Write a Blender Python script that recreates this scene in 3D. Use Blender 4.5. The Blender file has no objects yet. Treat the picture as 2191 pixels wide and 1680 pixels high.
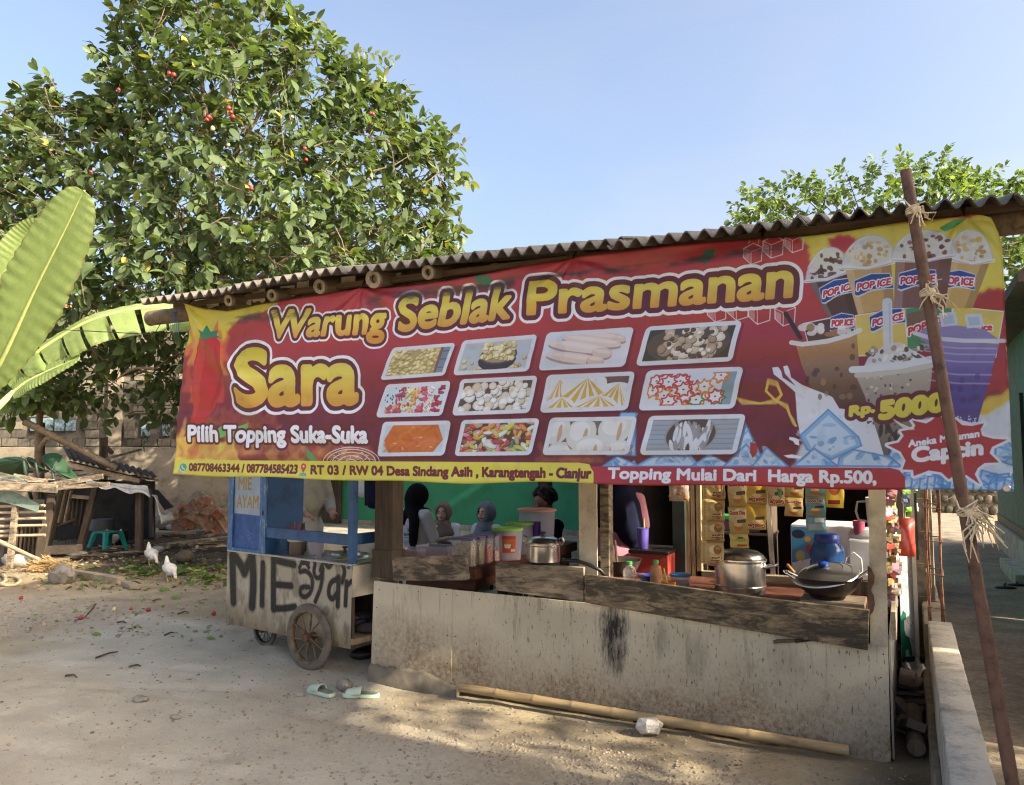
import bpy, bmesh, math, random
import numpy as np
from mathutils import Vector, Matrix, Euler, Quaternion

R = math.radians
random.seed(7)
NR = np.random.RandomState(11)
SC = bpy.context.scene
COL = SC.collection

# ------------------------------------------------------------------ camera
# x runs along the stall front, y goes into the stall, metres; pixel helper units: photo scaled to 2191 x 1680
F, CX, CY, EYE = 1682.0, 1095.5, 840.0, 1.6
TH, PT = R(26.5), math.atan((970 - 840) / 1682.0)
FW = np.array([-math.sin(TH) * math.cos(PT), math.cos(TH) * math.cos(PT), math.sin(PT)])
RT = np.array([math.cos(TH), math.sin(TH), 0.0])
UP = np.cross(RT, FW)
camd = bpy.data.cameras.new('camera')
camd.sensor_width = 36.0
camd.lens = 36.0 * F / 2191.0
camd.clip_start, camd.clip_end = 0.05, 2000
cam = bpy.data.objects.new('camera', camd)
COL.objects.link(cam)
cam.matrix_world = Matrix(((RT[0], UP[0], -FW[0], 0), (RT[1], UP[1], -FW[1], 0), (RT[2], UP[2], -FW[2], EYE), (0, 0, 0, 1)))
SC.camera = cam

# ------------------------------------------------------------------ light
SUN_EL, SUN_AZ = R(31), R(-3)          # azimuth of the sun measured from +x towards +y
sun_dir = Vector((math.cos(SUN_EL) * math.cos(SUN_AZ), math.cos(SUN_EL) * math.sin(SUN_AZ), math.sin(SUN_EL)))
W = bpy.data.worlds.new('World')
SC.world = W
W.use_nodes = True
nt = W.node_tree
bg = nt.nodes['Background']
sky = nt.nodes.new('ShaderNodeTexSky')
sky.sky_type = 'NISHITA'
sky.sun_disc = False
sky.sun_elevation = SUN_EL
sky.sun_rotation = math.pi / 2 - SUN_AZ
sky.air_density, sky.dust_density, sky.ozone_density = 0.9, 10.0, 0.4
sky.altitude = 400
# thin high haze: soft whitish veils all over the sky
_co = nt.nodes.new('ShaderNodeTexCoord'); _mp = nt.nodes.new('ShaderNodeMapping'); _mp.inputs['Scale'].default_value = (1.2, 1.2, 3.4)
_no = nt.nodes.new('ShaderNodeTexNoise'); _no.inputs['Scale'].default_value = 1.7; _no.inputs['Detail'].default_value = 5; _no.inputs['Distortion'].default_value = .8
_rp = nt.nodes.new('ShaderNodeMapRange'); _rp.inputs[1].default_value, _rp.inputs[2].default_value, _rp.inputs[3].default_value, _rp.inputs[4].default_value = .46, .8, 0, .30
_bw = nt.nodes.new('ShaderNodeRGBToBW'); _mu = nt.nodes.new('ShaderNodeMix'); _mu.data_type = 'RGBA'; _sc = nt.nodes.new('ShaderNodeMath'); _sc.operation = 'MULTIPLY'; _sc.inputs[1].default_value = 1.3
for a_, b_ in ((_co.outputs['Generated'], _mp.inputs[0]), (_mp.outputs[0], _no.inputs[0]), (_no.outputs[0], _rp.inputs[0]), (sky.outputs[0], _bw.inputs[0]), (_bw.outputs[0], _sc.inputs[0]), (_rp.outputs[0], _mu.inputs[0]), (sky.outputs[0], _mu.inputs[6]), (_sc.outputs[0], _mu.inputs[7]), (_mu.outputs[2], bg.inputs[0])): nt.links.new(a_, b_)
bg.inputs[1].default_value = 0.13
sl = bpy.data.lights.new('sun', 'SUN')
sl.energy, sl.angle, sl.color = 3.6, R(0.6), (1.0, 0.88, 0.66)
so = bpy.data.objects.new('sun', sl)
COL.objects.link(so)
so.rotation_euler = (-sun_dir).to_track_quat('-Z', 'Y').to_euler()
so.location = (8, -2, 8)
vs = SC.view_settings
vs.view_transform = 'Standard'
vs.look = 'None'
vs.gamma = 1.0
vs.use_curve_mapping = False
vs.exposure = 1.72
SC.cycles.filter_width = 1.15
SC.cycles.max_bounces = 8
SC.cycles.transparent_max_bounces = 12
SC.cycles.use_denoising = True
SC.cycles.caustics_reflective = False
SC.cycles.caustics_refractive = False

# ------------------------------------------------------------------ pixel helpers
def ray(u, v):
    return FW + (u - CX) / F * RT + (CY - v) / F * UP
def onY(u, v, Y):
    d = ray(u, v); t = Y / d[1]
    return Vector((d[0] * t, Y, EYE + d[2] * t))
def onZ(u, v, Z=0.0):
    d = ray(u, v); t = (Z - EYE) / d[2]
    return Vector((d[0] * t, d[1] * t, Z))
def onX(u, v, X):
    d = ray(u, v); t = X / d[0]
    return Vector((X, d[1] * t, EYE + d[2] * t))
def dep(u, v, z):
    d = ray(u, v)
    return Vector((d[0] * z, d[1] * z, EYE + d[2] * z))

# ------------------------------------------------------------------ numpy noise
_NT = {}
def vnoise(x, y, seed=0):
    if seed not in _NT: _NT[seed] = np.random.RandomState(seed).rand(256, 256).astype(np.float32)
    T = _NT[seed]
    xi, yi = np.floor(x).astype(int), np.floor(y).astype(int)
    fx, fy = x - xi, y - yi
    fx, fy = fx * fx * (3 - 2 * fx), fy * fy * (3 - 2 * fy)
    a, b = T[xi & 255, yi & 255], T[(xi + 1) & 255, yi & 255]
    c, d = T[xi & 255, (yi + 1) & 255], T[(xi + 1) & 255, (yi + 1) & 255]
    return (a * (1 - fx) + b * fx) * (1 - fy) + (c * (1 - fx) + d * fx) * fy
def fbm(x, y, oct=4, seed=0):
    s, a, n = 0, 1, 0
    for i in range(oct):
        s = s + a * vnoise(x * 2 ** i + 17.3 * i, y * 2 ** i - 9.1 * i, seed + i); n += a; a *= 0.5
    return s / n
def sstep(a, b, x):
    t = np.clip((x - a) / (b - a), 0, 1)
    return t * t * (3 - 2 * t)

# ------------------------------------------------------------------ mesh builder
class MB:
    def __init__(s):
        s.v, s.f, s.m = [], [], []
    def add(s, vs, fs, mi=0):
        o = len(s.v)
        s.v += [tuple(p) for p in vs]
        s.f += [tuple(i + o for i in f) for f in fs]
        s.m += [mi] * len(fs)
        return s
    def box(s, c, d, rot=None, mi=0):
        c = Vector(c); h = Vector(d) / 2
        P = [Vector((x * h.x, y * h.y, z * h.z)) for x in (-1, 1) for y in (-1, 1) for z in (-1, 1)]
        if rot is not None:
            if not isinstance(rot, Matrix): rot = Euler(rot).to_matrix()
            P = [rot @ p for p in P]
        return s.add([p + c for p in P], [(0, 1, 3, 2), (4, 6, 7, 5), (0, 4, 5, 1), (2, 3, 7, 6), (0, 2, 6, 4), (1, 5, 7, 3)], mi)
    def bb(s, a, b, mi=0):
        a, b = Vector(a), Vector(b)
        return s.box((a + b) / 2, [abs(x) for x in (b - a)], None, mi)
    def prism(s, pts, off, mi=0):
        """polygon of 3D points extruded by the vector off"""
        n = len(pts); off = Vector(off)
        P = [Vector(p) for p in pts]
        fs = [tuple(range(n))[::-1], tuple(range(n, 2 * n))] + [(i, (i + 1) % n, (i + 1) % n + n, i + n) for i in range(n)]
        return s.add(P + [p + off for p in P], fs, mi)
    def bar(s, a, b, w, h, upv=(0, 0, 1), mi=0):
        a, b = Vector(a), Vector(b)
        x = (b - a); L = x.length; x.normalize()
        y = Vector(upv).cross(x)
        if y.length < 1e-4: y = Vector((1, 0, 0)).cross(x)
        y.normalize(); z = x.cross(y)
        return s.box((a + b) / 2, (L, w, h), Matrix((x, y, z)).transposed(), mi)
    def tube(s, pts, rad, n=10, cap=True, mi=0, close=False):
        P = [Vector(p) for p in pts]; m = len(P)
        if not hasattr(rad, '__len__'): rad = [rad] * m
        t0 = (P[1] - P[0]).normalized()
        a = Vector((0, 0, 1)) if abs(t0.z) < 0.9 else Vector((1, 0, 0))
        nx = (a - t0 * a.dot(t0)).normalized()
        vs_, prev = [], t0
        for i in range(m):
            if close: t = (P[(i + 1) % m] - P[i - 1]).normalized()
            else: t = (P[min(i + 1, m - 1)] - P[max(i - 1, 0)]).normalized()
            q = prev.rotation_difference(t); nx = q @ nx; prev = t
            ny = t.cross(nx)
            for k in range(n):
                an = 2 * math.pi * k / n
                vs_.append(P[i] + (nx * math.cos(an) + ny * math.sin(an)) * rad[i])
        fs = []
        for i in range(m if close else m - 1):
            j = (i + 1) % m
            for k in range(n):
                fs.append((i * n + k, i * n + (k + 1) % n, j * n + (k + 1) % n, j * n + k))
        if cap and not close:
            fs.append(tuple(range(n))[::-1]); fs.append(tuple((m - 1) * n + k for k in range(n)))
        return s.add(vs_, fs, mi)
    def lathe(s, prof, n=24, c=(0, 0, 0), M=None, sx=1.0, sy=1.0, mi=0, cap=True):
        """profile list of (r, z)"""
        c = Vector(c); vs_, fs = [], []
        for r, z in prof:
            for k in range(n):
                an = 2 * math.pi * k / n
                p = Vector((r * math.cos(an) * sx, r * math.sin(an) * sy, z))
                if M is not None: p = M @ p
                vs_.append(p + c)
        m = len(prof)
        for i in range(m - 1):
            for k in range(n):
                fs.append((i * n + k, i * n + (k + 1) % n, (i + 1) * n + (k + 1) % n, (i + 1) * n + k))
        if cap:
            if prof[0][0] > 1e-5: fs.append(tuple(range(n))[::-1])
            if prof[-1][0] > 1e-5: fs.append(tuple((m - 1) * n + k for k in range(n)))
        return s.add(vs_, fs, mi)
    def ell(s, c, r, n=14, rot=None, mi=0):
        c = Vector(c); r = Vector(r) if hasattr(r, '__len__') else Vector((r, r, r))
        if rot is not None and not isinstance(rot, Matrix): rot = Euler(rot).to_matrix()
        m = max(4, n // 2 + 1); vs_, fs = [], []
        for i in range(m + 1):
            ph = math.pi * i / m
            for k in range(n):
                an = 2 * math.pi * k / n
                p = Vector((r.x * math.sin(ph) * math.cos(an), r.y * math.sin(ph) * math.sin(an), -r.z * math.cos(ph)))
                if rot is not None: p = rot @ p
                vs_.append(p + c)
        for i in range(m):
            for k in range(n):
                fs.append((i * n + k, i * n + (k + 1) % n, (i + 1) * n + (k + 1) % n, (i + 1) * n + k))
        return s.add(vs_, fs, mi)
    def grid(s, fn, nu, nv, mi=0):
        vs_ = [fn(i / nu, j / nv) for i in range(nu + 1) for j in range(nv + 1)]
        fs = [(i * (nv + 1) + j, (i + 1) * (nv + 1) + j, (i + 1) * (nv + 1) + j + 1, i * (nv + 1) + j + 1) for i in range(nu) for j in range(nv)]
        return s.add(vs_, fs, mi)
    def mesh(s, name, smooth=35):
        me = bpy.data.meshes.new(name)
        me.from_pydata([tuple(p) for p in s.v], [], s.f)
        if any(s.m): me.polygons.foreach_set('material_index', s.m)
        bm = bmesh.new(); bm.from_mesh(me)
        bmesh.ops.remove_doubles(bm, verts=bm.verts, dist=1e-5)
        bmesh.ops.recalc_face_normals(bm, faces=bm.faces)
        bm.to_mesh(me); bm.free()
        if smooth:
            me.shade_smooth()
            if smooth < 180: me.set_sharp_from_angle(angle=R(smooth))
        return me

def link(name, me, mats, parent=None, bevel=0, seg=2):
    o = bpy.data.objects.new(name, me)
    COL.objects.link(o)
    if not isinstance(mats, (list, tuple)): mats = [mats]
    if me is not None and len(me.materials) == 0:
        for m in mats: me.materials.append(m)
    if parent is not None:
        o.parent = parent
        o.matrix_parent_inverse = parent.matrix_basis.inverted()
    if bevel:
        b = o.modifiers.new('bevel', 'BEVEL'); b.width = bevel; b.segments = seg; b.limit_method = 'ANGLE'; b.angle_limit = R(40)
    return o
def obj(name, mb, mats, parent=None, smooth=35, bevel=0, seg=2):
    return link(name, mb.mesh(name, smooth), mats, parent, bevel, seg)
def tag(o, label=None, cat=None, group=None, kind=None):
    if label: o['label'] = label
    if cat: o['category'] = cat
    if group: o['group'] = group
    if kind: o['kind'] = kind
    return o
def thing(name, label, cat, loc=(0, 0, 0), group=None, rz=0):
    o = bpy.data.objects.new(name, None)
    o.empty_display_size = 0.1
    COL.objects.link(o)
    o.location = loc; o.rotation_euler = (0, 0, rz)
    return tag(o, label, cat, group)
def copytree(o, parent=None):
    c = o.copy(); COL.objects.link(c)
    if parent is not None: c.parent = parent
    for ch in o.children: copytree(ch, c)
    return c
def npmesh(name, V, Fq, mats, parent=None, attr=None, smooth=True, nside=4):
    """big mesh from numpy arrays: V (n,3), Fq (m,nside)"""
    me = bpy.data.meshes.new(name)
    V = np.ascontiguousarray(V, dtype=np.float32); Fq = np.ascontiguousarray(Fq, dtype=np.int32)
    me.vertices.add(len(V)); me.vertices.foreach_set('co', V.ravel())
    me.loops.add(Fq.size); me.loops.foreach_set('vertex_index', Fq.ravel())
    me.polygons.add(len(Fq)); me.polygons.foreach_set('loop_start', np.arange(len(Fq), dtype=np.int32) * nside)
    me.update(calc_edges=True)
    if attr is not None:
        a = me.color_attributes.new('rnd', 'FLOAT_COLOR', 'POINT')
        a.data.foreach_set('color', np.ascontiguousarray(attr, dtype=np.float32).ravel())
    if smooth: me.shade_smooth()
    me.validate()
    return link(name, me, mats, parent)
def blob(name, mb, voxel, mats, parent=None, it=4):
    """fuse overlapping shapes into one continuous skin"""
    me = mb.mesh(name, 0)
    o = bpy.data.objects.new(name, me); COL.objects.link(o)
    r = o.modifiers.new('r', 'REMESH'); r.mode = 'VOXEL'; r.voxel_size = voxel
    s = o.modifiers.new('s', 'SMOOTH'); s.factor = 0.5; s.iterations = it
    bpy.context.view_layer.update()
    dg = bpy.context.evaluated_depsgraph_get()
    m2 = bpy.data.meshes.new_from_object(o.evaluated_get(dg))
    o.modifiers.clear(); o.data = m2; bpy.data.meshes.remove(me)
    m2.name = name
    m2.shade_smooth(); m2.materials.clear()
    for m in (mats if isinstance(mats, (list, tuple)) else [mats]): m2.materials.append(m)
    if parent is not None:
        o.parent = parent; o.matrix_parent_inverse = parent.matrix_basis.inverted()
    return o
# ------------------------------------------------------------------ materials
MT = {}
class NT:
    def __init__(s, name):
        s.m = bpy.data.materials.new(name); s.m.use_nodes = True
        s.t = s.m.node_tree; s.b = s.t.nodes['Principled BSDF']; s.out = s.t.nodes['Material Output']
    def n(s, typ, **kw):
        nd = s.t.nodes.new(typ)
        for k, v in kw.items(): setattr(nd, k, v)
        return nd
    def l(s, a, b): s.t.links.new(a, b)
    def coord(s, scale=(1, 1, 1), kind='Object', rot=(0, 0, 0)):
        c = s.n('ShaderNodeTexCoord'); mp = s.n('ShaderNodeMapping')
        mp.inputs['Scale'].default_value = scale; mp.inputs['Rotation'].default_value = rot
        s.l(c.outputs[kind], mp.inputs[0]); return mp.outputs[0]
    def noise(s, vec, scale, detail=4, rough=0.55, dist=0):
        nd = s.n('ShaderNodeTexNoise'); s.l(vec, nd.inputs['Vector'])
        nd.inputs['Scale'].default_value = scale; nd.inputs['Detail'].default_value = detail
        nd.inputs['Roughness'].default_value = rough; nd.inputs['Distortion'].default_value = dist
        return nd.outputs[0]
    def ramp(s, fac, stops, mode='LINEAR'):
        r = s.n('ShaderNodeValToRGB'); r.color_ramp.interpolation = mode
        e = r.color_ramp.elements
        while len(e) < len(stops): e.new(0.5)
        for i, (p, c) in enumerate(stops):
            e[i].position = p
            e[i].color = (c[0], c[1], c[2], 1) if hasattr(c, '__len__') else (c, c, c, 1)
        s.l(fac, r.inputs[0]); return r.outputs[0]
    def mix(s, fac, a, b, mode='MIX'):
        m = s.n('ShaderNodeMix', data_type='RGBA', blend_type=mode)
        for val, i in ((fac, 0), (a, 6), (b, 7)):
            if isinstance(val, (int, float)): m.inputs[i].default_value = val
            elif hasattr(val, 'is_output'): s.l(val, m.inputs[i])
            else: m.inputs[i].default_value = (val[0], val[1], val[2], 1)
        return m.outputs[2]
    def math(s, op, a, b=0.0, clamp=False):
        m = s.n('ShaderNodeMath', operation=op, use_clamp=clamp)
        for i, val in enumerate((a, b)):
            if hasattr(val, 'is_output'): s.l(val, m.inputs[i])
            else: m.inputs[i].default_value = val
        return m.outputs[0]
    def col(s, c):
        if hasattr(c, 'is_output'): s.l(c, s.b.inputs['Base Color'])
        else: s.b.inputs['Base Color'].default_value = (c[0], c[1], c[2], 1)
    def set(s, **kw):
        for k, v in kw.items():
            i = s.b.inputs[k.replace('_', ' ')]
            if hasattr(v, 'is_output'): s.l(v, i)
            elif hasattr(v, '__len__') and len(v) == 3: i.default_value = (*v, 1)
            else: i.default_value = v
    def bump(s, h, strength=0.3, dist=0.01):
        b = s.n('ShaderNodeBump'); b.inputs['Strength'].default_value = strength; b.inputs['Distance'].default_value = dist
        s.l(h, b.inputs['Height']); s.l(b.outputs[0], s.b.inputs['Normal'])
    def sep(s, vec):
        x = s.n('ShaderNodeSeparateXYZ'); s.l(vec, x.inputs[0]); return x.outputs

def srgb(r, g, b):
    f = lambda c: c / 12.92 if c <= 0.04045 else ((c + 0.055) / 1.055) ** 2.4
    return (f(r / 255), f(g / 255), f(b / 255))
def mx(c, k):
    return tuple(min(1, x * k) for x in c)

def plain(name, c, rough=0.6, var=0.25, scale=9.0, bump=0.15, metal=0.0, bs=None, bd=0.004, c2=None, stretch=(1, 1, 1), **kw):
    """worn one-colour surface: low and high frequency tint + fine relief"""
    t = NT(name)
    v = t.coord(stretch)
    n1 = t.noise(v, scale, 5); n2 = t.noise(v, scale * 6.3, 3)
    f = t.math('ADD', t.math('MULTIPLY', n1, 0.7), t.math('MULTIPLY', n2, 0.3))
    c2 = c2 or mx(c, 1 - var * 1.6)
    t.col(t.ramp(f, [(0.36, c2), (0.52, c), (0.72, mx(c, 1 + var * 0.5))]))
    t.set(Roughness=t.ramp(n2, [(0.3, max(0, rough - 0.1)), (0.7, min(1, rough + 0.1))]), Metallic=metal)
    if bump: t.bump(t.noise(v, bs or scale * 9, 4), bump, bd)
    if name[:5] == 'cloth': t.b.inputs['Specular IOR Level'].default_value = .1
    if kw: t.set(**kw)
    MT[name] = t.m
    return t.m
def wood(name, c, c2, axis='X', scale=6, rough=0.8, bump=0.5, grime=0.0, gcol=(0.02, 0.018, 0.015)):
    t = NT(name)
    st = {'X': (0.12, 1.6, 1.6), 'Y': (1.6, 0.12, 1.6), 'Z': (1.6, 1.6, 0.12)}[axis]
    v = t.coord(st)
    n1 = t.noise(v, scale * 5, 6, 0.65, 0.6)
    n2 = t.noise(t.coord(), 3.1, 4)
    c_ = t.ramp(n1, [(0.3, c2), (0.5, c), (0.7, mx(c, 1.25))])
    c_ = t.mix(t.ramp(n2, [(0.35, 0.0), (0.7, 0.55)]), c_, mx(c2, 0.9))
    if grime:
        n3 = t.noise(t.coord((0.35, 0.6, 1.25)), 15, 9, 0.75, .5)
        c_ = t.mix(t.ramp(n3, [(0.5 - grime * 0.2, 0.0), (0.62 - grime * 0.1, 0.92)]), c_, gcol)
    t.col(c_); t.set(Roughness=rough)
    t.bump(n1, bump, 0.004)
    MT[name] = t.m
    return t.m
def leafmat(name, c, c2, yel, trans=0.45, rough=0.38):
    t = NT(name)
    a = t.n('ShaderNodeVertexColor'); a.layer_name = 'rnd'
    s = t.n('ShaderNodeSeparateColor'); t.l(a.outputs[0], s.inputs[0])
    cc = t.ramp(s.outputs[0], [(0.0, c2), (0.55, c), (0.9, mx(c, 1.5)), (1.0, yel)])
    t.col(cc); t.set(Roughness=rough); t.b.inputs['Specular IOR Level'].default_value = .3
    tr = t.n('ShaderNodeBsdfTranslucent'); t.l(t.mix(1.0, cc, (1.5, 1.6, 0.6), 'MULTIPLY'), tr.inputs[0])
    ms = t.n('ShaderNodeMixShader'); ms.inputs[0].default_value = trans
    t.l(t.b.outputs[0], ms.inputs[1]); t.l(tr.outputs[0], ms.inputs[2]); t.l(ms.outputs[0], t.out.inputs[0])
    MT[name] = t.m
    return t.m
def clearish(name, c, rough=0.25, alpha=0.5, trans=0.0, **kw):
    t = NT(name)
    t.col(c); t.set(Roughness=rough, Alpha=alpha, IOR=1.35)
    if trans: t.b.inputs['Transmission Weight'].default_value = trans
    if kw: t.set(**kw)
    MT[name] = t.m
    return t.m
def flatc(name, c, rough=0.5, metal=0.0, **kw):
    t = NT(name)
    v = t.coord()
    t.col(t.ramp(t.noise(v, 14, 4), [(0.3, mx(c, 0.88)), (0.7, mx(c, 1.06))]))
    t.set(Roughness=rough, Metallic=metal, **kw)
    MT[name] = t.m
    return t.m

# ground: trodden earth, paler trodden track, greyer pad and gravel
t = NT('ground')
v = t.coord()
nA = t.noise(v, 0.55, 5, 0.6, 0.3); nB = t.noise(v, 3.2, 6, 0.62); nC = t.noise(v, 26, 5, 0.7); nD = t.noise(v, 95, 3, 0.7)
base = t.ramp(nA, [(0.32, (0.235, 0.175, 0.10)), (0.5, (0.35, 0.28, 0.17)), (0.66, (0.43, 0.36, 0.23))])
nE = t.noise(v, 1.35, 5, .6, 1.2)
base = t.mix(t.ramp(nE, [(0.36, 0.75), (0.52, 0.0)]), base, (0.22, 0.165, 0.10))
base = t.mix(t.ramp(nB, [(0.35, 0.55), (0.62, 0.0)]), base, (0.27, 0.205, 0.14))
base = t.mix(t.ramp(nC, [(0.30, 0.5), (0.5, 0.0)]), base, (0.21, 0.165, 0.115))
base = t.mix(t.ramp(nD, [(0.62, 0.0), (0.74, 0.55)]), base, (0.58, 0.53, 0.45))
a = t.n('ShaderNodeVertexColor'); a.layer_name = 'rnd'
s = t.n('ShaderNodeSeparateColor'); t.l(a.outputs[0], s.inputs[0])
base = t.mix(t.math('MULTIPLY', s.outputs[0], 0.85), base, t.ramp(nC, [(0.3, (0.26, 0.22, 0.165)), (0.7, (0.45, 0.40, 0.325))]))     # grey gravel
base = t.mix(s.outputs[1], base, t.ramp(nC, [(0.35, (0.022, 0.016, 0.011)), (0.65, (0.085, 0.06, 0.04))]))                             # dark muck
base = t.mix(s.outputs[2], base, t.ramp(nB, [(0.3, (0.42, 0.375, 0.295)), (0.7, (0.56, 0.51, 0.415))]))                                 # pale trodden pad
t.col(base); t.set(Roughness=0.95)
h = t.math('ADD', t.math('MULTIPLY', nC, 0.8), t.math('MULTIPLY', nD, 0.5))
t.bump(h, 0.75, 0.022)
MT['ground'] = t.m

# cement-board panel with grime: drips from the top, splashes from the ground
def grimy(name, base, z0, z1, soot):
    t = NT(name)
    v = t.coord(); X = t.sep(v)
    big = t.noise(v, 1.7, 5, 0.6); fine = t.noise(v, 42, 4, 0.7); streak = t.noise(t.coord((16, 1, 1.6)), 2.0, 5, 0.65)
    blot = t.noise(t.coord((1.4, 1, 0.7)), 30, 5, 0.65, .4)
    c = t.ramp(big, [(0.3, mx(base, 0.82)), (0.55, base), (0.8, mx(base, 1.1))])
    zn = t.math('DIVIDE', t.math('SUBTRACT', X[2], z0), z1 - z0)
    low = t.ramp(t.math('ADD', t.math('MULTIPLY', zn, -1.0), t.math('MULTIPLY', big, 1.25)), [(0.0, 0.0), (0.45, 1.0)])
    c = t.mix(t.math('MULTIPLY', low, t.ramp(fine, [(0.35, .95), (0.62, 0.45)])), c, (0.20, 0.125, 0.065))
    c = t.mix(t.math('MULTIPLY', t.ramp(blot, [(0.60, 0.0), (0.68, 0.8)]), t.ramp(zn, [(0.1, 1.0), (0.75, 0.12)])), c, (0.15, 0.10, 0.06))
    c = t.mix(t.math('MULTIPLY', t.ramp(streak, [(0.54, 0.0), (0.68, 0.5)]), t.ramp(zn, [(0.25, 0.0), (0.9, 1.0)])), c, (0.11, 0.09, 0.075))
    if soot:      # specks and dribbles thrown up on the cooking side
        spk = t.noise(t.coord((1.5, 1, .5)), 46, 4, .6); xm = t.math('MULTIPLY', t.math('ADD', X[0], 2.9), 1.4, True)
        c = t.mix(t.math('MULTIPLY', xm, t.ramp(spk, [(.60, 0.0), (.67, .75)])), c, (.085, .066, .05))
    for (sx, sz, rx, rz, k) in soot:      # soot marks under the hot pans
        dx = t.math('DIVIDE', t.math('SUBTRACT', X[0], sx), rx); dz = t.math('DIVIDE', t.math('SUBTRACT', X[2], sz), rz)
        d = t.math('ADD', t.math('MULTIPLY', dx, dx), t.math('MULTIPLY', dz, dz))
        st2 = t.noise(t.coord((13, 1, 3)), 2.6, 8, 0.75)
        m = t.math('MULTIPLY', t.math('SUBTRACT', 1.15, t.math('ADD', d, t.math('MULTIPLY', t.math('SUBTRACT', 0.55, st2), 3.2)), True), k, True)
        c = t.mix(m, c, (0.018, 0.017, 0.017))
    t.col(c); t.set(Roughness=0.72)
    t.bump(t.math('ADD', fine, t.math('MULTIPLY', streak, 0.5)), 0.18, 0.003)
    MT[name] = t.m
    return t.m
grimy('panel', (0.60, 0.54, 0.415), 0.0, 0.72, [(-1.62, 0.50, 0.11, 0.26, 1.0), (-1.33, 0.5, 0.05, 0.14, 0.4), (-1.12, 0.42, 0.09, 0.15, 0.3), (-0.62, 0.46, 0.12, 0.1, 0.22)])
grimy('cart_tin', (0.60, 0.545, 0.45), 0.1, 0.9, [])
plain('post_paint', (0.56, 0.50, 0.39), 0.7, 0.2, 7, 0.15)
wood('wood_dark', (0.095, 0.068, 0.048), (0.035, 0.026, 0.019), 'Z')
wood('wood_darkx', (0.105, 0.068, 0.042), (0.04, 0.027, 0.018), 'X')
wood('wood_grey', (0.36, 0.285, 0.205), (0.17, 0.13, 0.092), 'X', 5, 0.85, 0.6, 0.35, (0.05, 0.042, 0.033))
wood('wood_burnt', (0.40, 0.31, 0.20), (0.16, 0.12, 0.08), 'X', 5, 0.85, 0.8, 0.75, (0.03, 0.026, 0.022))
wood('wood_pale', (0.42, 0.32, 0.2), (0.2, 0.14, 0.085), 'Z')
wood('wood_palex', (0.40, 0.32, 0.22), (0.18, 0.13, 0.085), 'X')
wood('wood_paley', (0.42, 0.35, 0.25), (0.2, 0.15, 0.10), 'Y')
wood('table_red', (0.15, 0.055, 0.033), (0.06, 0.024, 0.016), 'X', 5, 0.55, 0.25)
wood('bamboo', (0.40, 0.285, 0.15), (0.17, 0.115, 0.06), 'X', 4, 0.55, 0.2)
wood('bamboo_old', (0.19, 0.138, 0.088), (0.07, 0.05, 0.034), 'Y', 4, 0.7, 0.3)
wood('bamboo_end', (0.30, 0.25, 0.18), (0.13, 0.10, 0.07), 'Z', 9, 0.8, 0.3)
wood('bark', (0.17, 0.125, 0.085), (0.075, 0.055, 0.04), 'Z', 3, 0.9, 0.8)
plain('roof_sheet', (0.125, 0.112, 0.098), 0.85, 0.4, 5, 0.4, c2=(0.06, 0.052, 0.045))
plain('roof_old', (0.06, 0.05, 0.045), 0.85, 0.4, 8, 0.4)
plain('concrete', (0.40, 0.375, 0.325), 0.9, 0.28, 6, 0.5, bd=0.01)
plain('concrete_old', (0.22, 0.185, 0.14), 0.92, 0.5, 1.6, 0.5, c2=(0.08, 0.068, 0.052), bd=0.01)
plain('mortar', (0.15, 0.13, 0.105), 0.95, 0.4, 4, 0.6, bd=0.01)
for i, c in enumerate([(0.15, 0.132, 0.10), (0.11, 0.098, 0.078), (0.19, 0.168, 0.13), (0.085, 0.075, 0.06)]):
    plain('brick%d' % i, c, 0.93, 0.35, 7, 0.7, bd=0.012)
plain('green_wall', (0.035, 0.30, 0.17), 0.65, 0.14, 2.2, 0.08)
plain('teal_wall', (0.007, 0.10, 0.082), 0.65, 0.25, 2.5, 0.15)
plain('white_wall', (0.62, 0.6, 0.55), 0.8, 0.15, 2, 0.1)
plain('dark_in', (0.030, 0.026, 0.024), 0.8, 0.4, 5, 0.2)  # near-black colour stands in for the darkness inside room and coop
plain('dark_green', (0.02, 0.034, 0.028), 0.6, 0.3, 4, 0.1)
plain('cart_blue', (0.030, 0.105, 0.27), 0.55, 0.3, 6, 0.2, c2=(0.02, 0.055, 0.15))
plain('rust', (0.135, 0.072, 0.047), 0.7, 0.35, 18, 0.4, c2=(0.06, 0.03, 0.022), metal=0.15)
plain('rebar', (0.18, 0.085, 0.05), 0.8, 0.4, 30, 0.4)
plain('rope', (0.62, 0.52, 0.36), 0.85, 0.2, 40, 0.4)
plain('rubber', (0.15, 0.125, 0.10), 0.85, 0.35, 14, 0.4, c2=(0.08, 0.068, 0.056))
plain('rim', (0.23, 0.16, 0.095), 0.6, 0.4, 20, 0.3, metal=0.4)
plain('iron', (0.05, 0.045, 0.042), 0.6, 0.4, 20, 0.2, metal=0.5)
flatc('alu', (0.74, 0.72, 0.70), 0.27, 1.0)
flatc('alu_dull', (0.46, 0.45, 0.44), 0.38, 0.9)
flatc('wok', (0.085, 0.075, 0.07), 0.4, 0.6)
plain('stone', (0.60, 0.57, 0.53), 0.95, 0.2, 16, 0.7, bd=0.012)
plain('rock', (0.27, 0.235, 0.19), 0.95, 0.35, 9, 0.7, bd=0.015)
plain('clay_dusty', (0.46, 0.27, 0.17), 0.9, 0.35, 9, 0.3)
plain('clay_dark', (0.36, 0.14, 0.07), 0.9, 0.35, 9, 0.3)
plain('terracotta', (0.58, 0.25, 0.12), 0.85, 0.3, 9, 0.3)
plain('pebble', (0.31, 0.25, 0.185), 0.95, 0.35, 3, 0.2)
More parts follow.
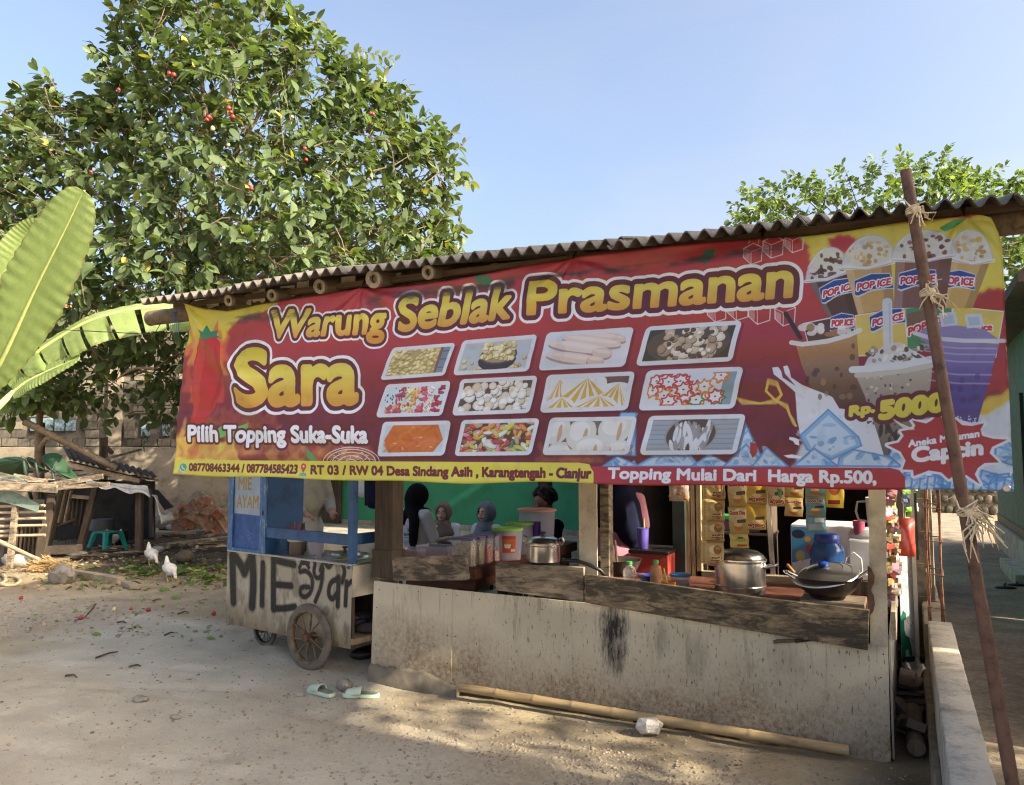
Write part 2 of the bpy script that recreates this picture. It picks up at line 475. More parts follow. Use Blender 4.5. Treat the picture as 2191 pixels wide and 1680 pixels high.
plain('stool_teal', (0.015, 0.27, 0.235), 0.4, 0.1, 5, 0.03)
plain('slipper', (0.46, 0.56, 0.44), 0.6, 0.12, 12, 0.1)
plain('slipper_in', (0.20, 0.245, 0.19), 0.75, 0.3, 20, 0.1)
plain('chicken', (0.72, 0.69, 0.62), 0.9, 0.1, 30, 0.35)
plain('beak', (0.62, 0.42, 0.14), 0.6, 0.1, 30, 0.1)
plain('comb', (0.55, 0.10, 0.07), 0.6, 0.1, 30, 0.1)
plain('tarp_white', (0.66, 0.65, 0.62), 0.6, 0.2, 3, 0.15)
plain('tin_green', (0.16, 0.23, 0.20), 0.6, 0.4, 4, 0.2)
plain('straw', (0.36, 0.235, 0.10), 0.9, 0.3, 30, 0.2)
plain('fruit', (0.36, 0.03, 0.028), 0.3, 0.25, 20, 0.05)
plain('fruit_pale', (0.62, 0.50, 0.26), 0.4, 0.2, 20, 0.05)
plain('sooty', (0.075, 0.055, 0.045), 0.8, 0.4, 10, 0.3)
flatc('plastic_white', (0.72, 0.72, 0.73), 0.4)
flatc('plastic_grey', (0.11, 0.11, 0.11), 0.6)
flatc('lid_purple', (0.13, 0.085, 0.20), 0.4)
flatc('lid_green', (0.22, 0.52, 0.05), 0.4)
flatc('lid_orange', (0.72, 0.34, 0.24), 0.4)
flatc('lid_blue', (0.03, 0.20, 0.50), 0.4)
flatc('cap_green', (0.06, 0.42, 0.10), 0.4)
flatc('gallon_cap', (0.015, 0.05, 0.30), 0.35)
flatc('tumbler', (0.12, 0.09, 0.40), 0.4)
flatc('orange_pl', (0.75, 0.20, 0.03), 0.4)
flatc('purple_cup', (0.12, 0.03, 0.35), 0.4)
flatc('straw_green', (0.45, 0.65, 0.08), 0.4)
flatc('chop_red', (0.42, 0.06, 0.03), 0.5)
flatc('black', (0.012, 0.012, 0.013), 0.45)
flatc('black_wire', (0.02, 0.02, 0.022), 0.6)
flatc('pink', (0.35, 0.06, 0.12), 0.5)
flatc('red_box', (0.42, 0.06, 0.045), 0.4)
clearish('clear_pl', (0.70, 0.70, 0.72), 0.3, 0.24)
clearish('clear_purple', (0.60, 0.58, 0.70), 0.4, 0.42)
clearish('gallon', (0.025, 0.085, 0.26), 0.12, 0.78)
clearish('bottle', (0.82, 0.76, 0.74), 0.1, 0.16)
clearish('bag_clear', (0.85, 0.85, 0.86), 0.15, 0.35)
flatc('oil', (0.50, 0.19, 0.02), 0.12)
flatc('syrup', (0.22, 0.06, 0.02), 0.12)
for n_, c_ in dict(food_orange=(0.62, 0.17, 0.06), food_red=(0.50, 0.07, 0.05), food_tan=(0.52, 0.40, 0.24), food_yellow=(0.58, 0.46, 0.18), food_pink=(0.55, 0.30, 0.26), food_amber=(0.48, 0.24, 0.07), chips=(0.60, 0.27, 0.07)).items():
    plain(n_, c_, 0.7, 0.4, 45, 0.6, bd=0.012)
# people
plain('skin', (0.66, 0.425, 0.31), 0.5, 0.1, 8, 0.03, Subsurface_Weight=0.05)
plain('skin_dark', (0.36, 0.20, 0.135), 0.5, 0.1, 8, 0.03)
plain('cloth_white', (0.60, 0.60, 0.62), 0.9, 0.08, 6, 0.2)
plain('cloth_khaki', (0.40, 0.38, 0.31), 0.75, 0.15, 5, 0.3)
plain('cloth_navy', (0.012, 0.014, 0.035), 0.9, 0.2, 8, 0.2)
plain('cloth_black', (0.010, 0.010, 0.014), 0.9, 0.2, 8, 0.2)
plain('cloth_blue', (0.30, 0.36, 0.52), 0.9, 0.12, 6, 0.2)
plain('cloth_brown', (0.19, 0.148, 0.125), 0.9, 0.15, 8, 0.2)
plain('cloth_grey', (0.21, 0.245, 0.285), 0.8, 0.25, 10, 0.3, c2=(0.11, 0.13, 0.16))
plain('cloth_rose', (0.52, 0.23, 0.30), 0.8, 0.12, 6, 0.2)
plain('cloth_pink', (0.60, 0.38, 0.46), 0.9, 0.12, 6, 0.2)
plain('cloth_dim', (0.06, 0.055, 0.065), 0.9, 0.2, 6, 0.2)
plain('hair', (0.014, 0.010, 0.008), 0.6, 0.3, 60, 0.6)
flatc('eye_white', (0.75, 0.73, 0.70), 0.3)
plain('lips', (0.34, 0.11, 0.09), 0.5, 0.1, 20, 0.02)
leafmat('leaf', (0.094, 0.134, 0.058), (0.044, 0.070, 0.034), (0.34, 0.30, 0.07), 0.36, 0.6)
leafmat('leaf_light', (0.10, 0.145, 0.052), (0.052, 0.085, 0.034), (0.26, 0.30, 0.06), 0.4, 0.42)
leafmat('leaf_dark', (0.024, 0.072, 0.034), (0.012, 0.038, 0.02), (0.03, 0.09, 0.04), 0.25, 0.55)
leafmat('leaf_fallen', (0.13, 0.20, 0.05), (0.07, 0.12, 0.03), (0.45, 0.38, 0.10), 0.3, 0.5)
leafmat('leaf_dry', (0.30, 0.20, 0.10), (0.15, 0.09, 0.045), (0.42, 0.33, 0.16), 0.2, 0.8)
# banana leaf: fine cross ribs run by UV
t = NT('banana')
uv = t.n('ShaderNodeUVMap'); X = t.sep(uv.outputs[0])
w = t.n('ShaderNodeTexWave'); w.wave_type = 'BANDS'; w.bands_direction = 'X'; w.inputs['Scale'].default_value = 46; w.inputs['Distortion'].default_value = .8; w.inputs['Detail'].default_value = 3
t.l(uv.outputs[0], w.inputs[0])
n1 = t.noise(uv.outputs[0], 5, 4)
c = t.ramp(w.outputs[1], [(0.1, (0.23, 0.33, 0.09)), (0.9, (0.34, 0.43, 0.16))])
c = t.mix(t.ramp(n1, [(0.35, 0.6), (0.65, 0.0)]), c, (0.21, 0.30, 0.08))
c = t.mix(t.math('MULTIPLY', t.ramp(t.math('ABSOLUTE', X[1]), [(.90, 0.0), (.985, 1.0)]), t.ramp(t.noise(uv.outputs[0], 7, 4), [(.45, 0.0), (.62, 1.0)])), c, (0.20, 0.12, 0.05))
t.col(c); t.set(Roughness=0.45); t.bump(w.outputs[1], 0.35, 0.006)
tr = t.n('ShaderNodeBsdfTranslucent'); t.l(t.mix(1.0, c, (1.15, 1.2, 0.7), 'MULTIPLY'), tr.inputs[0])
ms = t.n('ShaderNodeMixShader'); ms.inputs[0].default_value = 0.45
t.l(t.b.outputs[0], ms.inputs[1]); t.l(tr.outputs[0], ms.inputs[2]); t.l(ms.outputs[0], t.out.inputs[0])
MT['banana'] = t.m
plain('banana_rib', (0.40, 0.46, 0.16), 0.5, 0.15, 8, 0.1)
t = NT('glass_block'); v = t.coord()
t.col(t.ramp(t.noise(v, 14, 3), [(0.35, (0.06, 0.10, 0.13)), (0.65, (0.20, 0.29, 0.34))])); t.set(Roughness=0.12); t.bump(t.noise(v, 25, 3), 0.6, 0.02)
MT['glass_block'] = t.m
# ------------------------------------------------------------------ flat print, drawn by code
_fc = bpy.data.curves.new('glyphs', 'FONT'); _fo = bpy.data.objects.new('glyphs', _fc); COL.objects.link(_fo)
_tc = {}
def text_tris(txt):
    if txt in _tc: return _tc[txt]
    _fc.body = txt; _fc.size = 1.0; _fc.resolution_u = 4; _fc.align_x = 'LEFT'
    bpy.context.view_layer.update()
    dg = bpy.context.evaluated_depsgraph_get()
    ev = _fo.evaluated_get(dg); me = ev.to_mesh()
    V = np.array([v.co[:2] for v in me.vertices]); me.calc_loop_triangles()
    T = np.array([t.vertices[:] for t in me.loop_triangles])
    ev.to_mesh_clear()
    _tc[txt] = V[T]
    return _tc[txt]

class Canvas:
    def __init__(s, w, h, bgc=(255, 255, 255), fn=None):
        s.w, s.h = int(w), int(h)
        s.a = np.zeros((s.h, s.w, 3), np.float32); s.a[:] = np.array(bgc) / 255
        s.fn = fn or (lambda p: p)
        s.yy, s.xx = np.mgrid[0:s.h, 0:s.w].astype(np.float32) + 0.5
    def P(s, pts):
        return np.asarray(s.fn(np.asarray(pts, float)))
    def mask_poly(s, pts, raw=False):
        p = np.asarray(pts, float) if raw else s.P(pts)
        y0, y1 = max(0, int(p[:, 1].min())), min(s.h, int(p[:, 1].max()) + 2)
        x0, x1 = max(0, int(p[:, 0].min())), min(s.w, int(p[:, 0].max()) + 2)
        if y1 <= y0 or x1 <= x0: return None
        m = np.zeros((y1 - y0, x1 - x0), np.float32)
        q = np.roll(p, -1, 0); N = 3; W_ = x1 - x0
        for j in range((y1 - y0) * N):
            y = y0 + (j + 0.5) / N
            c = (p[:, 1] <= y) != (q[:, 1] <= y)
            if not c.any(): continue
            xs = np.sort(p[c, 0] + (y - p[c, 1]) / (q[c, 1] - p[c, 1]) * (q[c, 0] - p[c, 0])) - x0
            row = m[j // N]
            for k in range(0, len(xs) - 1, 2):
                a, b = max(0, xs[k]), min(W_, xs[k + 1])
                if b <= a: continue
                ia, ib = int(a), min(int(b), W_ - 1)
                if ia == ib: row[ia] += (b - a) / N
                else:
                    row[ia] += (ia + 1 - a) / N; row[ia + 1:ib] += 1.0 / N; row[ib] += (b - ib) / N
        return (y0, x0, np.clip(m, 0, 1))
    def put(s, M, c, al=1.0, mode='n'):
        if M is None: return
        y0, x0, m = M; h, w = m.shape
        A = s.a[y0:y0 + h, x0:x0 + w]
        if callable(c): c = c(s.xx[y0:y0 + h, x0:x0 + w], s.yy[y0:y0 + h, x0:x0 + w])
        else: c = np.array(c, np.float32) / 255
        k = (m * al)[..., None]
        if mode == 'm': A[:] = A * (1 - k + k * c)
        else: A[:] = A * (1 - k) + c * k
    def poly(s, pts, c, al=1.0, raw=False): s.put(s.mask_poly(pts, raw), c, al)
    def ell(s, cx, cy, rx, ry, c, al=1.0, rot=0, n=28):
        t = np.linspace(0, 2 * np.pi, n, endpoint=False)
        x, y = rx * np.cos(t), ry * np.sin(t); ca, sa = math.cos(rot), math.sin(rot)
        s.poly(np.stack([cx + x * ca - y * sa, cy + x * sa + y * ca], 1), c, al)
    def line(s, pts, wd, c, al=1.0):
        p = s.P(pts); r = wd / 2
        x0, x1 = max(0, int(p[:, 0].min() - r - 2)), min(s.w, int(p[:, 0].max() + r + 3))
        y0, y1 = max(0, int(p[:, 1].min() - r - 2)), min(s.h, int(p[:, 1].max() + r + 3))
        if x1 <= x0 or y1 <= y0: return
        X, Y = s.xx[y0:y1, x0:x1], s.yy[y0:y1, x0:x1]; d = np.full(X.shape, 1e9, np.float32)
        for a, b in zip(p[:-1], p[1:]):
            ab = b - a; L = max(1e-6, ab @ ab)
            t = np.clip(((X - a[0]) * ab[0] + (Y - a[1]) * ab[1]) / L, 0, 1)
            d = np.minimum(d, np.hypot(X - a[0] - t * ab[0], Y - a[1] - t * ab[1]))
        s.put((y0, x0, np.clip(r + 0.5 - d, 0, 1)), c, al)
    def text_mask(s, txt, fn, pad=40):
        """fn maps (x 0..1, y in cap heights) arrays to drawing coordinates"""
        T = text_tris(txt); x0_, x1_ = T[..., 0].min(), T[..., 0].max(); cap = 0.729
        q = T.reshape(-1, 2).copy(); q[:, 0] = (q[:, 0] - x0_) / (x1_ - x0_); q[:, 1] /= cap
        p = s.P(fn(q[:, 0], q[:, 1])).reshape(-1, 3, 2)
        X0, X1 = int(p[..., 0].min()) - pad, int(p[..., 0].max()) + pad
        Y0, Y1 = int(p[..., 1].min()) - pad, int(p[..., 1].max()) + pad
        S = 3; m = np.zeros(((Y1 - Y0) * S, (X1 - X0) * S), bool)
        p = (p - np.array([X0, Y0])) * S
        for a, b, c in p:
            ax, ay = max(0, int(min(a[0], b[0], c[0]))), max(0, int(min(a[1], b[1], c[1])))
            bx, by = int(max(a[0], b[0], c[0])) + 1, int(max(a[1], b[1], c[1])) + 1
            gx, gy = np.meshgrid(np.arange(ax, bx) + 0.5, np.arange(ay, by) + 0.5)
            e0 = (b[0] - a[0]) * (gy - a[1]) - (b[1] - a[1]) * (gx - a[0])
            e1 = (c[0] - b[0]) * (gy - b[1]) - (c[1] - b[1]) * (gx - b[0])
            e2 = (a[0] - c[0]) * (gy - c[1]) - (a[1] - c[1]) * (gx - c[0])
            ins = ((e0 >= 0) & (e1 >= 0) & (e2 >= 0)) | ((e0 <= 0) & (e1 <= 0) & (e2 <= 0))
            m[ay:by, ax:bx] |= ins[:max(0, m.shape[0] - ay), :max(0, m.shape[1] - ax)]
        m = m.reshape(Y1 - Y0, S, X1 - X0, S).mean((1, 3)).astype(np.float32)
        return (Y0, X0, m)
    def dil(s, M, r):
        if r <= 0: return M
        y0, x0, m = M; o = m.copy()
        for rr in ([r] if r < 3 else [r, r * 0.6, r * 0.25]):
            n = max(8, int(2 * math.pi * rr))
            for k in range(n):
                dx, dy = int(round(rr * math.cos(2 * math.pi * k / n))), int(round(rr * math.sin(2 * math.pi * k / n)))
                sh = np.roll(np.roll(m, dy, 0), dx, 1)
                np.maximum(o, sh, out=o)
        return (y0, x0, o)
    def clipM(s, M):
        y0, x0, m = M
        a, b = max(0, -y0), max(0, -x0)
        m = m[a:, b:]; y0 += a; x0 += b
        m = m[:max(0, s.h - y0), :max(0, s.w - x0)]
        return (y0, x0, m)
    def text(s, txt, a, b, cap, layers, bold=0, shear=0.0, cap2=None, bow=0.0):
        """baseline a->b (drawing units), cap height, layers [(dilation px, colour)]"""
        a, b = np.array(a, float), np.array(b, float); d = b - a
        def fn(x, y):
            cp = cap + ((cap2 or cap) - cap) * x
            px = a[0] + d[0] * x + shear * cp * y
            py = a[1] + d[1] * x - cp * y + bow * 4 * x * (1 - x)
            return np.stack([px, py], 1)
        M = s.text_mask(txt, fn, 60)
        M = s.dil(M, bold)
        for r, c in layers: s.put(s.clipM(s.dil(M, r)), c)
    def grad(s, c0, c1, y0, y1):
        c0, c1 = np.array(c0) / 255, np.array(c1) / 255
        def f(X, Y):
            k = np.clip((Y - y0) / (y1 - y0), 0, 1)[..., None]
            return c0 * (1 - k) + c1 * k
        return f
    def image(s, name):
        im = bpy.data.images.new(name, s.w, s.h, alpha=False)
        px = np.ones((s.h, s.w, 4), np.float32); px[..., :3] = np.clip(s.a[::-1], 0, 1)
        im.pixels.foreach_set(px.ravel()); im.update(); im.pack()
        return im

def printmat(name, canvas, rough=0.5, bump=0.1, trans=0.0, uvname=None, tint=0.0, **kw):
    t = NT(name)
    im = t.n('ShaderNodeTexImage'); im.image = canvas.image(name); im.extension = 'EXTEND'
    uv = t.n('ShaderNodeUVMap'); t.l(uv.outputs[0], im.inputs[0])
    n = t.noise(t.coord(), 3.0, 4)
    c = t.mix(1.0, im.outputs[0], t.ramp(n, [(0.3, 0.90), (0.7, 1.0)]), 'MULTIPLY')
    t.col(c); t.set(Roughness=rough, **kw)
    if bump: t.bump(t.noise(t.coord(), 60, 3), bump, 0.003)
    if trans:
        tr = t.n('ShaderNodeBsdfTranslucent'); t.l(c, tr.inputs[0])
        ms = t.n('ShaderNodeMixShader'); ms.inputs[0].default_value = trans
        t.l(t.b.outputs[0], ms.inputs[1]); t.l(tr.outputs[0], ms.inputs[2]); t.l(ms.outputs[0], t.out.inputs[0])
    MT[name] = t.m
    return t.m
def set_uv(me, fn):
    """UV from vertex position by fn(co)->(u,v)"""
    L = me.uv_layers.new(name='UVMap')
    for lp in me.loops:
        L.data[lp.index].uv = fn(me.vertices[lp.vertex_index].co)

# ---- the banner artwork, drawn in metres on the banner sheet (plane y = YB)
YB = 3.55
BX0, BX1, BZ0, BZ1, BPM = -4.22, 0.46, 1.38, 2.72, 600.0
def bfn(p):
    u, v = p[:, 0], p[:, 1]
    D = FW[None] + ((u - CX) / F)[:, None] * RT[None] + ((CY - v) / F)[:, None] * UP[None]
    tt = YB / D[:, 1]
    return np.stack([(D[:, 0] * tt - BX0) * BPM, (BZ1 - (EYE + D[:, 2] * tt)) * BPM], 1)
B = Canvas((BX1 - BX0) * BPM, (BZ1 - BZ0) * BPM, (170, 50, 58), bfn)
rb = np.random.RandomState(5)
WHT, MAR, YEL, RED = (236, 239, 244), (88, 26, 42), (226, 206, 62), (176, 40, 50)
kf = B.yy / B.h
base = np.array([178, 50, 58]) / 255 * (1 - sstep(0.25, 0.8, kf))[..., None] + np.array([96, 28, 44]) / 255 * sstep(0.25, 0.8, kf)[..., None]
base = base * (0.92 + 0.16 * fbm(B.xx / 260, B.yy / 160, 4, 3))[..., None]
B.a[:] = base
def ragged(pts, amp, seed, n=7):
    r = np.random.RandomState(seed); out = []
    p = np.asarray(pts, float)
    for a, b in zip(p, np.roll(p, -1, 0)):
        for k in range(n):
            out.append(a + (b - a) * k / n + r.uniform(-amp, amp, 2))
    return np.array(out)
def flame(cx, cy, w, h, c, al, seed):
    r = np.random.RandomState(seed)
    t = np.linspace(0, 1, 14)
    L = np.stack([cx - w * (0.5 * (1 - t) ** 0.7) * (1 + 0.5 * np.sin(t * 9 + seed)) + w * 0.3 * np.sin(t * 4 + seed * 2) * t, cy - h * t], 1)
    Rr = np.stack([cx + w * (0.5 * (1 - t) ** 0.7) * (1 + 0.4 * np.sin(t * 8 + seed * 3)) + w * 0.3 * np.sin(t * 4 + seed * 2) * t, cy - h * t], 1)
    B.poly(np.concatenate([L, Rr[::-1]]), c, al)
# yellow corners
B.poly(ragged([(380, 640), (600, 630), (590, 660), (545, 672), (510, 690), (492, 705), (480, 740), (470, 765), (425, 740), (398, 760)], 4, 1), (222, 200, 58))
B.poly(ragged([(370, 940), (430, 930), (470, 950), (500, 940), (520, 992), (370, 992)], 5, 2), (226, 200, 70))
B.poly(ragged([(1706, 500), (1820, 485), (2160, 455), (2160, 640), (2110, 620), (2080, 640), (2060, 700), (1760, 600), (1735, 560), (1728, 530)], 6, 3), (220, 204, 66))
B.poly(ragged([(1770, 510), (1830, 505), (1850, 520), (1810, 545), (1775, 535)], 6, 4), (176, 40, 50))
B.poly(ragged([(2055, 700), (2075, 650), (2110, 620), (2165, 615), (2170, 820), (2090, 860), (2075, 830)], 6, 5), (160, 38, 46))
B.poly(ragged([(1700, 975), (1760, 900), (2060, 890), (2110, 860), (2180, 830), (2180, 1065), (1700, 1065)], 7, 6), (206, 216, 230))
B.poly(ragged([(2070, 870), (2170, 830), (2170, 850), (2110, 890)], 5, 7), (214, 176, 60))
for i in range(16):
    flame(405 + 11 * (i % 8), 760 + 22 * (i % 5) + 14 * (i // 8), 22, 60 + 25 * rb.rand(), [(214, 84, 44), (228, 150, 52), (206, 66, 42)][i % 3], 0.75, i)
for i in range(44):
    flame(385 + 9.4 * i + rb.uniform(-6, 6), 992 + rb.uniform(-20, 0), 24 + 16 * rb.rand(), 34 + 52 * rb.rand() * (1 if i < 26 else 0.6), [(226, 160, 60), (206, 96, 44), (234, 204, 90), (190, 70, 44)][i % 4], 0.30 if i > 5 else 0.55, i + 40)
for i in range(16):
    flame(430 + 11 * i, 918 + rb.uniform(-14, 8), 20, 40 + 20 * rb.rand(), (206, 104, 52), 0.24, i + 90)
for i in range(9):
    flame(1165 + 14 * i, 990, 26, 45, (196, 120, 60), 0.3, i + 120)
def blur(r):
    A = B.a
    for ax in (0, 1):
        p = np.pad(A, [(r + 1, r) if i == ax else (0, 0) for i in range(3)], mode='edge').cumsum(ax, dtype=np.float64)
        n_ = A.shape[ax]
        A = ((np.take(p, range(2 * r + 1, 2 * r + 1 + n_), ax) - np.take(p, range(n_), ax)) / (2 * r + 1)).astype(np.float32)
    return A
sw = (fbm(B.xx / 30, B.yy / 55, 3, 21) - .5)
B.a[:] = B.a * .35 + blur(7) * .65
B.a *= (1 + .35 * sw * sstep(.45, .9, B.yy / B.h))[..., None]
# a plain red chilli with a green stem (no face)
B.poly([(428, 726), (444, 714), (462, 716), (476, 734), (482, 768), (481, 800), (474, 836), (462, 872), (444, 902), (420, 922), (396, 936), (410, 906), (416, 872), (414, 826), (416, 776), (420, 744)], (190, 36, 36))
B.poly([(424, 740), (434, 722), (440, 740), (432, 800), (430, 860), (418, 900), (416, 870), (416, 790)], (214, 66, 54), 0.5)
B.poly([(470, 740), (478, 768), (476, 810), (466, 850), (450, 884), (462, 840), (470, 790)], (140, 24, 32), 0.5)
B.poly([(424, 728), (436, 716), (432, 706), (444, 712), (446, 696), (456, 711), (468, 706), (466, 718), (478, 726), (462, 722), (448, 728), (436, 724)], (40, 120, 84))
B.poly([(455, 935), (462, 925), (476, 912), (500, 922), (480, 936), (462, 940)], (96, 180, 84)); B.poly([(488, 934), (500, 916), (534, 905), (528, 924), (510, 936)], (104, 186, 90)); B.poly([(660, 960), (672, 970), (684, 986), (676, 990), (662, 980)], (70, 150, 80))
B.poly([(1495, 560), (1508, 536), (1530, 532), (1527, 552), (1510, 566)], (44, 104, 76)); B.poly([(1012, 596), (1022, 588), (1046, 590), (1054, 602), (1040, 612), (1022, 608)], (44, 104, 76)); B.poly([(2010, 486), (2040, 470), (2070, 466), (2050, 482), (2020, 496)], (76, 160, 84))
# white line sketches: hanging ice and a noodle bowl
for k, (x, y, sc) in enumerate([(1535, 668, 1.0), (1580, 662, 1.1), (1625, 668, 1.2), (1680, 674, 1.1), (1612, 545, 1.0), (1655, 530, 1.1), (1700, 520, 1.0)]):
    w_ = 20 * sc; h_ = 24 * sc
    q = np.array([(x - w_, y - h_ * .5), (x, y - h_), (x + w_, y - h_ * .6), (x + w_ * .9, y + h_ * .6), (x - w_ * .2, y + h_ * .9), (x - w_, y + h_ * .3), (x - w_, y - h_ * .5)])
    B.line(q, 2.6, WHT, 0.85); B.line([(x - w_, y - h_ * .5), (x - w_ * .2, y - h_ * .2), (x + w_, y - h_ * .6)], 2, WHT, 0.8); B.line([(x - w_ * .2, y - h_ * .2), (x - w_ * .2, y + h_ * .9)], 2, WHT, 0.8)
    for j in range(6): B.line([(x - w_ * .95 + j * 2.2, y - h_ * .3 + j), (x - w_ * .95 + j * 2.2, y + h_ * .3 + j * 1.5)], 1.3, WHT, 0.8)
    B.line([(x - w_ * .5, y - h_), (x - w_ * .1, y - h_ * 2.6)], 2, WHT, 0.7); B.line([(x + w_ * .5, y - h_ * .8), (x + w_ * .8, y - h_ * 2.5)], 2, WHT, 0.7)
for r_ in (60, 52, 40, 27, 12):
    tq = np.linspace(math.pi * 1.03, math.pi * 1.97, 24)
    B.line(np.stack([756 + r_ * np.cos(tq), 990 + r_ * 0.55 * np.sin(tq)], 1), 2.6, WHT, 0.85)
for k in range(40):
    an = rb.uniform(math.pi, 2 * math.pi); r_ = rb.uniform(14, 50)
    x, y = 756 + r_ * math.cos(an), 990 + r_ * .55 * math.sin(an); B.line([(x, y), (x + rb.uniform(-9, 9), y - rb.uniform(0, 5))], 1.8, WHT, 0.8)

def clip_poly_pic(quad, painter, inset=0.055):
    """photo panel: white card, picture inside"""
    q = np.array(quad, float)           # TL TR BR BL
    def bil(u, v): return (q[0] * (1 - u) * (1 - v) + q[1] * u * (1 - v) + q[2] * u * v + q[3] * (1 - u) * v)
    sh = q + np.array([5, 6]); B.poly(sh, (60, 14, 28), 0.35)
    rr = []
    for cu, cv, a0 in ((0, 0, math.pi), (1, 0, 1.5 * math.pi), (1, 1, 0), (0, 1, .5 * math.pi)):
        ru, rv = 0.055, 0.12
        for k in range(5):
            a = a0 + k * math.pi / 8
            rr.append(bil(cu + (ru if cu == 0 else -ru) + ru * math.cos(a), cv + (rv if cv == 0 else -rv) + rv * math.sin(a)))
    B.poly(rr, (212, 218, 229))
    iu, iv = inset, inset * 2.0
    inner = [bil(iu, iv), bil(1 - iu, iv), bil(1 - iu, 1 - iv), bil(iu, 1 - iv)]
    y0, x0, m_ = B.mask_poly(q)
    y0, x0, m = y0 - 4, x0 - 4, np.zeros((m_.shape[0] + 8, m_.shape[1] + 8), np.float32)
    iy, ix, im_ = B.mask_poly(inner)
    m[iy - y0:iy - y0 + im_.shape[0], ix - x0:ix - x0 + im_.shape[1]] = im_
    A = B.a[y0:y0 + m.shape[0], x0:x0 + m.shape[1]]; keep = A.copy()
    painter(bil)
    A[:] = keep * (1 - m[..., None]) + A * m[..., None]
def bq(bil, u0, v0, u1, v1): return [bil(u0, v0), bil(u1, v0), bil(u1, v1), bil(u0, v1)]
def be(bil, u, v, ru, rv, c, al=1.0, rot=0.0, n=14):
    t = np.linspace(0, 2 * np.pi, n, endpoint=False); ca, sa = math.cos(rot), math.sin(rot)
    x, y = ru * np.cos(t), ru * np.sin(t) * rv / ru
    # rotate in picture space with 2:1 aspect
    xr, yr = x * ca - y * .5 * sa, x * 2 * sa * 1.0 + y * ca
    u_, v_ = np.clip(u + xr, .055, .945), np.clip(v + yr, .11, .89)
    B.poly([bil(a, b) for a, b in zip(u_, v_)], c, al)
def pile(bil, n, ru, rv, cols, bgc, seed, shade=0.75, hole=None, u=(0.05, .95), v=(.1, .9), rots=3.14, hl=0.3):
    r = np.random.RandomState(seed)
    if bgc is not None: B.poly(bq(bil, 0.05, .1, .95, .9), bgc)
    for k in range(n):
        c = np.array(cols[r.randint(len(cols))]); a, b = r.uniform(*u), r.uniform(*v); s_ = r.uniform(.75, 1.25); ro = r.uniform(-rots, rots)
        be(bil, a + .006, b + .02, ru * s_, rv * s_, tuple(c * shade * 0.72), 0.9, ro)
        be(bil, a, b, ru * s_, rv * s_, tuple(c), 1, ro)
        be(bil, a - .004, b - .012, ru * s_ * .6, rv * s_ * .6, tuple(np.minimum(255, c * 1.12)), hl * 2, ro)
        if hole: be(bil, a, b, ru * s_ * .25, rv * s_ * .25, hole, 1, ro)
def pic1(b):
    pile(b, 150, .036, .05, [(214, 196, 130), (226, 212, 152), (200, 178, 108)], (170, 150, 90), 1, rots=.7)
    B.poly(bq(b, .80, .05, .845, .95), (120, 84, 84)); B.poly(bq(b, .845, .05, 1, .95), (112, 130, 152))
    for k in range(3): B.poly(bq(b, .85, .22 + .25 * k, 1, .245 + .25 * k), (60, 72, 90))
def pic2(b):
    B.poly(bq(b, 0, 0, 1, 1), (176, 186, 200))
    pile(b, 24, .03, .06, [(214, 196, 140), (198, 176, 120)], None, 21, u=(.06, .94), v=(.5, .88))
    be(b, .54, .64, .25, .30, (52, 46, 56)); be(b, .54, .50, .25, .26, (70, 64, 78)); be(b, .54, .49, .225, .22, (160, 140, 96))
    pile(b, 60, .028, .06, [(224, 208, 150), (210, 190, 128), (232, 220, 170)], None, 22, u=(.33, .73), v=(.16, .62))
def pic3(b):
    B.poly(bq(b, 0, 0, 1, 1), (206, 214, 228))
    for (u0, v0, L, c) in [(.66, .2, .3, (214, 190, 182)), (.55, .30, .36, (222, 200, 192)), (.42, .44, .38, (228, 208, 202)), (.40, .72, .36, (224, 202, 196)), (.70, .62, .12, (216, 188, 180)), (.64, .80, .10, (212, 184, 176))]:
        be(b, u0, v0 + .05, L, .14, (150, 122, 120), .8, .20, 24); be(b, u0, v0, L, .13, c, 1, .20, 24); be(b, u0, v0 - .04, L * .85, .05, (238, 224, 220), .6, .20, 24)
def pic10(b):
    B.poly(bq(b, 0, 0, 1, 1), (60, 52, 46)); be(b, .5, .5, .44, .5, (78, 68, 58))
    pile(b, 60, .055, .085, [(196, 178, 154), (172, 150, 124), (212, 200, 184), (150, 124, 100)], None, 4, shade=.6, u=(.2, .84), v=(.1, .88))
    pile(b, 26, .022, .05, [(90, 66, 52), (222, 214, 204)], None, 41, u=(.2, .84), v=(.1, .88))
def pic4(b):
    B.poly(bq(b, 0, 0, 1, 1), (196, 214, 226)); pile(b, 40, .008, .022, [(52, 66, 90)], None, 51, u=(.05, .5), v=(.1, .9), hl=0)
    for k in range(6):
        c = [(180, 60, 80), (206, 190, 130), (214, 150, 84), (190, 70, 90), (222, 200, 190), (160, 40, 64)][k]
        pile(b, 18, .045, .035, [c, tuple(min(255, x * 1.15) for x in c)], None, 60 + k, u=(.22 + .12 * k, .32 + .12 * k), v=(.15, .85))
    pile(b, 16, .035, .05, [(206, 214, 220), (216, 150, 120), (190, 64, 84)], None, 70, u=(.1, .6), v=(.6, .88))
def pic5(b): pile(b, 90, .05, .10, [(214, 208, 200), (200, 186, 166), (222, 220, 216)], (86, 66, 56), 8, shade=.62)
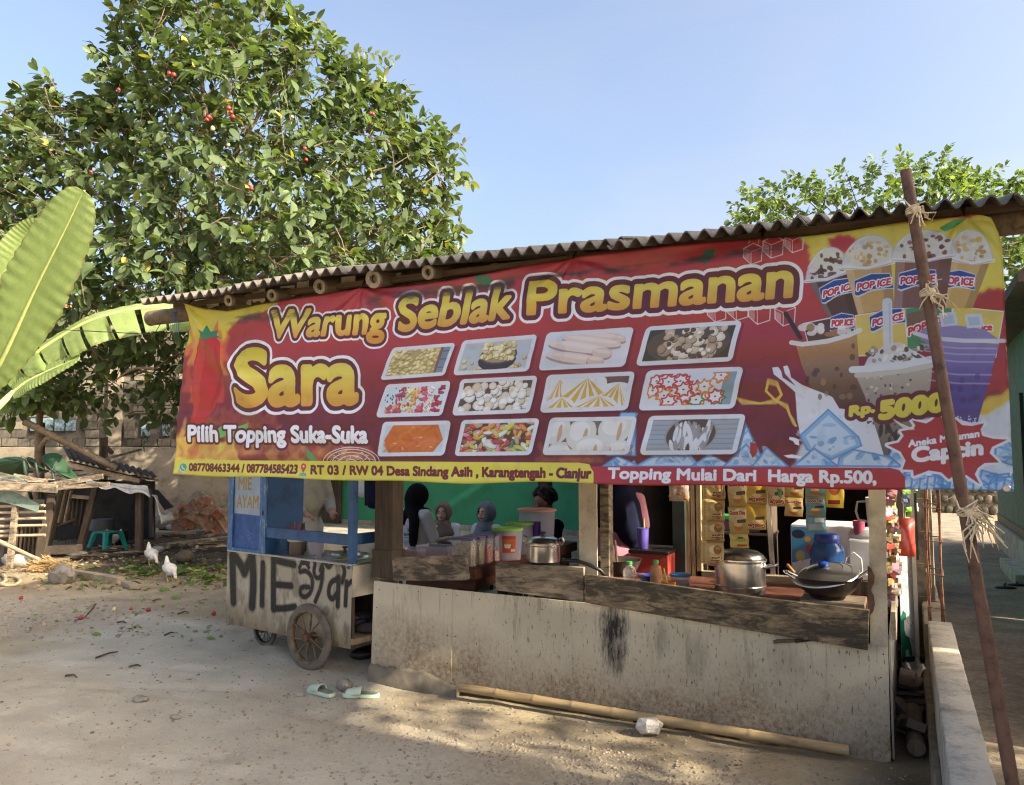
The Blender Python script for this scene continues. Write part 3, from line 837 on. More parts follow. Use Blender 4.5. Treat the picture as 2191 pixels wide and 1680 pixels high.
def pic6(b):
    B.poly(bq(b, 0, 0, 1, 1), (100, 76, 74))
    for (cu, cv, ru, rv) in [(.14, .4, .2, .5), (.82, .62, .26, .36), (.45, .36, .26, .48), (.2, .95, .2, .36), (.62, .95, .26, .36)]:
        be(b, cu, cv + .03, ru, rv, (120, 90, 70), .8); be(b, cu, cv, ru, rv, (218, 222, 228), 1, 0, 30)
        ap = (cu + ru * .1, cv - rv * .95)
        for k in range(5):
            a = -1.0 + k * .5
            e = [(np.clip(ap[0] + (cu - ap[0]) + ru * math.sin(a) * .95 - .02, .06, .94), np.clip(cv + rv * math.cos(a) * .9, .12, .88)), (np.clip(cu + ru * math.sin(a + .2) * .95, .06, .94), np.clip(cv + rv * math.cos(a + .2) * .9, .12, .88))]
            B.poly([b(np.clip(ap[0], .06, .94), np.clip(ap[1], .12, .88)), b(*e[0]), b(*e[1])], (214, 168, 62))
def pic11(b):
    B.poly(bq(b, 0, 0, 1, 1), (206, 214, 226)); B.poly(bq(b, .82, .1, .95, .9), (120, 150, 166))
    r = np.random.RandomState(9)
    for k in range(26):
        cu, cv = r.uniform(.1, .84), r.uniform(.16, .86); c = [(190, 52, 56), (214, 120, 50), (196, 64, 60), (60, 120, 70)][r.choice(4, p=[.42, .33, .2, .05])]
        t = np.linspace(0, 2 * np.pi, 22); rad = 1 + .28 * np.cos(7 * t)
        pu, pv = np.clip(cu + .07 * rad * np.cos(t), .06, .9), np.clip(cv + .15 * rad * np.sin(t), .12, .88)
        p = np.array([b(x, y) for x, y in zip(pu, pv)]); B.poly(p, (224, 226, 232)); B.line(p, 4.2, c); be(b, cu, cv, .012, .018, (70, 50, 50))
def pic7(b):
    B.poly(bq(b, 0, 0, 1, 1), (190, 204, 220))
    B.poly([b(.1, .4), b(.17, .1), b(.82, .1), b(.93, .55), b(.82, .9), b(.16, .9), b(.07, .55)], (206, 100, 40))
    r = np.random.RandomState(12)
    for k in range(34):
        a, c = r.uniform(.12, .85), r.uniform(.15, .8)
        be(b, a, c, .09, .05, [(220, 120, 52), (190, 84, 32), (214, 108, 44)][k % 3], .55, r.uniform(-1, 1))
        if k % 5 == 0: be(b, a, c, .03, .02, (236, 190, 150), .8, r.uniform(-1, 1))
def pic8(b): pile(b, 120, .075, .055, [(196, 64, 72), (206, 196, 70), (214, 130, 60), (180, 150, 110), (60, 130, 90), (206, 130, 150), (200, 210, 210), (190, 180, 80), (170, 60, 50)], (90, 50, 40), 14, shade=.6)
def pic9(b):
    B.poly(bq(b, 0, 0, 1, 1), (104, 92, 84))
    for (cu, cv, ru, rv) in [(.1, .32, .16, .4), (.78, .3, .2, .42), (.2, .95, .18, .3), (.88, .92, .2, .3), (.4, .44, .17, .42), (.55, .85, .22, .38)]:
        be(b, cu + .01, cv + .05, ru, rv, (120, 88, 62), .9, 0, 24); be(b, cu, cv, ru, rv, (206, 206, 202), 1, 0, 24); be(b, cu - .02, cv - .06, ru * .7, rv * .6, (226, 228, 228), .7, 0, 24); be(b, cu + .05, cv + .1, .025, rv * .6, (176, 132, 88), .7)
def pic12(b):
    B.poly(bq(b, 0, 0, 1, 1), (146, 158, 172))
    for k in range(7): B.poly(bq(b, 0, .12 + k * .12, 1, .135 + k * .12), (110, 122, 138))
    be(b, .48, .5, .27, .46, (150, 140, 136), 1, 0, 30); be(b, .48, .5, .25, .44, (72, 62, 60), 1, 0, 30)
    r = np.random.RandomState(19)
    for k in range(26):
        a = r.uniform(.3, .66); ro = r.uniform(1.1, 2.0)
        be(b, a + .008, r.uniform(.3, .8), .10, .05, (140, 140, 148), .9, ro); be(b, a, r.uniform(.3, .8), .10, .045, (214, 216, 222), 1, ro)
# ice on the right and along the bottom
ICE = [(126, 176, 222), (96, 152, 208), (170, 204, 234), (206, 222, 238), (70, 130, 196)]
def icecube(q, seed):
    q = np.array(q, float); r = np.random.RandomState(seed)
    B.poly(q, ICE[0]); c = q.mean(0)
    B.poly(c + (q - c) * .82, ICE[3], .75)
    for k in range(12):
        p = c + (q[r.randint(len(q))] - c) * r.uniform(.05, .75); B.ell(p[0], p[1], r.uniform(5, 16), r.uniform(2, 7), ICE[r.randint(5)], .65, r.uniform(-1, 1))
    for a, b in zip(q, np.roll(q, -1, 0)): B.line([a, b], 4, ICE[4], .75)
icecube([(1330, 882), (1362, 884), (1362, 975), (1300, 975)], 1)
icecube([(1596, 905), (1612, 940), (1640, 996), (1570, 996)], 2)
for i, q in enumerate([[(1290, 998), (1322, 976), (1372, 998)], [(1360, 998), (1400, 975), (1480, 975), (1500, 998)], [(1480, 998), (1520, 972), (1570, 998)], [(1550, 998), (1598, 950), (1640, 998)], [(1610, 998), (1642, 958), (1688, 998)], [(1700, 998), (1742, 958), (1792, 998)]]): icecube(q, i + 5)
z6 = lambda x, y: ((2900 + x / 2.1) / 1.8, (1350 + y / 2.1) / 1.8)
z5 = lambda x, y: ((2800 + x / 1.917) / 1.8, (800 + y / 1.917) / 1.8)
Z6 = lambda L: [z6(*p) for p in L]
Z5 = lambda L: [z5(*p) for p in L]
# drink packets
B.poly(Z5([(557, 855), (935, 778), (955, 1000), (600, 1010)]), (222, 226, 232)); B.poly(Z5([(564, 862), (928, 788), (948, 1000), (606, 1005)]), (74, 52, 48))
B.poly(Z5([(945, 795), (1310, 742), (1345, 1090), (960, 1100)]), (222, 224, 216)); B.poly(Z5([(952, 802), (1303, 752), (1336, 1085), (962, 1090)]), (214, 188, 88))
B.poly(Z5([(1315, 742), (1662, 715), (1665, 1000), (1335, 1080)]), (222, 226, 226)); B.poly(Z5([(1320, 750), (1656, 725), (1660, 1000), (1335, 1075)]), (62, 132, 92)); B.poly(Z5([(1322, 790), (1500, 745), (1520, 880), (1340, 960)]), (112, 80, 66))
B.poly(Z5([(1663, 728), (2048, 762), (1986, 1110), (1660, 1110)]), (226, 228, 222)); B.poly(Z5([(1670, 736), (2040, 770), (1980, 1100), (1665, 1100)]), (216, 194, 84))
def poplabel(a, b, cap, band=True):
    a, b = np.array(a, float), np.array(b, float); d = (b - a); n = np.array([d[1], -d[0]]) / np.hypot(*d) * cap
    if band:
        e = d * .10
        B.poly([a - e - n * .55, a - e * .4 + n * 1.2, (a + b) / 2 + n * 1.65, b + e * .6 + n * 1.3, b + e - n * .5, (a + b) / 2 - n * .25, a + n * -.75], (196, 206, 226))
        e = d * .085
        B.poly([a - e - n * .42, a - e * .3 + n * 1.1, (a + b) / 2 + n * 1.52, b + e * .5 + n * 1.2, b + e * .9 - n * .38, (a + b) / 2 - n * .15, a + n * -.55], (30, 62, 140))
    B.text('POP ICE', a, b, cap * .8, [(2.6, WHT), (0, (196, 40, 52))], 1.2, .1)
    B.text('ICE BLENDED', a + d * .3 - n * .02 + np.array([0, cap * .38]), b - d * .12 + np.array([0, cap * .38]), cap * .24, [(0, WHT)], 0)
def domecup(top, rl, rr_, bl, br, col, topc, lab):
    top, rl, rr_, bl, br = [np.array(z5(*p)) for p in (top, rl, rr_, bl, br)]
    c = (rl + rr_) / 2; ax = (rr_ - rl) / 2; L = np.hypot(*ax)
    t = np.linspace(math.pi, 2 * math.pi, 20); up = top - c
    dome = [c + ax * math.cos(x) - up * math.sin(x) for x in t]
    B.poly([rl + ax * .12, rr_ - ax * .12, br, bl], col)
    B.poly([rl + ax * .12, rl + ax * .42, bl + (br - bl) * .16, bl], (236, 230, 220), .22); B.poly([rr_ - ax * .5, rr_ - ax * .12, br, br - (br - bl) * .25], (20, 10, 10), .2)
    B.poly(dome, (206, 212, 222), .9)
    r = np.random.RandomState(int(top[0]))
    for k in range(36):
        a = r.uniform(-.75, .75); b_ = r.uniform(.02, .8 * math.sqrt(1 - a * a)); p = c + ax * a + up * b_
        B.ell(p[0], p[1], r.uniform(3, 7), r.uniform(3, 6), [topc, (216, 214, 216), tuple(np.array(topc) * .8)][r.randint(3)], .85)
    B.line([dome[3], dome[6], dome[9]], 4, (240, 243, 248), .7); B.line(dome, 2.4, (170, 180, 196), .8)
    B.line([rl, c + (c - top) * .10, rr_], 9, (224, 229, 236), .9); B.line([rl, c + (c - top) * .16, rr_], 2, (150, 160, 176), .8)
    poplabel(z5(*lab[0]), z5(*lab[1]), lab[2])
domecup((1790, 165), (1650, 380), (1962, 395), (1580, 745), (1812, 745), (198, 158, 82), (206, 172, 96), ((1600, 560), (1812, 580), 20))
domecup((740, 300), (580, 545), (900, 470), (742, 805), (965, 795), (72, 48, 46), (84, 56, 50), ((712, 668), (930, 600), 19))
domecup((1060, 205), (845, 445), (1235, 400), (968, 790), (1235, 745), (196, 154, 86), (210, 178, 110), ((962, 615), (1205, 570), 20))
domecup((1455, 160), (1215, 385), (1692, 355), (1232, 745), (1610, 745), (116, 76, 70), (122, 70, 62), ((1282, 565), (1530, 555), 21))
poplabel(z5(1075, 880), z5(1295, 830), 19); poplabel(z5(775, 880), z5(930, 870), 17, True)
B.text('POP ICE', z5(1340, 950), z5(1600, 850), 17, [(2.6, WHT), (0, (196, 40, 52))], 1.2); B.text('ice', z5(1880, 910), z5(1955, 905), 15, [(2.4, WHT), (0, (196, 40, 52))], 1.0)
# splash, plain cups
Bp = Z6([(345, 340), (250, 255), (172, 195), (158, 140), (205, 134), (232, 170), (245, 222), (350, 290), (262, 190), (246, 130), (280, 122), (298, 160), (312, 220), (400, 280), (500, 320), (640, 370), (700, 470), (780, 480), (1000, 560), (1060, 860), (700, 830), (400, 740), (360, 560)])
B.poly(Bp, (218, 222, 232))
for k in range(30):
    p = z6(rb.uniform(380, 900), rb.uniform(330, 780)); B.ell(p[0], p[1], rb.uniform(4, 14), rb.uniform(2, 7), [(196, 202, 216), (232, 236, 242)][k % 2], .5, rb.uniform(-1, 1))
# coffee cup
cf = Z5([(510, 1010), (960, 930)]) + [z6(860, 130), z6(905, 430), z6(760, 485), z6(640, 375), z6(480, 310), z6(395, 120)]
B.poly(cf, B.grad((176, 128, 88), (66, 46, 42), B.P([cf[0]])[0, 1], B.P([z6(700, 450)])[0, 1]))
for k in range(22):
    p = z6(rb.uniform(430, 830), rb.uniform(-60, 400)); B.ell(p[0], p[1], rb.uniform(3, 8), rb.uniform(4, 8), [(50, 34, 32), (150, 112, 84)][k % 2], .55)
for k in range(16):
    p = z5(rb.uniform(560, 930), rb.uniform(890, 960) - 20); B.ell(p[0], p[1], rb.uniform(6, 12), rb.uniform(5, 9), [(214, 208, 204), (150, 104, 70), (230, 228, 226)][k % 3], .9)
B.line([z5(480, 1000), z5(560, 1012), z5(740, 990), z5(900, 945), z5(982, 908)], 12, (216, 220, 228), .92); B.line([z5(432, 780), z5(545, 965)], 11, (38, 34, 38))
# cookies cup
ck = Z6([(815, 165), (1450, 85), (1445, 210), (1420, 400), (1330, 640), (1180, 850), (1060, 850), (1010, 680), (900, 360)])
B.poly(ck, B.grad((170, 160, 148), (96, 82, 74), B.P([z6(900, 200)])[0, 1], B.P([z6(1100, 820)])[0, 1]))
for k in range(70):
    p = z6(rb.uniform(900, 1400), rb.uniform(160, 700)); B.ell(p[0], p[1], rb.uniform(1.5, 4), rb.uniform(1.5, 4), [(60, 50, 46), (206, 200, 192)][k % 2], .8)
for k in range(10):
    p = z6(rb.uniform(1020, 1200), rb.uniform(600, 840)); B.ell(p[0], p[1], 4, 14, (40, 32, 30), .8, rb.uniform(-.4, .4))
B.poly(Z6([(890, 150), (930, 60), (1010, 0), (1080, -60), (1200, -60), (1290, 0), (1400, 60), (1440, 95)]), (206, 206, 208))
for k in range(46):
    p = z6(rb.uniform(930, 1380), rb.uniform(-40, 90)); B.ell(p[0], p[1], rb.uniform(3, 9), rb.uniform(2, 6), [(70, 58, 54), (226, 226, 228), (150, 138, 132)][k % 3], .9, rb.uniform(-1, 1))
B.line([z6(805, 158), z6(950, 150), z6(1200, 125), z6(1455, 72)], 17, (210, 214, 220)); B.line([z6(840, 205), z6(1000, 195), z6(1230, 170), z6(1445, 125)], 11, (190, 184, 172))
B.line([z5(1183, 700), z5(1190, 1010)], 22, (206, 212, 224), .95); B.line([z5(1200, 710), z5(1205, 1000)], 4, (170, 180, 200), .8)
# purple cup
pc = [z5(1440, 960), z5(2010, 1010), z6(1975, 0), z6(1810, 600), z6(1600, 540), z6(1470, 60)]
B.poly([z5(1400, 940), z5(1460, 890), z5(1600, 860), z5(1760, 880), z5(1900, 900), z5(2020, 985), z5(1440, 985)], (132, 120, 180))
for x, y in ((1630, 830), (1820, 840)): B.poly(Z5([(x - 65, y - 50), (x + 60, y - 60), (x + 75, y + 40), (x - 50, y + 55)]), (196, 208, 228), .92); B.poly(Z5([(x - 45, y - 30), (x + 40, y - 35), (x + 50, y + 25), (x - 30, y + 35)]), (150, 170, 206), .7)
B.poly(pc, B.grad((138, 126, 184), (74, 60, 138), B.P([pc[0]])[0, 1], B.P([z6(1700, 300)])[0, 1]))
for k, y in enumerate((1040, 1085, 1140, 1235, 1300)): B.line([z5(1455 + k * 8, y - 25), z5(1700, y), z5(1990 - k * 14, y + 2)], 4, (176, 168, 214), .6)
for k in range(12): p = z6(rb.uniform(1560, 1850), rb.uniform(180, 420)); B.ell(p[0], p[1], 6, 7, (56, 44, 110), .5)
B.line([z5(1385, 930), z5(1500, 965), z5(1750, 985), z5(2042, 985)], 10, (206, 212, 230), .9)
for k in range(80): p = z6(rb.uniform(1480, 1800), 530 + 70 * rb.rand() ** .6); B.ell(p[0], p[1], 1.8, 1.8, (222, 224, 240), .9)
# big ice and bottom right ice
icecube(Z6([(610, 480), (855, 700), (880, 770), (640, 880), (440, 800), (385, 690)]), 31); icecube(Z6([(330, 935), (500, 790), (690, 935)]), 32); icecube(Z6([(690, 935), (700, 870), (810, 800), (1100, 860), (1230, 940)]), 33); icecube(Z6([(1100, 850), (1150, 740), (1230, 850), (1215, 950)]), 34)
for i in range(15): p = z6(1270 + 62 * i, 1075 + rb.uniform(-25, 40)); icecube([(p[0] - 15, p[1] + 16), (p[0] - 11, p[1] - 18), (p[0] + 13, p[1] - 21), (p[0] + 17, p[1] + 14)], 40 + i)
icecube(Z6([(1960, 760), (2060, 735), (2105, 800), (2100, 930), (1950, 880)]), 60); icecube(Z6([(1850, 970), (1960, 1000), (1900, 1080), (1830, 1040)]), 61)
# yellow smoke curl
for dx in (0, 10, 22, 34):
    B.line(Z6([(-190 + dx, 360), (-80, 400 + dx), (60, 430), (190, 430 - dx), (235, 360), (200, 290 - dx), (130, 270 - dx), (110, 330), (180, 400), (280, 440 + dx), (300, 520), (330, 560 + dx), (350, 610)]), 6, (226, 190, 70), .55)
B.poly(Z6([(300, 700), (340, 705), (375, 720), (380, 770), (345, 760), (330, 735), (296, 720)]), WHT); B.poly(Z6([(250, 850), (320, 840), (395, 855), (385, 875), (290, 870)]), WHT)
# bottom strips
B.poly([(365, 984), (1240, 990), (1262, 993), (1272, 1004), (1276, 1045), (365, 1045)], (222, 210, 66))
B.poly([(1276, 1045), (1273, 1010), (1264, 998), (1905, 1001), (1924, 1006), (1936, 1020), (1938, 1070), (1276, 1070)], RED)
# photo panels
for q, f in [([(839, 744), (977, 734), (954, 804), (816, 814)], pic1), ([(992, 729), (1150, 715), (1133, 795), (971, 804)], pic2), ([(1171, 712), (1358, 700), (1338, 785), (1154, 794)], pic3), ([(1384, 699), (1588, 685), (1568, 774), (1361, 784)], pic10),
             ([(829, 823), (967, 815), (949, 890), (808, 894)], pic4), ([(987, 812), (1153, 804), (1135, 884), (970, 890)], pic5), ([(1173, 803), (1361, 795), (1343, 878), (1157, 884)], pic6), ([(1386, 793), (1593, 785), (1572, 875), (1366, 879)], pic11),
             ([(824, 903), (969, 900), (955, 975), (810, 977)], pic7), ([(991, 899), (1157, 895), (1139, 974), (976, 976)], pic8), ([(1179, 894), (1365, 891), (1347, 973), (1162, 974)], pic9), ([(1390, 890), (1598, 886), (1577, 972), (1370, 974)], pic12)]:
    clip_poly_pic(q, f)
B.poly([(1607, 946), (1620, 950), (1622, 968), (1612, 980), (1606, 968)], (170, 40, 44)); B.line([(1612, 948), (1614, 938)], 3, (70, 130, 80))
# lettering
def big(txt, a, b, cap, ow, mw, bold, shear, cap2=None, bow=0, top=None, bot=None):
    pa, pb = B.P([(a[0], a[1] - cap)])[0], B.P([a])[0]
    qa, qb = B.P([(b[0], b[1] - (cap2 or cap))])[0], B.P([b])[0]
    def gf(X, Y):
        k = np.clip((X - pa[0]) / (qa[0] - pa[0]), 0, 1); t_ = pa[1] + (qa[1] - pa[1]) * k; b_ = pb[1] + (qb[1] - pb[1]) * k
        g = np.clip((Y - t_) / (b_ - t_), 0, 1.2)[..., None]
        c0, c1, c2 = np.array((196, 176, 40)) / 255, np.array((232, 212, 76)) / 255, np.array((214, 142, 44)) / 255
        return np.where(g < .5, c0 + (c1 - c0) * g * 2, c1 + (c2 - c1) * np.clip((g - .5) * 1.7, 0, 1))
    B.text(txt, a, b, cap, [(ow, WHT), (mw, MAR), (0, gf)], bold, shear, cap2, bow)
big('Prasmanan', (1130, 672), (1692, 634), 72, 24, 15, 5.4, .06, 84, 2)
big('Seblak', (852, 708), (1090, 680), 72, 20, 12, 5.6, .12, 74)
big('Warung', (578, 723), (820, 712), 60, 17, 10, 5.0, .14, 64)
big('Sara', (510, 866), (764, 860), 122, 26, 15, 12.0, .02, 122)
B.text('Pilih Topping Suka-Suka', (406, 944), (790, 947), 35, [(8.5, MAR), (0, WHT)], 3.6, 0.0, 36)
B.text('087708463344 / 087784585423', (409, 1007), (641, 1013), 16, [(0, (100, 26, 40))], 2.0, 0, 19)
B.text('RT 03 / RW 04 Desa Sindang Asih , Karangtengah - Cianjur', (670, 1014), (1267, 1023), 19, [(0, (100, 26, 40))], 2.4, 0, 22)
B.text('Topping Mulai Dari  Harga Rp.500,', (1304, 1023), (1874, 1034), 23, [(0, WHT)], 2.2, 0, 27)
B.ell(396, 1000, 9.5, 9.5, (206, 228, 214)); B.ell(396, 999.5, 8, 8, (62, 158, 118)); B.line([(393, 996), (394, 1001), (399, 1004)], 4, (230, 240, 234))
B.poly([(648, 1012), (660, 1012), (662, 1019), (646, 1019)], (92, 168, 150)); B.poly([(654, 1013), (648, 1000), (649, 994), (654, 991), (659, 994), (660, 1000)], (206, 62, 56)); B.ell(654, 998, 2, 2, (236, 220, 214))
# starburst
sb = Z6([(1088, 765), (1180, 745), (1220, 690), (1196, 655), (1300, 635), (1312, 605), (1285, 566), (1400, 592), (1440, 570), (1490, 525), (1560, 558), (1640, 560), (1690, 605), (1770, 612), (1866, 590), (1838, 640), (1850, 690), (1940, 715), (2055, 722), (1930, 780), (1910, 830), (1985, 905), (1870, 910), (1815, 950), (1790, 1000), (1830, 1080), (1720, 1005), (1640, 1000), (1582, 1040), (1520, 985), (1420, 970), (1300, 1015), (1295, 965), (1210, 962), (1235, 890), (1195, 820)])
B.line(sb + [sb[0]], 12, (226, 230, 238)); B.poly(sb, (176, 44, 50))
B.text('Aneka Minuman', z6(1258, 782), z6(1826, 698), 15, [(0, WHT)], 1.2); B.text('Capcin', z6(1290, 900), z6(1850, 838), 31, [(0, WHT)], 2.8)
B.text('Rp.', z6(785, 532), z6(980, 496), 21, [(9, MAR), (0, YEL)], 2.8, .05); B.text('5000', z6(1030, 552), z6(1535, 482), 37, [(10, MAR), (0, YEL)], 5, .05)
for k in range(5): B.line([z6(1140 + 12 * k, 560 + 8 * k), z6(1230 + 18 * k, 640)], 3, (226, 226, 220), .8)
# fold grime along the old crease, dust and stains
def crease(pts, wd, al, seed):
    p = B.P(pts); ya, yb = int(max(0, p[:, 1].min() - wd)), int(p[:, 1].max() + wd); X, Y = B.xx[ya:yb], B.yy[ya:yb]
    yc = np.interp(X, p[:, 0], p[:, 1], left=-999, right=-999)
    d = np.abs(Y - yc) / wd
    n = fbm(X / 60, Y / 22, 4, seed)
    m = np.clip(1 - d, 0, 1) ** .7 * sstep(.34, .62, n) * (yc > -900)
    ends = np.clip((X - p[0, 0]) / 60, 0, 1) * np.clip((p[-1, 0] - X) / 60, 0, 1)
    B.put((ya, 0, (m * ends).astype(np.float32)), (56, 46, 42), al)
crease([(478, 686), (560, 678), (660, 668)], 24, .8, 1); crease([(770, 650), (850, 634), (960, 622), (1080, 606), (1130, 596)], 30, .85, 2)
crease([(1120, 598), (1250, 586), (1400, 568), (1560, 546), (1700, 530)], 13, .9, 3)
B.a *= (0.90 + 0.14 * fbm(B.xx / 420, B.yy / 120, 4, 9))[..., None]
B.a *= (1 - 0.05 * sstep(.62, .75, fbm(B.xx / 34, B.yy / 34, 4, 12)))[..., None]
B.a[:] = np.clip(B.a, 0, 1) ** .87 * .975
B.a[:] = B.a * .93 + B.a.mean(2, keepdims=True) * .07
B.a *= np.array([.96, 1.0, 1.05], np.float32)
printmat('banner', B, 0.42, 0.05, 0.10)
del base, kf
# ------------------------------------------------------------------ ground sheet
def axis(a, b, fine0, fine1, st):
    x = [fine0]
    while x[-1] < fine1: x.append(x[-1] + st)
    s_ = st; lo, hi = [], []
    v_ = fine0
    while v_ > a: s_ *= 1.35; v_ -= s_; lo.append(v_)
    s_ = st; v_ = x[-1]
    while v_ < b: s_ *= 1.35; v_ += s_; hi.append(v_)
    return np.array(lo[::-1] + x + hi)
gx = axis(-300, 300, -14, 2.6, 0.055); gy = axis(-300, 300, 1.2, 12.0, 0.055)
GX, GY = np.meshgrid(gx, gy, indexing='ij')
def pad_edge(x):
    return np.interp(x, [-7.2, -5.2, -4.35, -3.75, -3.4, -3.0], [7.0, 5.2, 4.62, 4.50, 4.42, 4.4])
RUTS = [(-4.1, 4.1, -6.8, 2.6), (-4.6, 4.4, -7.4, 2.9), (-1.0, 3.2, -4.5, 2.7), (-3.0, 3.9, -5.5, 3.5)]
FEET = [(NR.uniform(-7, -1), NR.uniform(2.6, 4.2), math.cos(q), math.sin(q)) for q in NR.uniform(0, 6.28, 46)]
def gheight(x, y):
    near = np.exp(-((x + 4) / 9) ** 2 - ((y - 5) / 6) ** 2)
    z = (fbm(x * 0.9, y * 0.9, 4, 2) - 0.5) * 0.055 * near + (fbm(x * 7, y * 7, 3, 5) - 0.5) * 0.016 * near
    lip = sstep(0.0, 0.14, y - pad_edge(x) + (fbm(x * 3, y * 3, 2, 8) - .5) * .25) * sstep(-7.5, -6.0, x) * sstep(-2.9, -3.5, x)
    z = z + lip * 0.028
    for (x0, y0, x1, y1) in RUTS:      # wheel ruts and drag marks
        dx_, dy_ = x1 - x0, y1 - y0; t_ = np.clip(((x - x0) * dx_ + (y - y0) * dy_) / (dx_ * dx_ + dy_ * dy_), 0, 1); q = np.hypot(x - x0 - t_ * dx_, y - y0 - t_ * dy_ - .12 * np.sin(3 * t_)) / .055
        z = z - .012 * np.exp(-q * q) + .007 * np.exp(-(q - 1.7) ** 2)
    for (fx_, fy_, ca_, sa_) in FEET:
        a_, b_ = (x - fx_) * ca_ + (y - fy_) * sa_, -(x - fx_) * sa_ + (y - fy_) * ca_; z = z - .010 * np.exp(-(a_ / .11) ** 4 - (b_ / .05) ** 4)
    dip = np.exp(-((x + 2.1) / 0.55) ** 2 - ((y - 4.15) / 0.16) ** 2)
    z = z - dip * 0.045
    return z
GZ = gheight(GX, GY)
GZ -= gheight(np.array([-3.5]), np.array([4.7]))[0] * 0
def blobm(x, y, cx, cy, rx, ry, s_=3): return np.clip(1.3 - ((x - cx) / rx) ** 2 - ((y - cy) / ry) ** 2 + (fbm(x * s_, y * s_, 3, 4) - .5) * 2.0, 0, 1)
grav = np.clip(blobm(GX, GY, -2.0, 3.0, 2.6, 1.5) + blobm(GX, GY, -7.8, 5.0, 1.9, 0.9), 0, 1) * .8
muck = np.clip(.9 * blobm(GX, GY, -10.4, 8.4, 2.6, 1.7) + .85 * blobm(GX, GY, -12.5, 10.0, 2.2, 2.0) + .6 * blobm(GX, GY, .0, 6.2, .18, 2.0) + .45 * blobm(GX, GY, -1.45, 4.1, .28, .14, 6), 0, 1)
padm = np.clip(blobm(GX, GY, -5.0, 4.7, 2.0, .9, 1.5) * .85 + blobm(GX, GY, -4.6, 3.2, 2.6, 1.2, 1.2) * .6, 0, 1)
n0, n1 = GX.shape
idx = np.arange(n0 * n1).reshape(n0, n1)
Q = np.stack([idx[:-1, :-1], idx[1:, :-1], idx[1:, 1:], idx[:-1, 1:]], -1).reshape(-1, 4)
att = np.stack([grav, muck, padm, np.ones_like(grav)], -1).reshape(-1, 4)
g = npmesh('ground', np.stack([GX, GY, GZ], -1).reshape(-1, 3), Q, MT['ground'], attr=att)
tag(g, kind='structure')
def gz(x, y): return float(gheight(np.array([x]), np.array([y]))[0])

# loose stones: gravel (uncountable) joined into one sheet of real stones
def rockproto(seed, n=8):
    r = np.random.RandomState(seed); bm = bmesh.new(); bmesh.ops.create_icosphere(bm, subdivisions=1, radius=1)
    for v_ in bm.verts: v_.co *= r.uniform(.68, 1.15)
    bm.verts.ensure_lookup_table()
    V = np.array([v_.co[:] for v_ in bm.verts]); Fc = np.array([[v_.index for v_ in f_.verts] for f_ in bm.faces]); bm.free()
    return V, Fc
protos = [rockproto(i) for i in range(5)]
def scatter_stones(name, pts, sizes, mat, flat=.6, parent=None):
    VV, FF, o = [], [], 0
    for (x, y, z), s_ in zip(pts, sizes):
        V, Fc = protos[NR.randint(5)]; a = NR.uniform(0, 6.28); ca, sa = math.cos(a), math.sin(a)
        W_ = V * np.array([s_ * NR.uniform(.7, 1.3), s_ * NR.uniform(.6, 1.0), s_ * flat])
        VV.append(np.stack([W_[:, 0] * ca - W_[:, 1] * sa + x, W_[:, 0] * sa + W_[:, 1] * ca + y, W_[:, 2] + z], 1)); FF.append(Fc + o); o += len(V)
    return npmesh(name, np.concatenate(VV), np.concatenate(FF), mat, parent, smooth=False, nside=3)
P_, S_ = [], []
def addst(n, cx, cy, rx, ry, smin, smax):
    x, y = cx + NR.randn(n) * rx, cy + NR.randn(n) * ry; s_ = smin * (smax / smin) ** (NR.rand(n) ** 2.2); z = gheight(x, y) + s_ * .15; ok = ~((y > 4.55) & (x > -3.5) & (x < 0))
    P_.extend(zip(x[ok], y[ok], z[ok])); S_.extend(s_[ok])
addst(4200, -1.7, 3.4, 1.5, .8, .004, .017); addst(900, -7.6, 5.0, 1.1, .6, .006, .035); addst(1500, -4.6, 3.6, 2.2, 1.0, .003, .013); addst(700, -10.5, 8.0, 1.6, 1.3, .008, .05); addst(2600, -1.6, 4.0, 1.1, .33, .005, .015)
tag(scatter_stones('gravel', P_, S_, MT['pebble']), 'loose gravel and pebbles over the trodden earth', 'gravel', kind='stuff')

# ------------------------------------------------------------------ alley with low wall, teal house
al_ = MB().grid(lambda a, b: (0.26 + a * 1.1, 1.0 + b * 23.0, .012 + .02 * float(fbm(np.array([a * 6.]), np.array([b * 40.]), 3, 4)[0])), 10, 120)
wd_ = NT('alley'); v = wd_.coord((1, 1, 1)); na = wd_.noise(v, 2.4, 6, .65); nb = wd_.noise(v, 30, 4, .7)
wd_.col(wd_.mix(wd_.ramp(nb, [(.35, .6), (.6, 0)]), wd_.ramp(na, [(.32, (.18, .145, .105)), (.6, (.33, .275, .205))]), (.10, .08, .06))); wd_.set(Roughness=.95); wd_.bump(wd_.math('ADD', na, nb), .5, .02)
tag(obj('alley_path', al_, wd_.m), kind='structure')
lw = thing('low_wall', 'low cement wall running along the alley beside the rusty pipe', 'wall', (0.17, 3.5, 0))
def rough_bar(x0, x1, y0, y1, z0, z1, amp, seed, ny=60):
    r = np.random.RandomState(seed); m = MB()
    prof = [(x0, z0), (x0, z1 - .008), (x0 + .008, z1), (x1 - .008, z1), (x1, z1 - .008), (x1, z0)]
    rows = []
    for j in range(ny + 1):
        y = y0 + (y1 - y0) * j / ny
        rows.append([(x + r.uniform(-amp, amp), y, z if z == z0 else z + r.uniform(-amp, amp)) for x, z in prof])
    n = len(prof)
    vs_ = [p for row in rows for p in row]
    fs = [(j * n + k, j * n + k + 1, (j + 1) * n + k + 1, (j + 1) * n + k) for j in range(ny) for k in range(n - 1)] + [tuple(range(n)), tuple(ny * n + k for k in range(n))[::-1]]
    return m.add(vs_, fs)
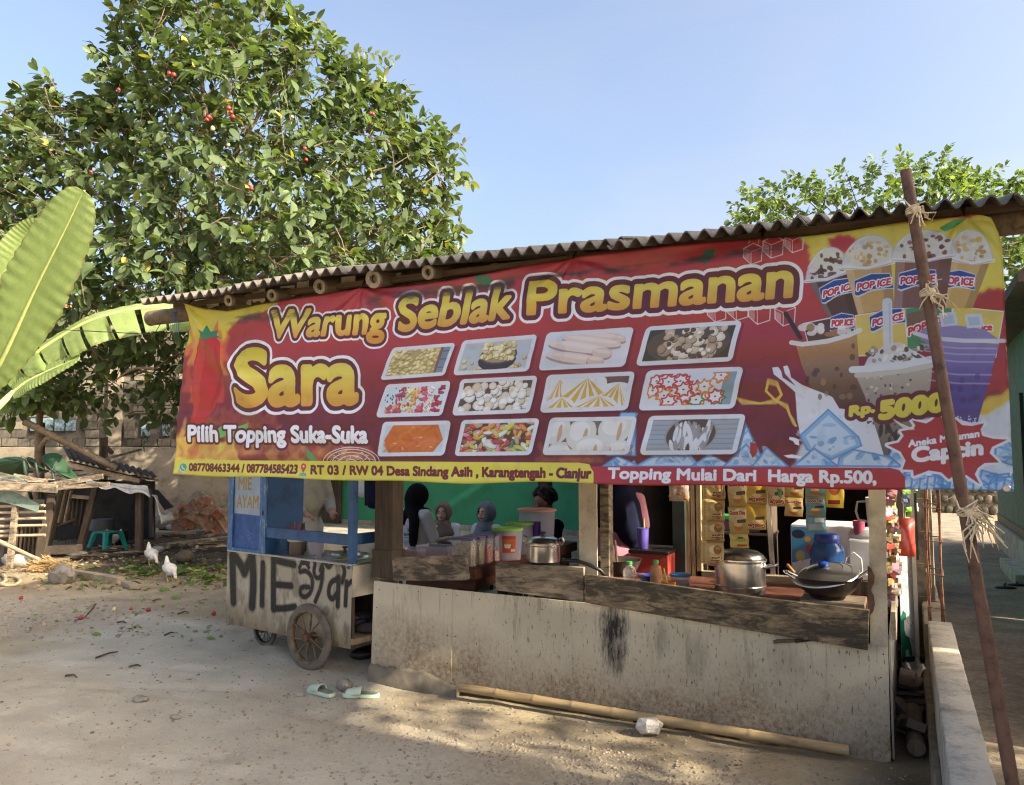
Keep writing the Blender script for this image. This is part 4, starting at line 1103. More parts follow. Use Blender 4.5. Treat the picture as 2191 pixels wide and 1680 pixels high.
obj('wall_body', rough_bar(.095, .235, .8, 5.95, -.05, .5, .0018, 1), MT['concrete'], lw, 50)
obj('wall_footing', rough_bar(.06, .1, .8, 5.95, -.05, .18, .006, 3), MT['concrete_old'], lw, 50)
obj('far_wall', rough_bar(.08, .20, 6.05, 11.0, -.05, .46, .006, 2), MT['concrete_old'], lw, 50)
# rebar column
rbk = thing('rebar_column', 'unfinished rebar cage rising from the low alley wall', 'rebar', (.16, 6.1, .45))
for i, (x, y) in enumerate([(.11, 6.02), (.19, 6.02), (.11, 6.16), (.19, 6.16)]):
    obj('rebar_rod', MB().tube([(x + .004 * math.sin(k * 1.3 + i), y, .3 + k * .2) for k in range(9)], .0075, 6), MT['rebar'], rbk)
for k in range(6):
    z = .58 + k * .22
    obj('stirrup', MB().tube([(.10, 6.01, z), (.20, 6.01, z - .012), (.20, 6.17, z + .01), (.10, 6.17, z + .015)], .004, 5, close=True), MT['rebar'], rbk)
cc = thing('concrete_pillar', 'grey rough concrete pillar with tied rods behind the rebar cage', 'pillar', (.1, 7.0, 0))
obj('shaft', rough_bar(.02, .17, 6.95, 7.1, 0, 1.75, .006, 9, 4), MT['concrete_old'], cc, 50)
for x in (.03, .14):
    obj('rebar_rod', MB().tube([(x, 6.935, .1 + k * .3) for k in range(6)], .007, 6), MT['rebar'], cc)
for k in range(5): obj('stirrup', MB().tube([(.015, 6.93, .5 + .25 * k), (.165, 6.93, .49 + .25 * k)], .004, 5), MT['rebar'], cc)
# teal house along the alley
th = thing('teal_house', 'teal painted house wall at the right edge beyond the alley', 'house', (1.45, 14, 0))
thb = MB().bb((1.42, 9.0, 0), (5.5, 16.2, 3.3)); obj('wall', thb, MT['teal_wall'], th)
obj('plinth', MB().bb((1.36, 9.0, 0), (1.43, 16.2, .42)), MT['concrete'], th); obj('skirting', MB().bb((1.405, 9, .42), (1.425, 16.2, .56)), MT['dark_green'], th)
obj('roof', MB().prism([(1.0, 8.6, 3.2), (6.0, 8.6, 3.2), (6, 8.6, 3.3), (3.4, 8.6, 4.6), (1.0, 8.6, 3.3)], (0, 8, 0)), MT['roof_old'], th)
obj('door_post', MB().bb((1.38, 12.3, .42), (1.45, 12.42, 2.4)), MT['dark_green'], th)
obj('step', MB().bb((1.12, 11.2, 0), (1.37, 12.9, .16)), MT['concrete'], th, 35, .01)
# back end of the alley
aw = thing('stone_wall', 'weathered stone wall closing the far end of the alley', 'wall', (1, 24, 0))
obj('wall_body', MB().bb((-3, 24, 0), (7, 24.4, 1.5)), MT['concrete_old'], aw)
for i in range(70):
    x, z = -.6 + (i % 14) * .2 + .1 * (i // 14 % 2), .12 + (i // 14) * .28
    obj('stone', MB().ell((x, 23.98, z), (.1, .06, .12), 8, (0, .3 * NR.randn(), 0)), MT['brick%d' % (i % 4)], aw)
# house added on the right, out of the frame, to shade yard and banner
def house(name, label, x0, x1, y0, y1, h, wallm, ridge=1.2, eave=.35):
    o = thing(name, label, 'house', ((x0 + x1) / 2, (y0 + y1) / 2, 0))
    obj('wall', MB().bb((x0, y0, 0), (x1, y1, h)), wallm, o)
    obj('roof', MB().prism([(x0 - eave, y0 - eave, h), (x1 + eave, y0 - eave, h), ((x0 + x1) / 2, y0 - eave, h + ridge)], (0, y1 - y0 + 2 * eave, 0)), MT['terracotta'], o)
    for k in range(3):
        y = y0 + (y1 - y0) * (.2 + .28 * k)
        w_ = obj('window', MB().bb((x0 - .03, y, 1.0), (x0 + .02, y + .9, 2.1)), MT['wood_dark'], o); obj('pane', MB().bb((x0 - .04, y + .08, 1.08), (x0 - .025, y + .82, 2.02)), MT['glass_block'], w_)
    return o
house('shade_house', 'plastered house added out of view to shade the yard', 2.2, 5.5, 1.0, 3.42, 5.6, MT['white_wall'], 1.0, .08)
yw = thing('shade_wall', 'plain cement wall added out of view to shade the alley', 'wall', (1.5, 5, 0))
for y0, y1 in ((3.5, 4.75), (5.1, 8.95)): obj('wall_body', MB().bb((1.46, y0, 0), (1.6, y1, 1.36)), MT['concrete'], yw)  # unseen wall added to shade alley and low wall; gap lets sun through

# ------------------------------------------------------------------ stall
YF = 4.63
st = thing('food_stall', 'open wooden food stall with corrugated roof and grimy cement board front', 'stall', (-1.8, 5, 0))
# corrugated roof: sheets one metre wide, overlapping; pitch rises to the back
PITCH = math.tan(R(14.2)); RY0, RZ0 = 3.42, 2.575
def roof_z(x, y, lift=0): return float(np.interp(x, [-4.4, -3.5, -2.9, -2, -1.2, 0, .5, 1.3], [2.578, 2.582, 2.605, 2.595, 2.572, 2.575, 2.55, 2.53])) + (y - RY0) * PITCH + lift + .020 * math.sin(2 * math.pi * x / .0775)
xs0 = -4.40
for i in range(7):
    x0 = xs0 + i * .80; lift = .008 * (i % 2); y0 = RY0 - .03 * math.sin(i * 2.1)
    m = MB()
    nx = 84; W_ = .87
    top = lambda a, b: (x0 + a * W_, y0 + b * 5.2 + .004 * math.sin(a * 20 + i), roof_z(x0 + a * W_, y0 + b * 5.2, lift + .006 * math.sin(i + b * 3)))
    bot = lambda a, b: (lambda p: (p[0], p[1], p[2] - .007))(top(a, b))
    m.grid(top, nx, 6); m.grid(bot, nx, 6)
    n1_ = (nx + 1) * 7
    m.f += [(k * 7, (k + 1) * 7, n1_ + (k + 1) * 7, n1_ + k * 7) for k in range(nx)]; m.m += [0] * nx
    obj('roof_sheet', m, MT['roof_sheet'], st, 60)
# bamboo rafters with open ends
for i, (u, v_, r_) in enumerate([(489, 643, .034), (582, 628, .036), (684, 612, .042), (799, 597, .050), (916, 583, .038), (1060, 566, .05), (1240, 540, .05), (1450, 515, .05), (1640, 493, .05), (1850, 462, .05), (2040, 440, .05)]):
    yr = 3.50 if i < 5 else 3.72; p = onY(u, v_, yr); z0 = min(p.z, roof_z(p.x, yr) - r_ - .02)
    pts = [(p.x, yr + k * .55, z0 + k * .55 * PITCH) for k in range(9)]
    ra = obj('rafter', MB().tube(pts, r_, 12, cap=False), MT['bamboo_old'], st)
    a = Vector(pts[0]); d = (Vector(pts[1]) - a).normalized(); Mx = d.to_track_quat('Z', 'Y').to_matrix()
    obj('cut_end', MB().lathe([(r_ * 1.02, -.004), (r_ * 1.02, .02), (r_ * .5, .02), (r_ * .5, -.002), (r_ * 1.02, -.004)], 16, a, Mx, cap=False), MT['bamboo_end'], ra)
    obj('node_wall', MB().lathe([(r_ * .5, .03), (.0, .034)], 16, a, Mx, cap=False), MT['bamboo_end'], ra)
bz = onY(335, 680, 3.72).z
obj('eave_beam', MB().tube([(onY(322, 680, 3.72).x + k * .56, 3.72, bz + .006 * math.sin(k)) for k in range(11)], .052, 14), MT['bamboo_old'], st)
obj('beam_end', MB().lathe([(.054, 0), (.040, -.002), (.03, .03), (0, .03)], 14, (onY(322, 680, 3.72).x - .002, 3.72, bz), Matrix.Rotation(R(90), 3, 'Y'), cap=False), MT['bamboo_end'], st)
obj('roof_batten', MB().bar((-4.3, 3.62, RZ0 + .0), (1.1, 3.62, RZ0 + .0), .04, .03), MT['wood_darkx'], st)
for y in (4.7, 6.0, 7.3): obj('purlin', MB().bar((-4.3, y, roof_z(0, y) - .05), (1.1, y, roof_z(0, y) - .05), .06, .05), MT['wood_darkx'], st)
# torn lining hanging under the eave
for i, (u, v_, w_, h_) in enumerate([(455, 652, 26, 16), (520, 640, 34, 20), (552, 632, 30, 24), (615, 622, 30, 18), (648, 614, 26, 26), (706, 606, 22, 16), (745, 600, 30, 14), (846, 592, 24, 12)]):
    q = [(u - w_ / 2, v_ - h_ / 2), (u + w_ / 2, v_ - h_ / 2 - 3)] + [(u + w_ / 2 - w_ * k / 5, v_ + h_ / 2 + NR.uniform(-7, 5)) for k in range(6)]
    obj('torn_lining', MB().prism([onY(a, b, 3.62 + .004 * i) for a, b in q], (0, .004, 0)), MT['concrete'], st, 0)
tie = MB()
for k in range(5): tie.tube([onY(368 + k * 2, 672, 3.66) + Vector((0, 0, .02 * math.sin(k))), onY(366 + 4 * k, 690, 3.655), onY(362 + 5 * k, 706 + 3 * k, 3.65)], .002, 4)
obj('blue_twine', tie, MT['lid_blue'], st)
# front boards (cement panels)
def face(pts, Y, th, name, mat, parent, bevel=0):
    return obj(name, MB().prism([onY(u, v_, Y) for u, v_ in pts], (0, th, 0)), mat, parent, 35, bevel)
face([(800, 1243), (967.4, 1262), (965.4, 1462), (940, 1460), (900, 1448), (880, 1452), (845, 1440), (815, 1441), (808, 1446), (793, 1446)], YF, .010, 'cement_board', MT['panel'], st)
face([(968, 1262), (1250, 1290), (1600, 1338), (1900, 1384), (1906, 1630), (1880, 1634)] + [(u_, 1634 - (1880 - u_) * .1735 + NR.uniform(-5, 3)) for u_ in range(1855, 1000, -22)] + [(985, 1480), (967, 1466)], YF + .003, .010, 'cement_board', MT['panel'], st)
obj('top_rail', MB().bar(onY(798, 1243, YF + .05) + Vector((0, 0, -.03)), onY(1900, 1384, YF + .05) + Vector((0, 0, -.03)), .06, .04), MT['wood_grey'], st)
nh = MB().lathe([(0, -.002), (.004, -.002), (.004, 0)], 8, M=Matrix.Rotation(R(-90), 3, 'X')).mesh('nail')
for (u, v_) in [(812, 1262), (850, 1258), (895, 1266), (955, 1272), (978, 1274), (1026, 1282), (958, 1360), (974, 1362), (806, 1300), (804, 1380), (1160, 1304), (1290, 1318), (958, 1420), (1020, 1378), (1230, 1330), (1890, 1400), (1885, 1450), (1500, 1350)]:
    o = link('nail', nh, MT['iron'], st); o.matrix_parent_inverse = Matrix(); o.location = onY(u, v_, YF - .002) - Vector((-1.8, 5, 0))
plx = [onY(798, 1470, YF + .02).x, onY(985, 1480, YF + .02).x]
pl = MB(); r_ = np.random.RandomState(3)
N_ = 26; vs_ = []
for k in range(N_ + 1):
    x = plx[0] + (plx[1] - plx[0]) * k / N_; zt = .125 - .075 * max(0, (k - 16) / 10) + r_.uniform(-.008, .008); yo = r_.uniform(-.003, .003)
    vs_ += [(x, YF - .05 + yo, -.03), (x, YF - .035 + yo, zt - .012), (x, YF - .02, zt), (x, YF + .1, zt), (x, YF + .1, -.03)]
pl.add(vs_, [(k * 5 + j, (k + 1) * 5 + j, (k + 1) * 5 + j + 1, k * 5 + j + 1) for k in range(N_) for j in range(4)] + [(0, 1, 2, 3, 4), tuple(N_ * 5 + j for j in range(5))])
obj('plinth', pl, MT['concrete_old'], st, 50)
face([(1060, 1206), (1249, 1214), (1248, 1288), (1060, 1263)], YF - .035, .026, 'counter_plank', MT['wood_grey'], st, .003)
o_ = face([(1252, 1229), (1430, 1252), (1600, 1276), (1860, 1306), (1857, 1392), (1560, 1342), (1252, 1290)], YF - .045, .03, 'counter_plank', MT['wood_burnt'], st, .003)
o_['label'] = 'charred and peeling long plank'
face([(838, 1193), (995, 1188), (1003, 1238), (998, 1242), (842, 1243)], YF - .03, .024, 'counter_plank', MT['wood_grey'], st, .003)
# posts
obj('post', MB().bb((-3.50, 4.76, .70), (-3.34, 4.90, 2.75)), MT['wood_dark'], st, 35, .006)
obj('post_foot', MB().bb((-3.51, 4.745, .70), (-3.33, 4.91, .90)), MT['wood_dark'], st, 35, .006)
obj('post', MB().bb((-1.735, 4.72, .6), (-1.675, 4.80, 2.8)), MT['wood_grey'], st, 35, .004); obj('post_board', MB().bb((-1.865, 4.69, .72), (-1.745, 4.705, 2.7)), MT['post_paint'], st)
obj('post', MB().bb((-.185, 4.655, .0), (-.115, 4.73, 2.85)), MT['wood_grey'], st, 35, .004); face([(1857, 960), (1893, 960), (1900, 1385), (1862, 1379)], YF - .004, .008, 'post_board', MT['post_paint'], st)
obj('post', MB().bb((-3.62, 7.9, 0), (-3.5, 8.02, 3.2)), MT['wood_dark'], st); obj('post', MB().bb((-2.78, 7.4, 0), (-2.66, 7.5, 3.1)), MT['wood_dark'], st)
# right side
obj('side_panel', MB().bb((-.112, YF + .012, .02), (-.102, 6.9, .63)), MT['alu_dull'], st)
sb0, sb1 = onX(1903, 1350, -.09), onX(1945, 1228, -.09)
obj('side_plank', MB().bar((-.085, YF + .01, .70), (-.085, 6.7, .86), .025, .15), MT['wood_paley'], st, 35, .003)
# back partition: door leaf, lit door frame, counter window
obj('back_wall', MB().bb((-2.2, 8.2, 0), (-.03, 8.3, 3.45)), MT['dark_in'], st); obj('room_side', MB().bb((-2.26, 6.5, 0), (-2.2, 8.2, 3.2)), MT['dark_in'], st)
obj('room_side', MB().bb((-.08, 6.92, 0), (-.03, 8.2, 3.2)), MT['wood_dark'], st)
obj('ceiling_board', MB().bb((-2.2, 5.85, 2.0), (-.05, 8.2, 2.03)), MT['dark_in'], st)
obj('door_leaf', MB().bb((onY(1440, 1100, 5.82).x, 5.80, .05), (onY(1466, 1100, 5.82).x, 5.835, 2.0)), MT['dark_green'], st)
for u0, u1 in ((1467, 1476), (1478, 1486), (1490, 1499)):
    obj('door_frame', MB().bb((onY(u0, 1100, 5.7).x, 5.70, .55), (onY(u1, 1100, 5.7).x, 5.75, 2.0)), MT['wood_pale'], st)
obj('window_rail', MB().bb((-1.36, 5.70, .70), (-.05, 5.78, .76)), MT['wood_palex'], st)
obj('window_mullion', MB().bar(onY(1641, 1050, 5.75), onY(1655, 1240, 5.75), .03, .03), MT['alu'], st)
# counter inside
ct = thing('kitchen_counter', 'dark wooden kitchen counter behind the charred front plank', 'counter', (-1.3, 5.1, 0))
obj('counter_top', MB().bb((-2.46, 4.78, .70), (-.14, 5.62, .735)), MT['table_red'], ct, 35, .003)
for x in (-2.4, -1.3, -.2):
    for y in (4.84, 5.56): obj('leg', MB().bb((x - .03, y - .03, 0), (x + .03, y + .03, .70)), MT['wood_dark'], ct)
tb = thing('serving_table', 'long reddish brown wooden table holding the topping boxes', 'table', (-3.1, 5.8, 0))
obj('table_top', MB().bb((-3.42, 4.95, .70), (-2.76, 6.9, .78)), MT['table_red'], tb, 35, .004); obj('apron', MB().bb((-3.38, 5.0, .62), (-2.80, 6.85, .70)), MT['table_red'], tb)
for x in (-3.33, -2.85):
    for y in (5.06, 6.8): obj('leg', MB().bb((x - .035, y - .035, 0), (x + .035, y + .035, .63)), MT['table_red'], tb)
# green house and terrace behind
GH0 = onY(640, 1060, 11).x
gh = thing('green_house', 'bright green plastered house wall behind the seated customers', 'house', (-6, 11, 0))
obj('wall', MB().bb((GH0, 11.0, 0), (-2.3, 11.2, 3.3)), MT['green_wall'], gh); obj('wall', MB().bb((-2.32, 8.3, 0), (-2.27, 11.0, 3.3)), MT['green_wall'], gh)
obj('skirting', MB().bb((GH0, 10.985, .38), (-2.3, 11.0, .46)), MT['concrete'], gh)
dx = onY(690, 1060, 10.95).x
obj('door', MB().bb((dx - .45, 10.95, .40), (dx + .40, 10.99, 2.5)), MT['wood_dark'], gh)
obj('roof', MB().prism([(GH0 - .3, 10.2, 3.2), (GH0 - .3, 15, 5.0), (GH0 - .3, 15, 5.1), (GH0 - .3, 10.2, 3.3)], (-2.0 - GH0, 0, 0)), MT['terracotta'], gh)
ter = tag(obj('terrace', MB().bb((GH0, 9.6, 0), (-2.3, 11.0, .38)).bb((-6.4, 6.4, 0), (-2.3, 9.6, .05)), MT['concrete']), kind='structure')

# ------------------------------------------------------------------ banner
bn = thing('banner', 'large red and yellow printed food stall banner tied under the roof edge', 'banner', (-1.8, YB, 1.4))
TOPE = [(403, 652), (440, 660), (485, 664), (540, 655), (600, 646), (667, 633), (725, 622), (773, 615), (834, 617), (890, 611), (940, 603), (1032, 585), (1130, 568), (1226, 553), (1290, 543), (1360, 534), (1426, 526), (1500, 521), (1574, 516), (1650, 510), (1718, 506), (1816, 493), (1880, 483), (1947, 472), (2000, 466), (2063, 461), (2100, 463), (2122, 468), (2136, 500), (2144, 522)]
BOTE = [(375, 1015), (500, 1020), (640, 1023), (800, 1029), (1000, 1033), (1150, 1032), (1272, 1034), (1400, 1037), (1600, 1041), (1800, 1045), (1935, 1047), (2060, 1050), (2168, 1053)]
tp = np.array([onY(u, v_, YB)[:] for u, v_ in TOPE]); bt = np.array([onY(u, v_, YB)[:] for u, v_ in BOTE])
NS, NTt = 420, 96
s_ = np.linspace(0, 1, NS + 1); bxx = bt[0, 0] + (bt[-1, 0] - bt[0, 0]) * s_; bzz = np.interp(bxx, bt[:, 0], bt[:, 2])
txx = tp[0, 0] + (tp[-1, 0] - tp[0, 0]) * s_; tzz = np.interp(txx, tp[:, 0], tp[:, 2])
T_ = np.linspace(0, 1, NTt + 1)
X2 = bxx[:, None] * (1 - T_) + txx[:, None] * T_; Z2 = bzz[:, None] * (1 - T_) + tzz[:, None] * T_
Z2 = Z2 + .004 * np.sin(X2 * 7)
Y2 = np.full_like(X2, YB)
ties = [(403, 652), (773, 615), (1226, 553), (2063, 461)]
for k, (u, v_) in enumerate(ties):      # folds fan out from every tie
    p = onY(u, v_, YB); dx_, dz_ = X2 - p.x, Z2 - p.z; rr = np.hypot(dx_, dz_); an = np.arctan2(dx_, -dz_)
    Y2 += .010 * np.exp(-rr / .30) * np.cos(an * 13 + k) * sstep(.0, .10, rr) + .006 * np.exp(-rr / .6) * np.cos(an * 7 + 2 * k)
p = onY(403, 652, YB); dd = ((X2 - p.x) - (p.z - Z2) * .9) / 1.35      # diagonal pull from the top left corner
Y2 += -.030 * np.exp(-(dd / .055) ** 2) * sstep(1.0, .25, X2 - p.x) + .020 * np.exp(-((dd + .14) / .06) ** 2) * sstep(.9, .2, X2 - p.x)
Y2 += .012 * (fbm(X2 * 1.4 + 5, Z2 * 1.8, 3, 31) - .5) + .013 * (fbm(X2 * 1.6, Z2 * 11, 3, 33) - .5) * 2 + .016 * (fbm(X2 * 3 + Z2 * 3, Z2 * 3 - X2 * 2, 3, 35) - .5)
Y2 += .010 * np.sin((X2 * .35 - Z2) * 18 + 3 * fbm(X2 * 1.2, Z2 * 2, 2, 37)) * np.exp(-((Z2 - tzz[:, None] + .06) / .09) ** 2)     # roll of slack along the top
Y2 += -.02 * np.exp(-((Z2 - bzz[:, None]) / .06) ** 2) * .5 * (1 + np.sin(X2 * 5)) * .6 - .02 * (1 - T_)[None]
idx = np.arange((NS + 1) * (NTt + 1)).reshape(NS + 1, NTt + 1)
Q = np.stack([idx[:-1, :-1], idx[1:, :-1], idx[1:, 1:], idx[:-1, 1:]], -1).reshape(-1, 4)
sheet = npmesh('sheet', np.stack([X2, Y2, Z2], -1).reshape(-1, 3), Q, MT['banner'], bn)
me = sheet.data; L = me.uv_layers.new(name='UVMap'); vi = np.empty(len(me.loops), np.int32); me.loops.foreach_get('vertex_index', vi)
uvv = np.stack([(X2.ravel() - BX0) / (BX1 - BX0), (Z2.ravel() - BZ0) / (BZ1 - BZ0)], 1)[vi].astype(np.float32); L.data.foreach_set('uv', uvv.ravel())
sd = sheet.modifiers.new('thick', 'SOLIDIFY'); sd.thickness = .0008
gr = MB().lathe([(.006, 0), (.013, 0), (.014, .002), (.012, .004), (.006, .003)], 16, M=Matrix.Rotation(R(90), 3, 'X')).mesh('grommet')
for (u, v_) in [(2154, 1045), (385, 1008)]:
    o = link('grommet', gr, MT['alu_dull'], bn); o.matrix_parent_inverse = Matrix(); o.location = onY(u, v_, YB - .035) - Vector((-1.8, YB, 1.4))
for k, (u, v_) in enumerate(ties + [(1630, 512)]):
    p = onY(u, v_, YB - .006); m = MB()
    for j in range(3): m.tube([p, p + Vector((.01 * j - .01, .04, .05)), p + Vector((.012 * j, .10 + .02 * j, .075))], .003, 5)
    obj('tie_cord', m, MT['iron'], bn)
# rusty pipe leaning on the eave, tied to the banner
pp = thing('rusty_pipe', 'rusty brown pipe leaning against the roof edge across the banner', 'pipe', (.33, 2.9, 0))
a, b = onY(1938, 366, 3.34), onY(2168, 1690, 3.02)
d = (b - a).normalized(); foot = a + d * ((-.05 - a.z) / d.z)
a0 = a - d * .0
obj('pipe_tube', MB().tube([a0 + (foot - a0) * k / 24 for k in range(25)], [.0205 + .0006 * math.sin(k * 2.2) for k in range(25)], 16), MT['rust'], pp)
for k, (u, v_) in enumerate([(1960, 452), (1996, 628), (2088, 1095)]):
    tt = (v_ - 366) / (1690 - 366.0); best = min((abs((CY - F * ((a0 + (foot - a0) * q - Vector((0, 0, EYE))).dot(Vector(UP)) / (a0 + (foot - a0) * q - Vector((0, 0, EYE))).dot(Vector(FW)))) - v_), q) for q in [i / 400 for i in range(400)])
    c = a0 + (foot - a0) * best[1]; ax = (foot - a0).normalized(); Mx = ax.to_track_quat('Z', 'Y').to_matrix(); m = MB()
    for j in range(4): m.tube([c + ax * (.006 * (j - 1.5)) + Mx @ Vector((.0235 * math.cos(q), .0235 * math.sin(q), .004 * math.sin(q * 2 + j))) for q in [i * .524 for i in range(12)]], .0035, 5, close=True)
    nn = [12, 14, 24][k]; L_ = [.05, .06, .10][k]; rs = np.random.RandomState(k)
    kn = c + Vector((.012, -.03, 0))
    for j in range(nn):
        dr = Vector(RT) * rs.uniform(-.25, 1.5) + Vector((0, 0, rs.uniform(-1.1, .6))); dr.normalize(); l_ = L_ * rs.uniform(.5, 1.1)
        w1, w2 = Vector(rs.randn(3)) * .012, Vector(rs.randn(3)) * .02; m.tube([kn, kn + dr * l_ * .35 + w1, kn + dr * l_ * .7 + w2 + Vector((0, 0, -.12 * l_)), kn + dr * l_ + w1 + w2 + Vector((0, 0, -.5 * l_))], [.0042, .0036, .003, .0018], 5)
    m.ell(kn, (.016, .014, .016), 8)
    obj('string_tie', m, MT['rope'], pp)
# ------------------------------------------------------------------ small goods on and over the counter
def base(u, v_, Y): return onY(u, v_, Y)
def widthm(u0, u1, v_, Y): return (onY(u1, v_, Y) - onY(u0, v_, Y)).length * .93

# printed sachets
def scan(bgc, fn): c = Canvas(150, 170, bgc); c.a *= (.9 + .2 * fbm(c.xx / 40, c.yy / 40, 3, 3))[..., None]; fn(c); return c
def s_latte(c):
    c.poly([(0, 0), (150, 0), (150, 14), (0, 14)], (170, 140, 90)); c.poly([(0, 0), (38, 0), (38, 170), (0, 170)], (206, 184, 132))
    for k in range(12): c.poly([(12, 20 + k * 12), (26, 22 + k * 12), (26, 27 + k * 12), (12, 25 + k * 12)], (150, 116, 66))
    c.ell(88, 60, 34, 30, (222, 206, 168)); c.ell(108, 62, 26, 34, (150, 104, 54)); c.ell(112, 50, 18, 12, (190, 140, 70))
    c.text('Latte', (138, 112), (70, 116), -18, [(3, (226, 210, 176)), (0, (96, 56, 36))], 1.5); c.text('Creamy', (142, 134), (64, 138), -14, [(3, (226, 210, 176)), (0, (96, 56, 36))], 1.2); c.poly([(96, 148), (120, 147), (120, 158), (96, 159)], (190, 60, 50))
def s_gd(c, flip=False, tone=(206, 186, 120), cup=True):
    c.poly([(0, 0), (150, 0), (150, 10), (0, 10)], (196, 168, 96)); c.poly([(0, 160), (150, 160), (150, 170), (0, 170)], (190, 160, 90))
    c.poly([(0, 80), (60, 110), (150, 84), (150, 160), (0, 160)], tuple(x * .88 for x in tone)); c.ell(75, 128, 36, 26, (196, 120, 66)); c.ell(75, 116, 34, 12, (226, 196, 150)); c.poly([(70, 84), (138, 78), (138, 100), (70, 104)], (52, 36, 32))
    if not flip: c.text('Good Day', (14, 52), (136, 50), 26, [(3, (230, 222, 196)), (0, (160, 26, 44))], 1.6)
    else: c.text('Good Day', (138, 132), (14, 134), -26, [(3, (230, 222, 196)), (0, (150, 36, 44))], 1.6)
printmat('sachet_latte', scan((196, 172, 120), s_latte), .35, .25)
printmat('sachet_white', scan((206, 192, 150), lambda c: s_gd(c)), .3, .25)
printmat('sachet_yellow', scan((206, 166, 60), lambda c: s_gd(c, True, (222, 190, 90))), .3, .25)
printmat('sachet_cappu', scan((196, 176, 150), lambda c: (s_gd(c, True, (200, 160, 120)), c.poly([(95, 60), (130, 70), (126, 120), (100, 110)], (60, 140, 80)), c.ell(50, 50, 30, 24, (210, 170, 150)))), .3, .25)
printmat('sachet_tan', scan((200, 176, 110), lambda c: s_gd(c, False, (216, 190, 130))), .3, .25)
printmat('sachet_blue', scan((96, 160, 186), lambda c: s_gd(c, False, (120, 180, 200))), .3, .25)
printmat('sachet_blueback', scan((110, 156, 180), lambda c: [c.poly([(70, 20), (140, 18), (140, 60), (70, 62)], (222, 224, 224))] + [c.line([(20, 80 + 9 * k), (130, 78 + 9 * k)], 3, (226, 230, 230)) for k in range(7)]), .3, .25)
printmat('sachet_chips', scan((214, 190, 70), lambda c: (c.ell(75, 60, 46, 44, (170, 84, 40)), c.ell(84, 50, 30, 30, (206, 130, 60)), c.poly([(30, 130), (120, 128), (120, 150), (30, 152)], (150, 40, 40)))), .3, .25)
printmat('sachet_tea', scan((206, 190, 110), lambda c: (c.ell(92, 70, 40, 30, (150, 170, 70)), c.poly([(70, 40), (110, 38), (110, 60), (70, 62)], (60, 60, 50)), c.poly([(60, 130), (136, 126), (136, 146), (60, 150)], (196, 60, 50)))), .3, .25)
def pillow(x0, x1, z0, z1, Y, mat, parent, puff=.012, lean=0.0, seed=0):
    n = 9; m = MB(); r = np.random.RandomState(seed)
    def sf(sg):
        def f(a, b):
            e = (1 - (2 * a - 1) ** 4) * (1 - (2 * b - 1) ** 4)
            return (x0 + (x1 - x0) * a + .002 * math.sin(b * 9 + seed), Y + lean * (1 - b) + sg * (puff * e * (1 + .35 * math.sin(a * 7 + b * 5 + seed)) + .0008), z0 + (z1 - z0) * b)
        return f
    m.grid(sf(-1), n, n); m.grid(sf(1), n, n)
    me = m.mesh('sachet', 60)
    set_uv(me, lambda c: ((c.x - x0) / (x1 - x0), (c.z - z0) / (z1 - z0)))
    return link('sachet', me, mat, parent)
YS = 4.80
strips = [((1504, 1551), 1020, [1067, 1113, 1157, 1207], ['sachet_latte'] * 4, 'cream coloured coffee sachet strip, longest of the hanging strips'),
          ((1556, 1597), 1022, [1084, 1141, 1172], ['sachet_white', 'sachet_white', 'sachet_tea'], 'white coffee sachet strip hanging next to the longest cream strip'),
          ((1599, 1641), 1020, [1078, 1133], ['sachet_yellow'] * 2, 'yellow upside down coffee sachet strip with two sachets showing'),
          ((1640, 1678), 1024, [1084], ['sachet_cappu'], 'cappuccino sachet with green edge hanging over the steamer pot'),
          ((1682, 1720), 1020, [1064, 1105], ['sachet_tan'] * 2, 'tan coffee sachet strip hanging left of the blue one'),
          ((1722, 1764), 1020, [1062, 1104, 1141], ['sachet_blue', 'sachet_blue', 'sachet_blueback'], 'blue coffee sachet strip hanging above the water gallon'),
          ((1766, 1807), 1018, [1086], ['sachet_chips'], 'bright yellow sachet with red label, rightmost hanging sachet')]
for i, ((u0, u1), v0, ends, mats, lab) in enumerate(strips):
    p0 = onY(u0, v0, YS + .03 * math.sin(i * 2))
    t_ = thing('sachet_strip', lab, 'sachets', (p0.x, p0.y, 1.5), 'coffee sachet strips hanging under the roof')
    pv = v0
    for k, ve in enumerate(ends):
        a, b = onY(u0, ve, p0.y), onY(u1, pv, p0.y)
        pillow(a.x, b.x, a.z + .001, onY(u0, pv, p0.y).z, p0.y + .004 * k, MT[mats[k]], t_, .010 if mats[0] != 'sachet_latte' else .018, .01, i * 7 + k); pv = ve
    t_.rotation_euler = (0, [.02, -.03, .025, -.04, .03, -.02, .035][i], [.2, -.15, .1, -.25, .12, -.1, .2][i])
    obj('hook_string', MB().tube([(p0.x + .05, p0.y, onY(u0, v0, p0.y).z), (p0.x + .05, p0.y, 2.3)], .002, 5), MT['black_wire'], t_)
obj('strip_pole', MB().tube([(-1.6, 5.02, 2.32), (-.1, 5.02, 2.32)], .015, 8), MT['bamboo_old'], st)
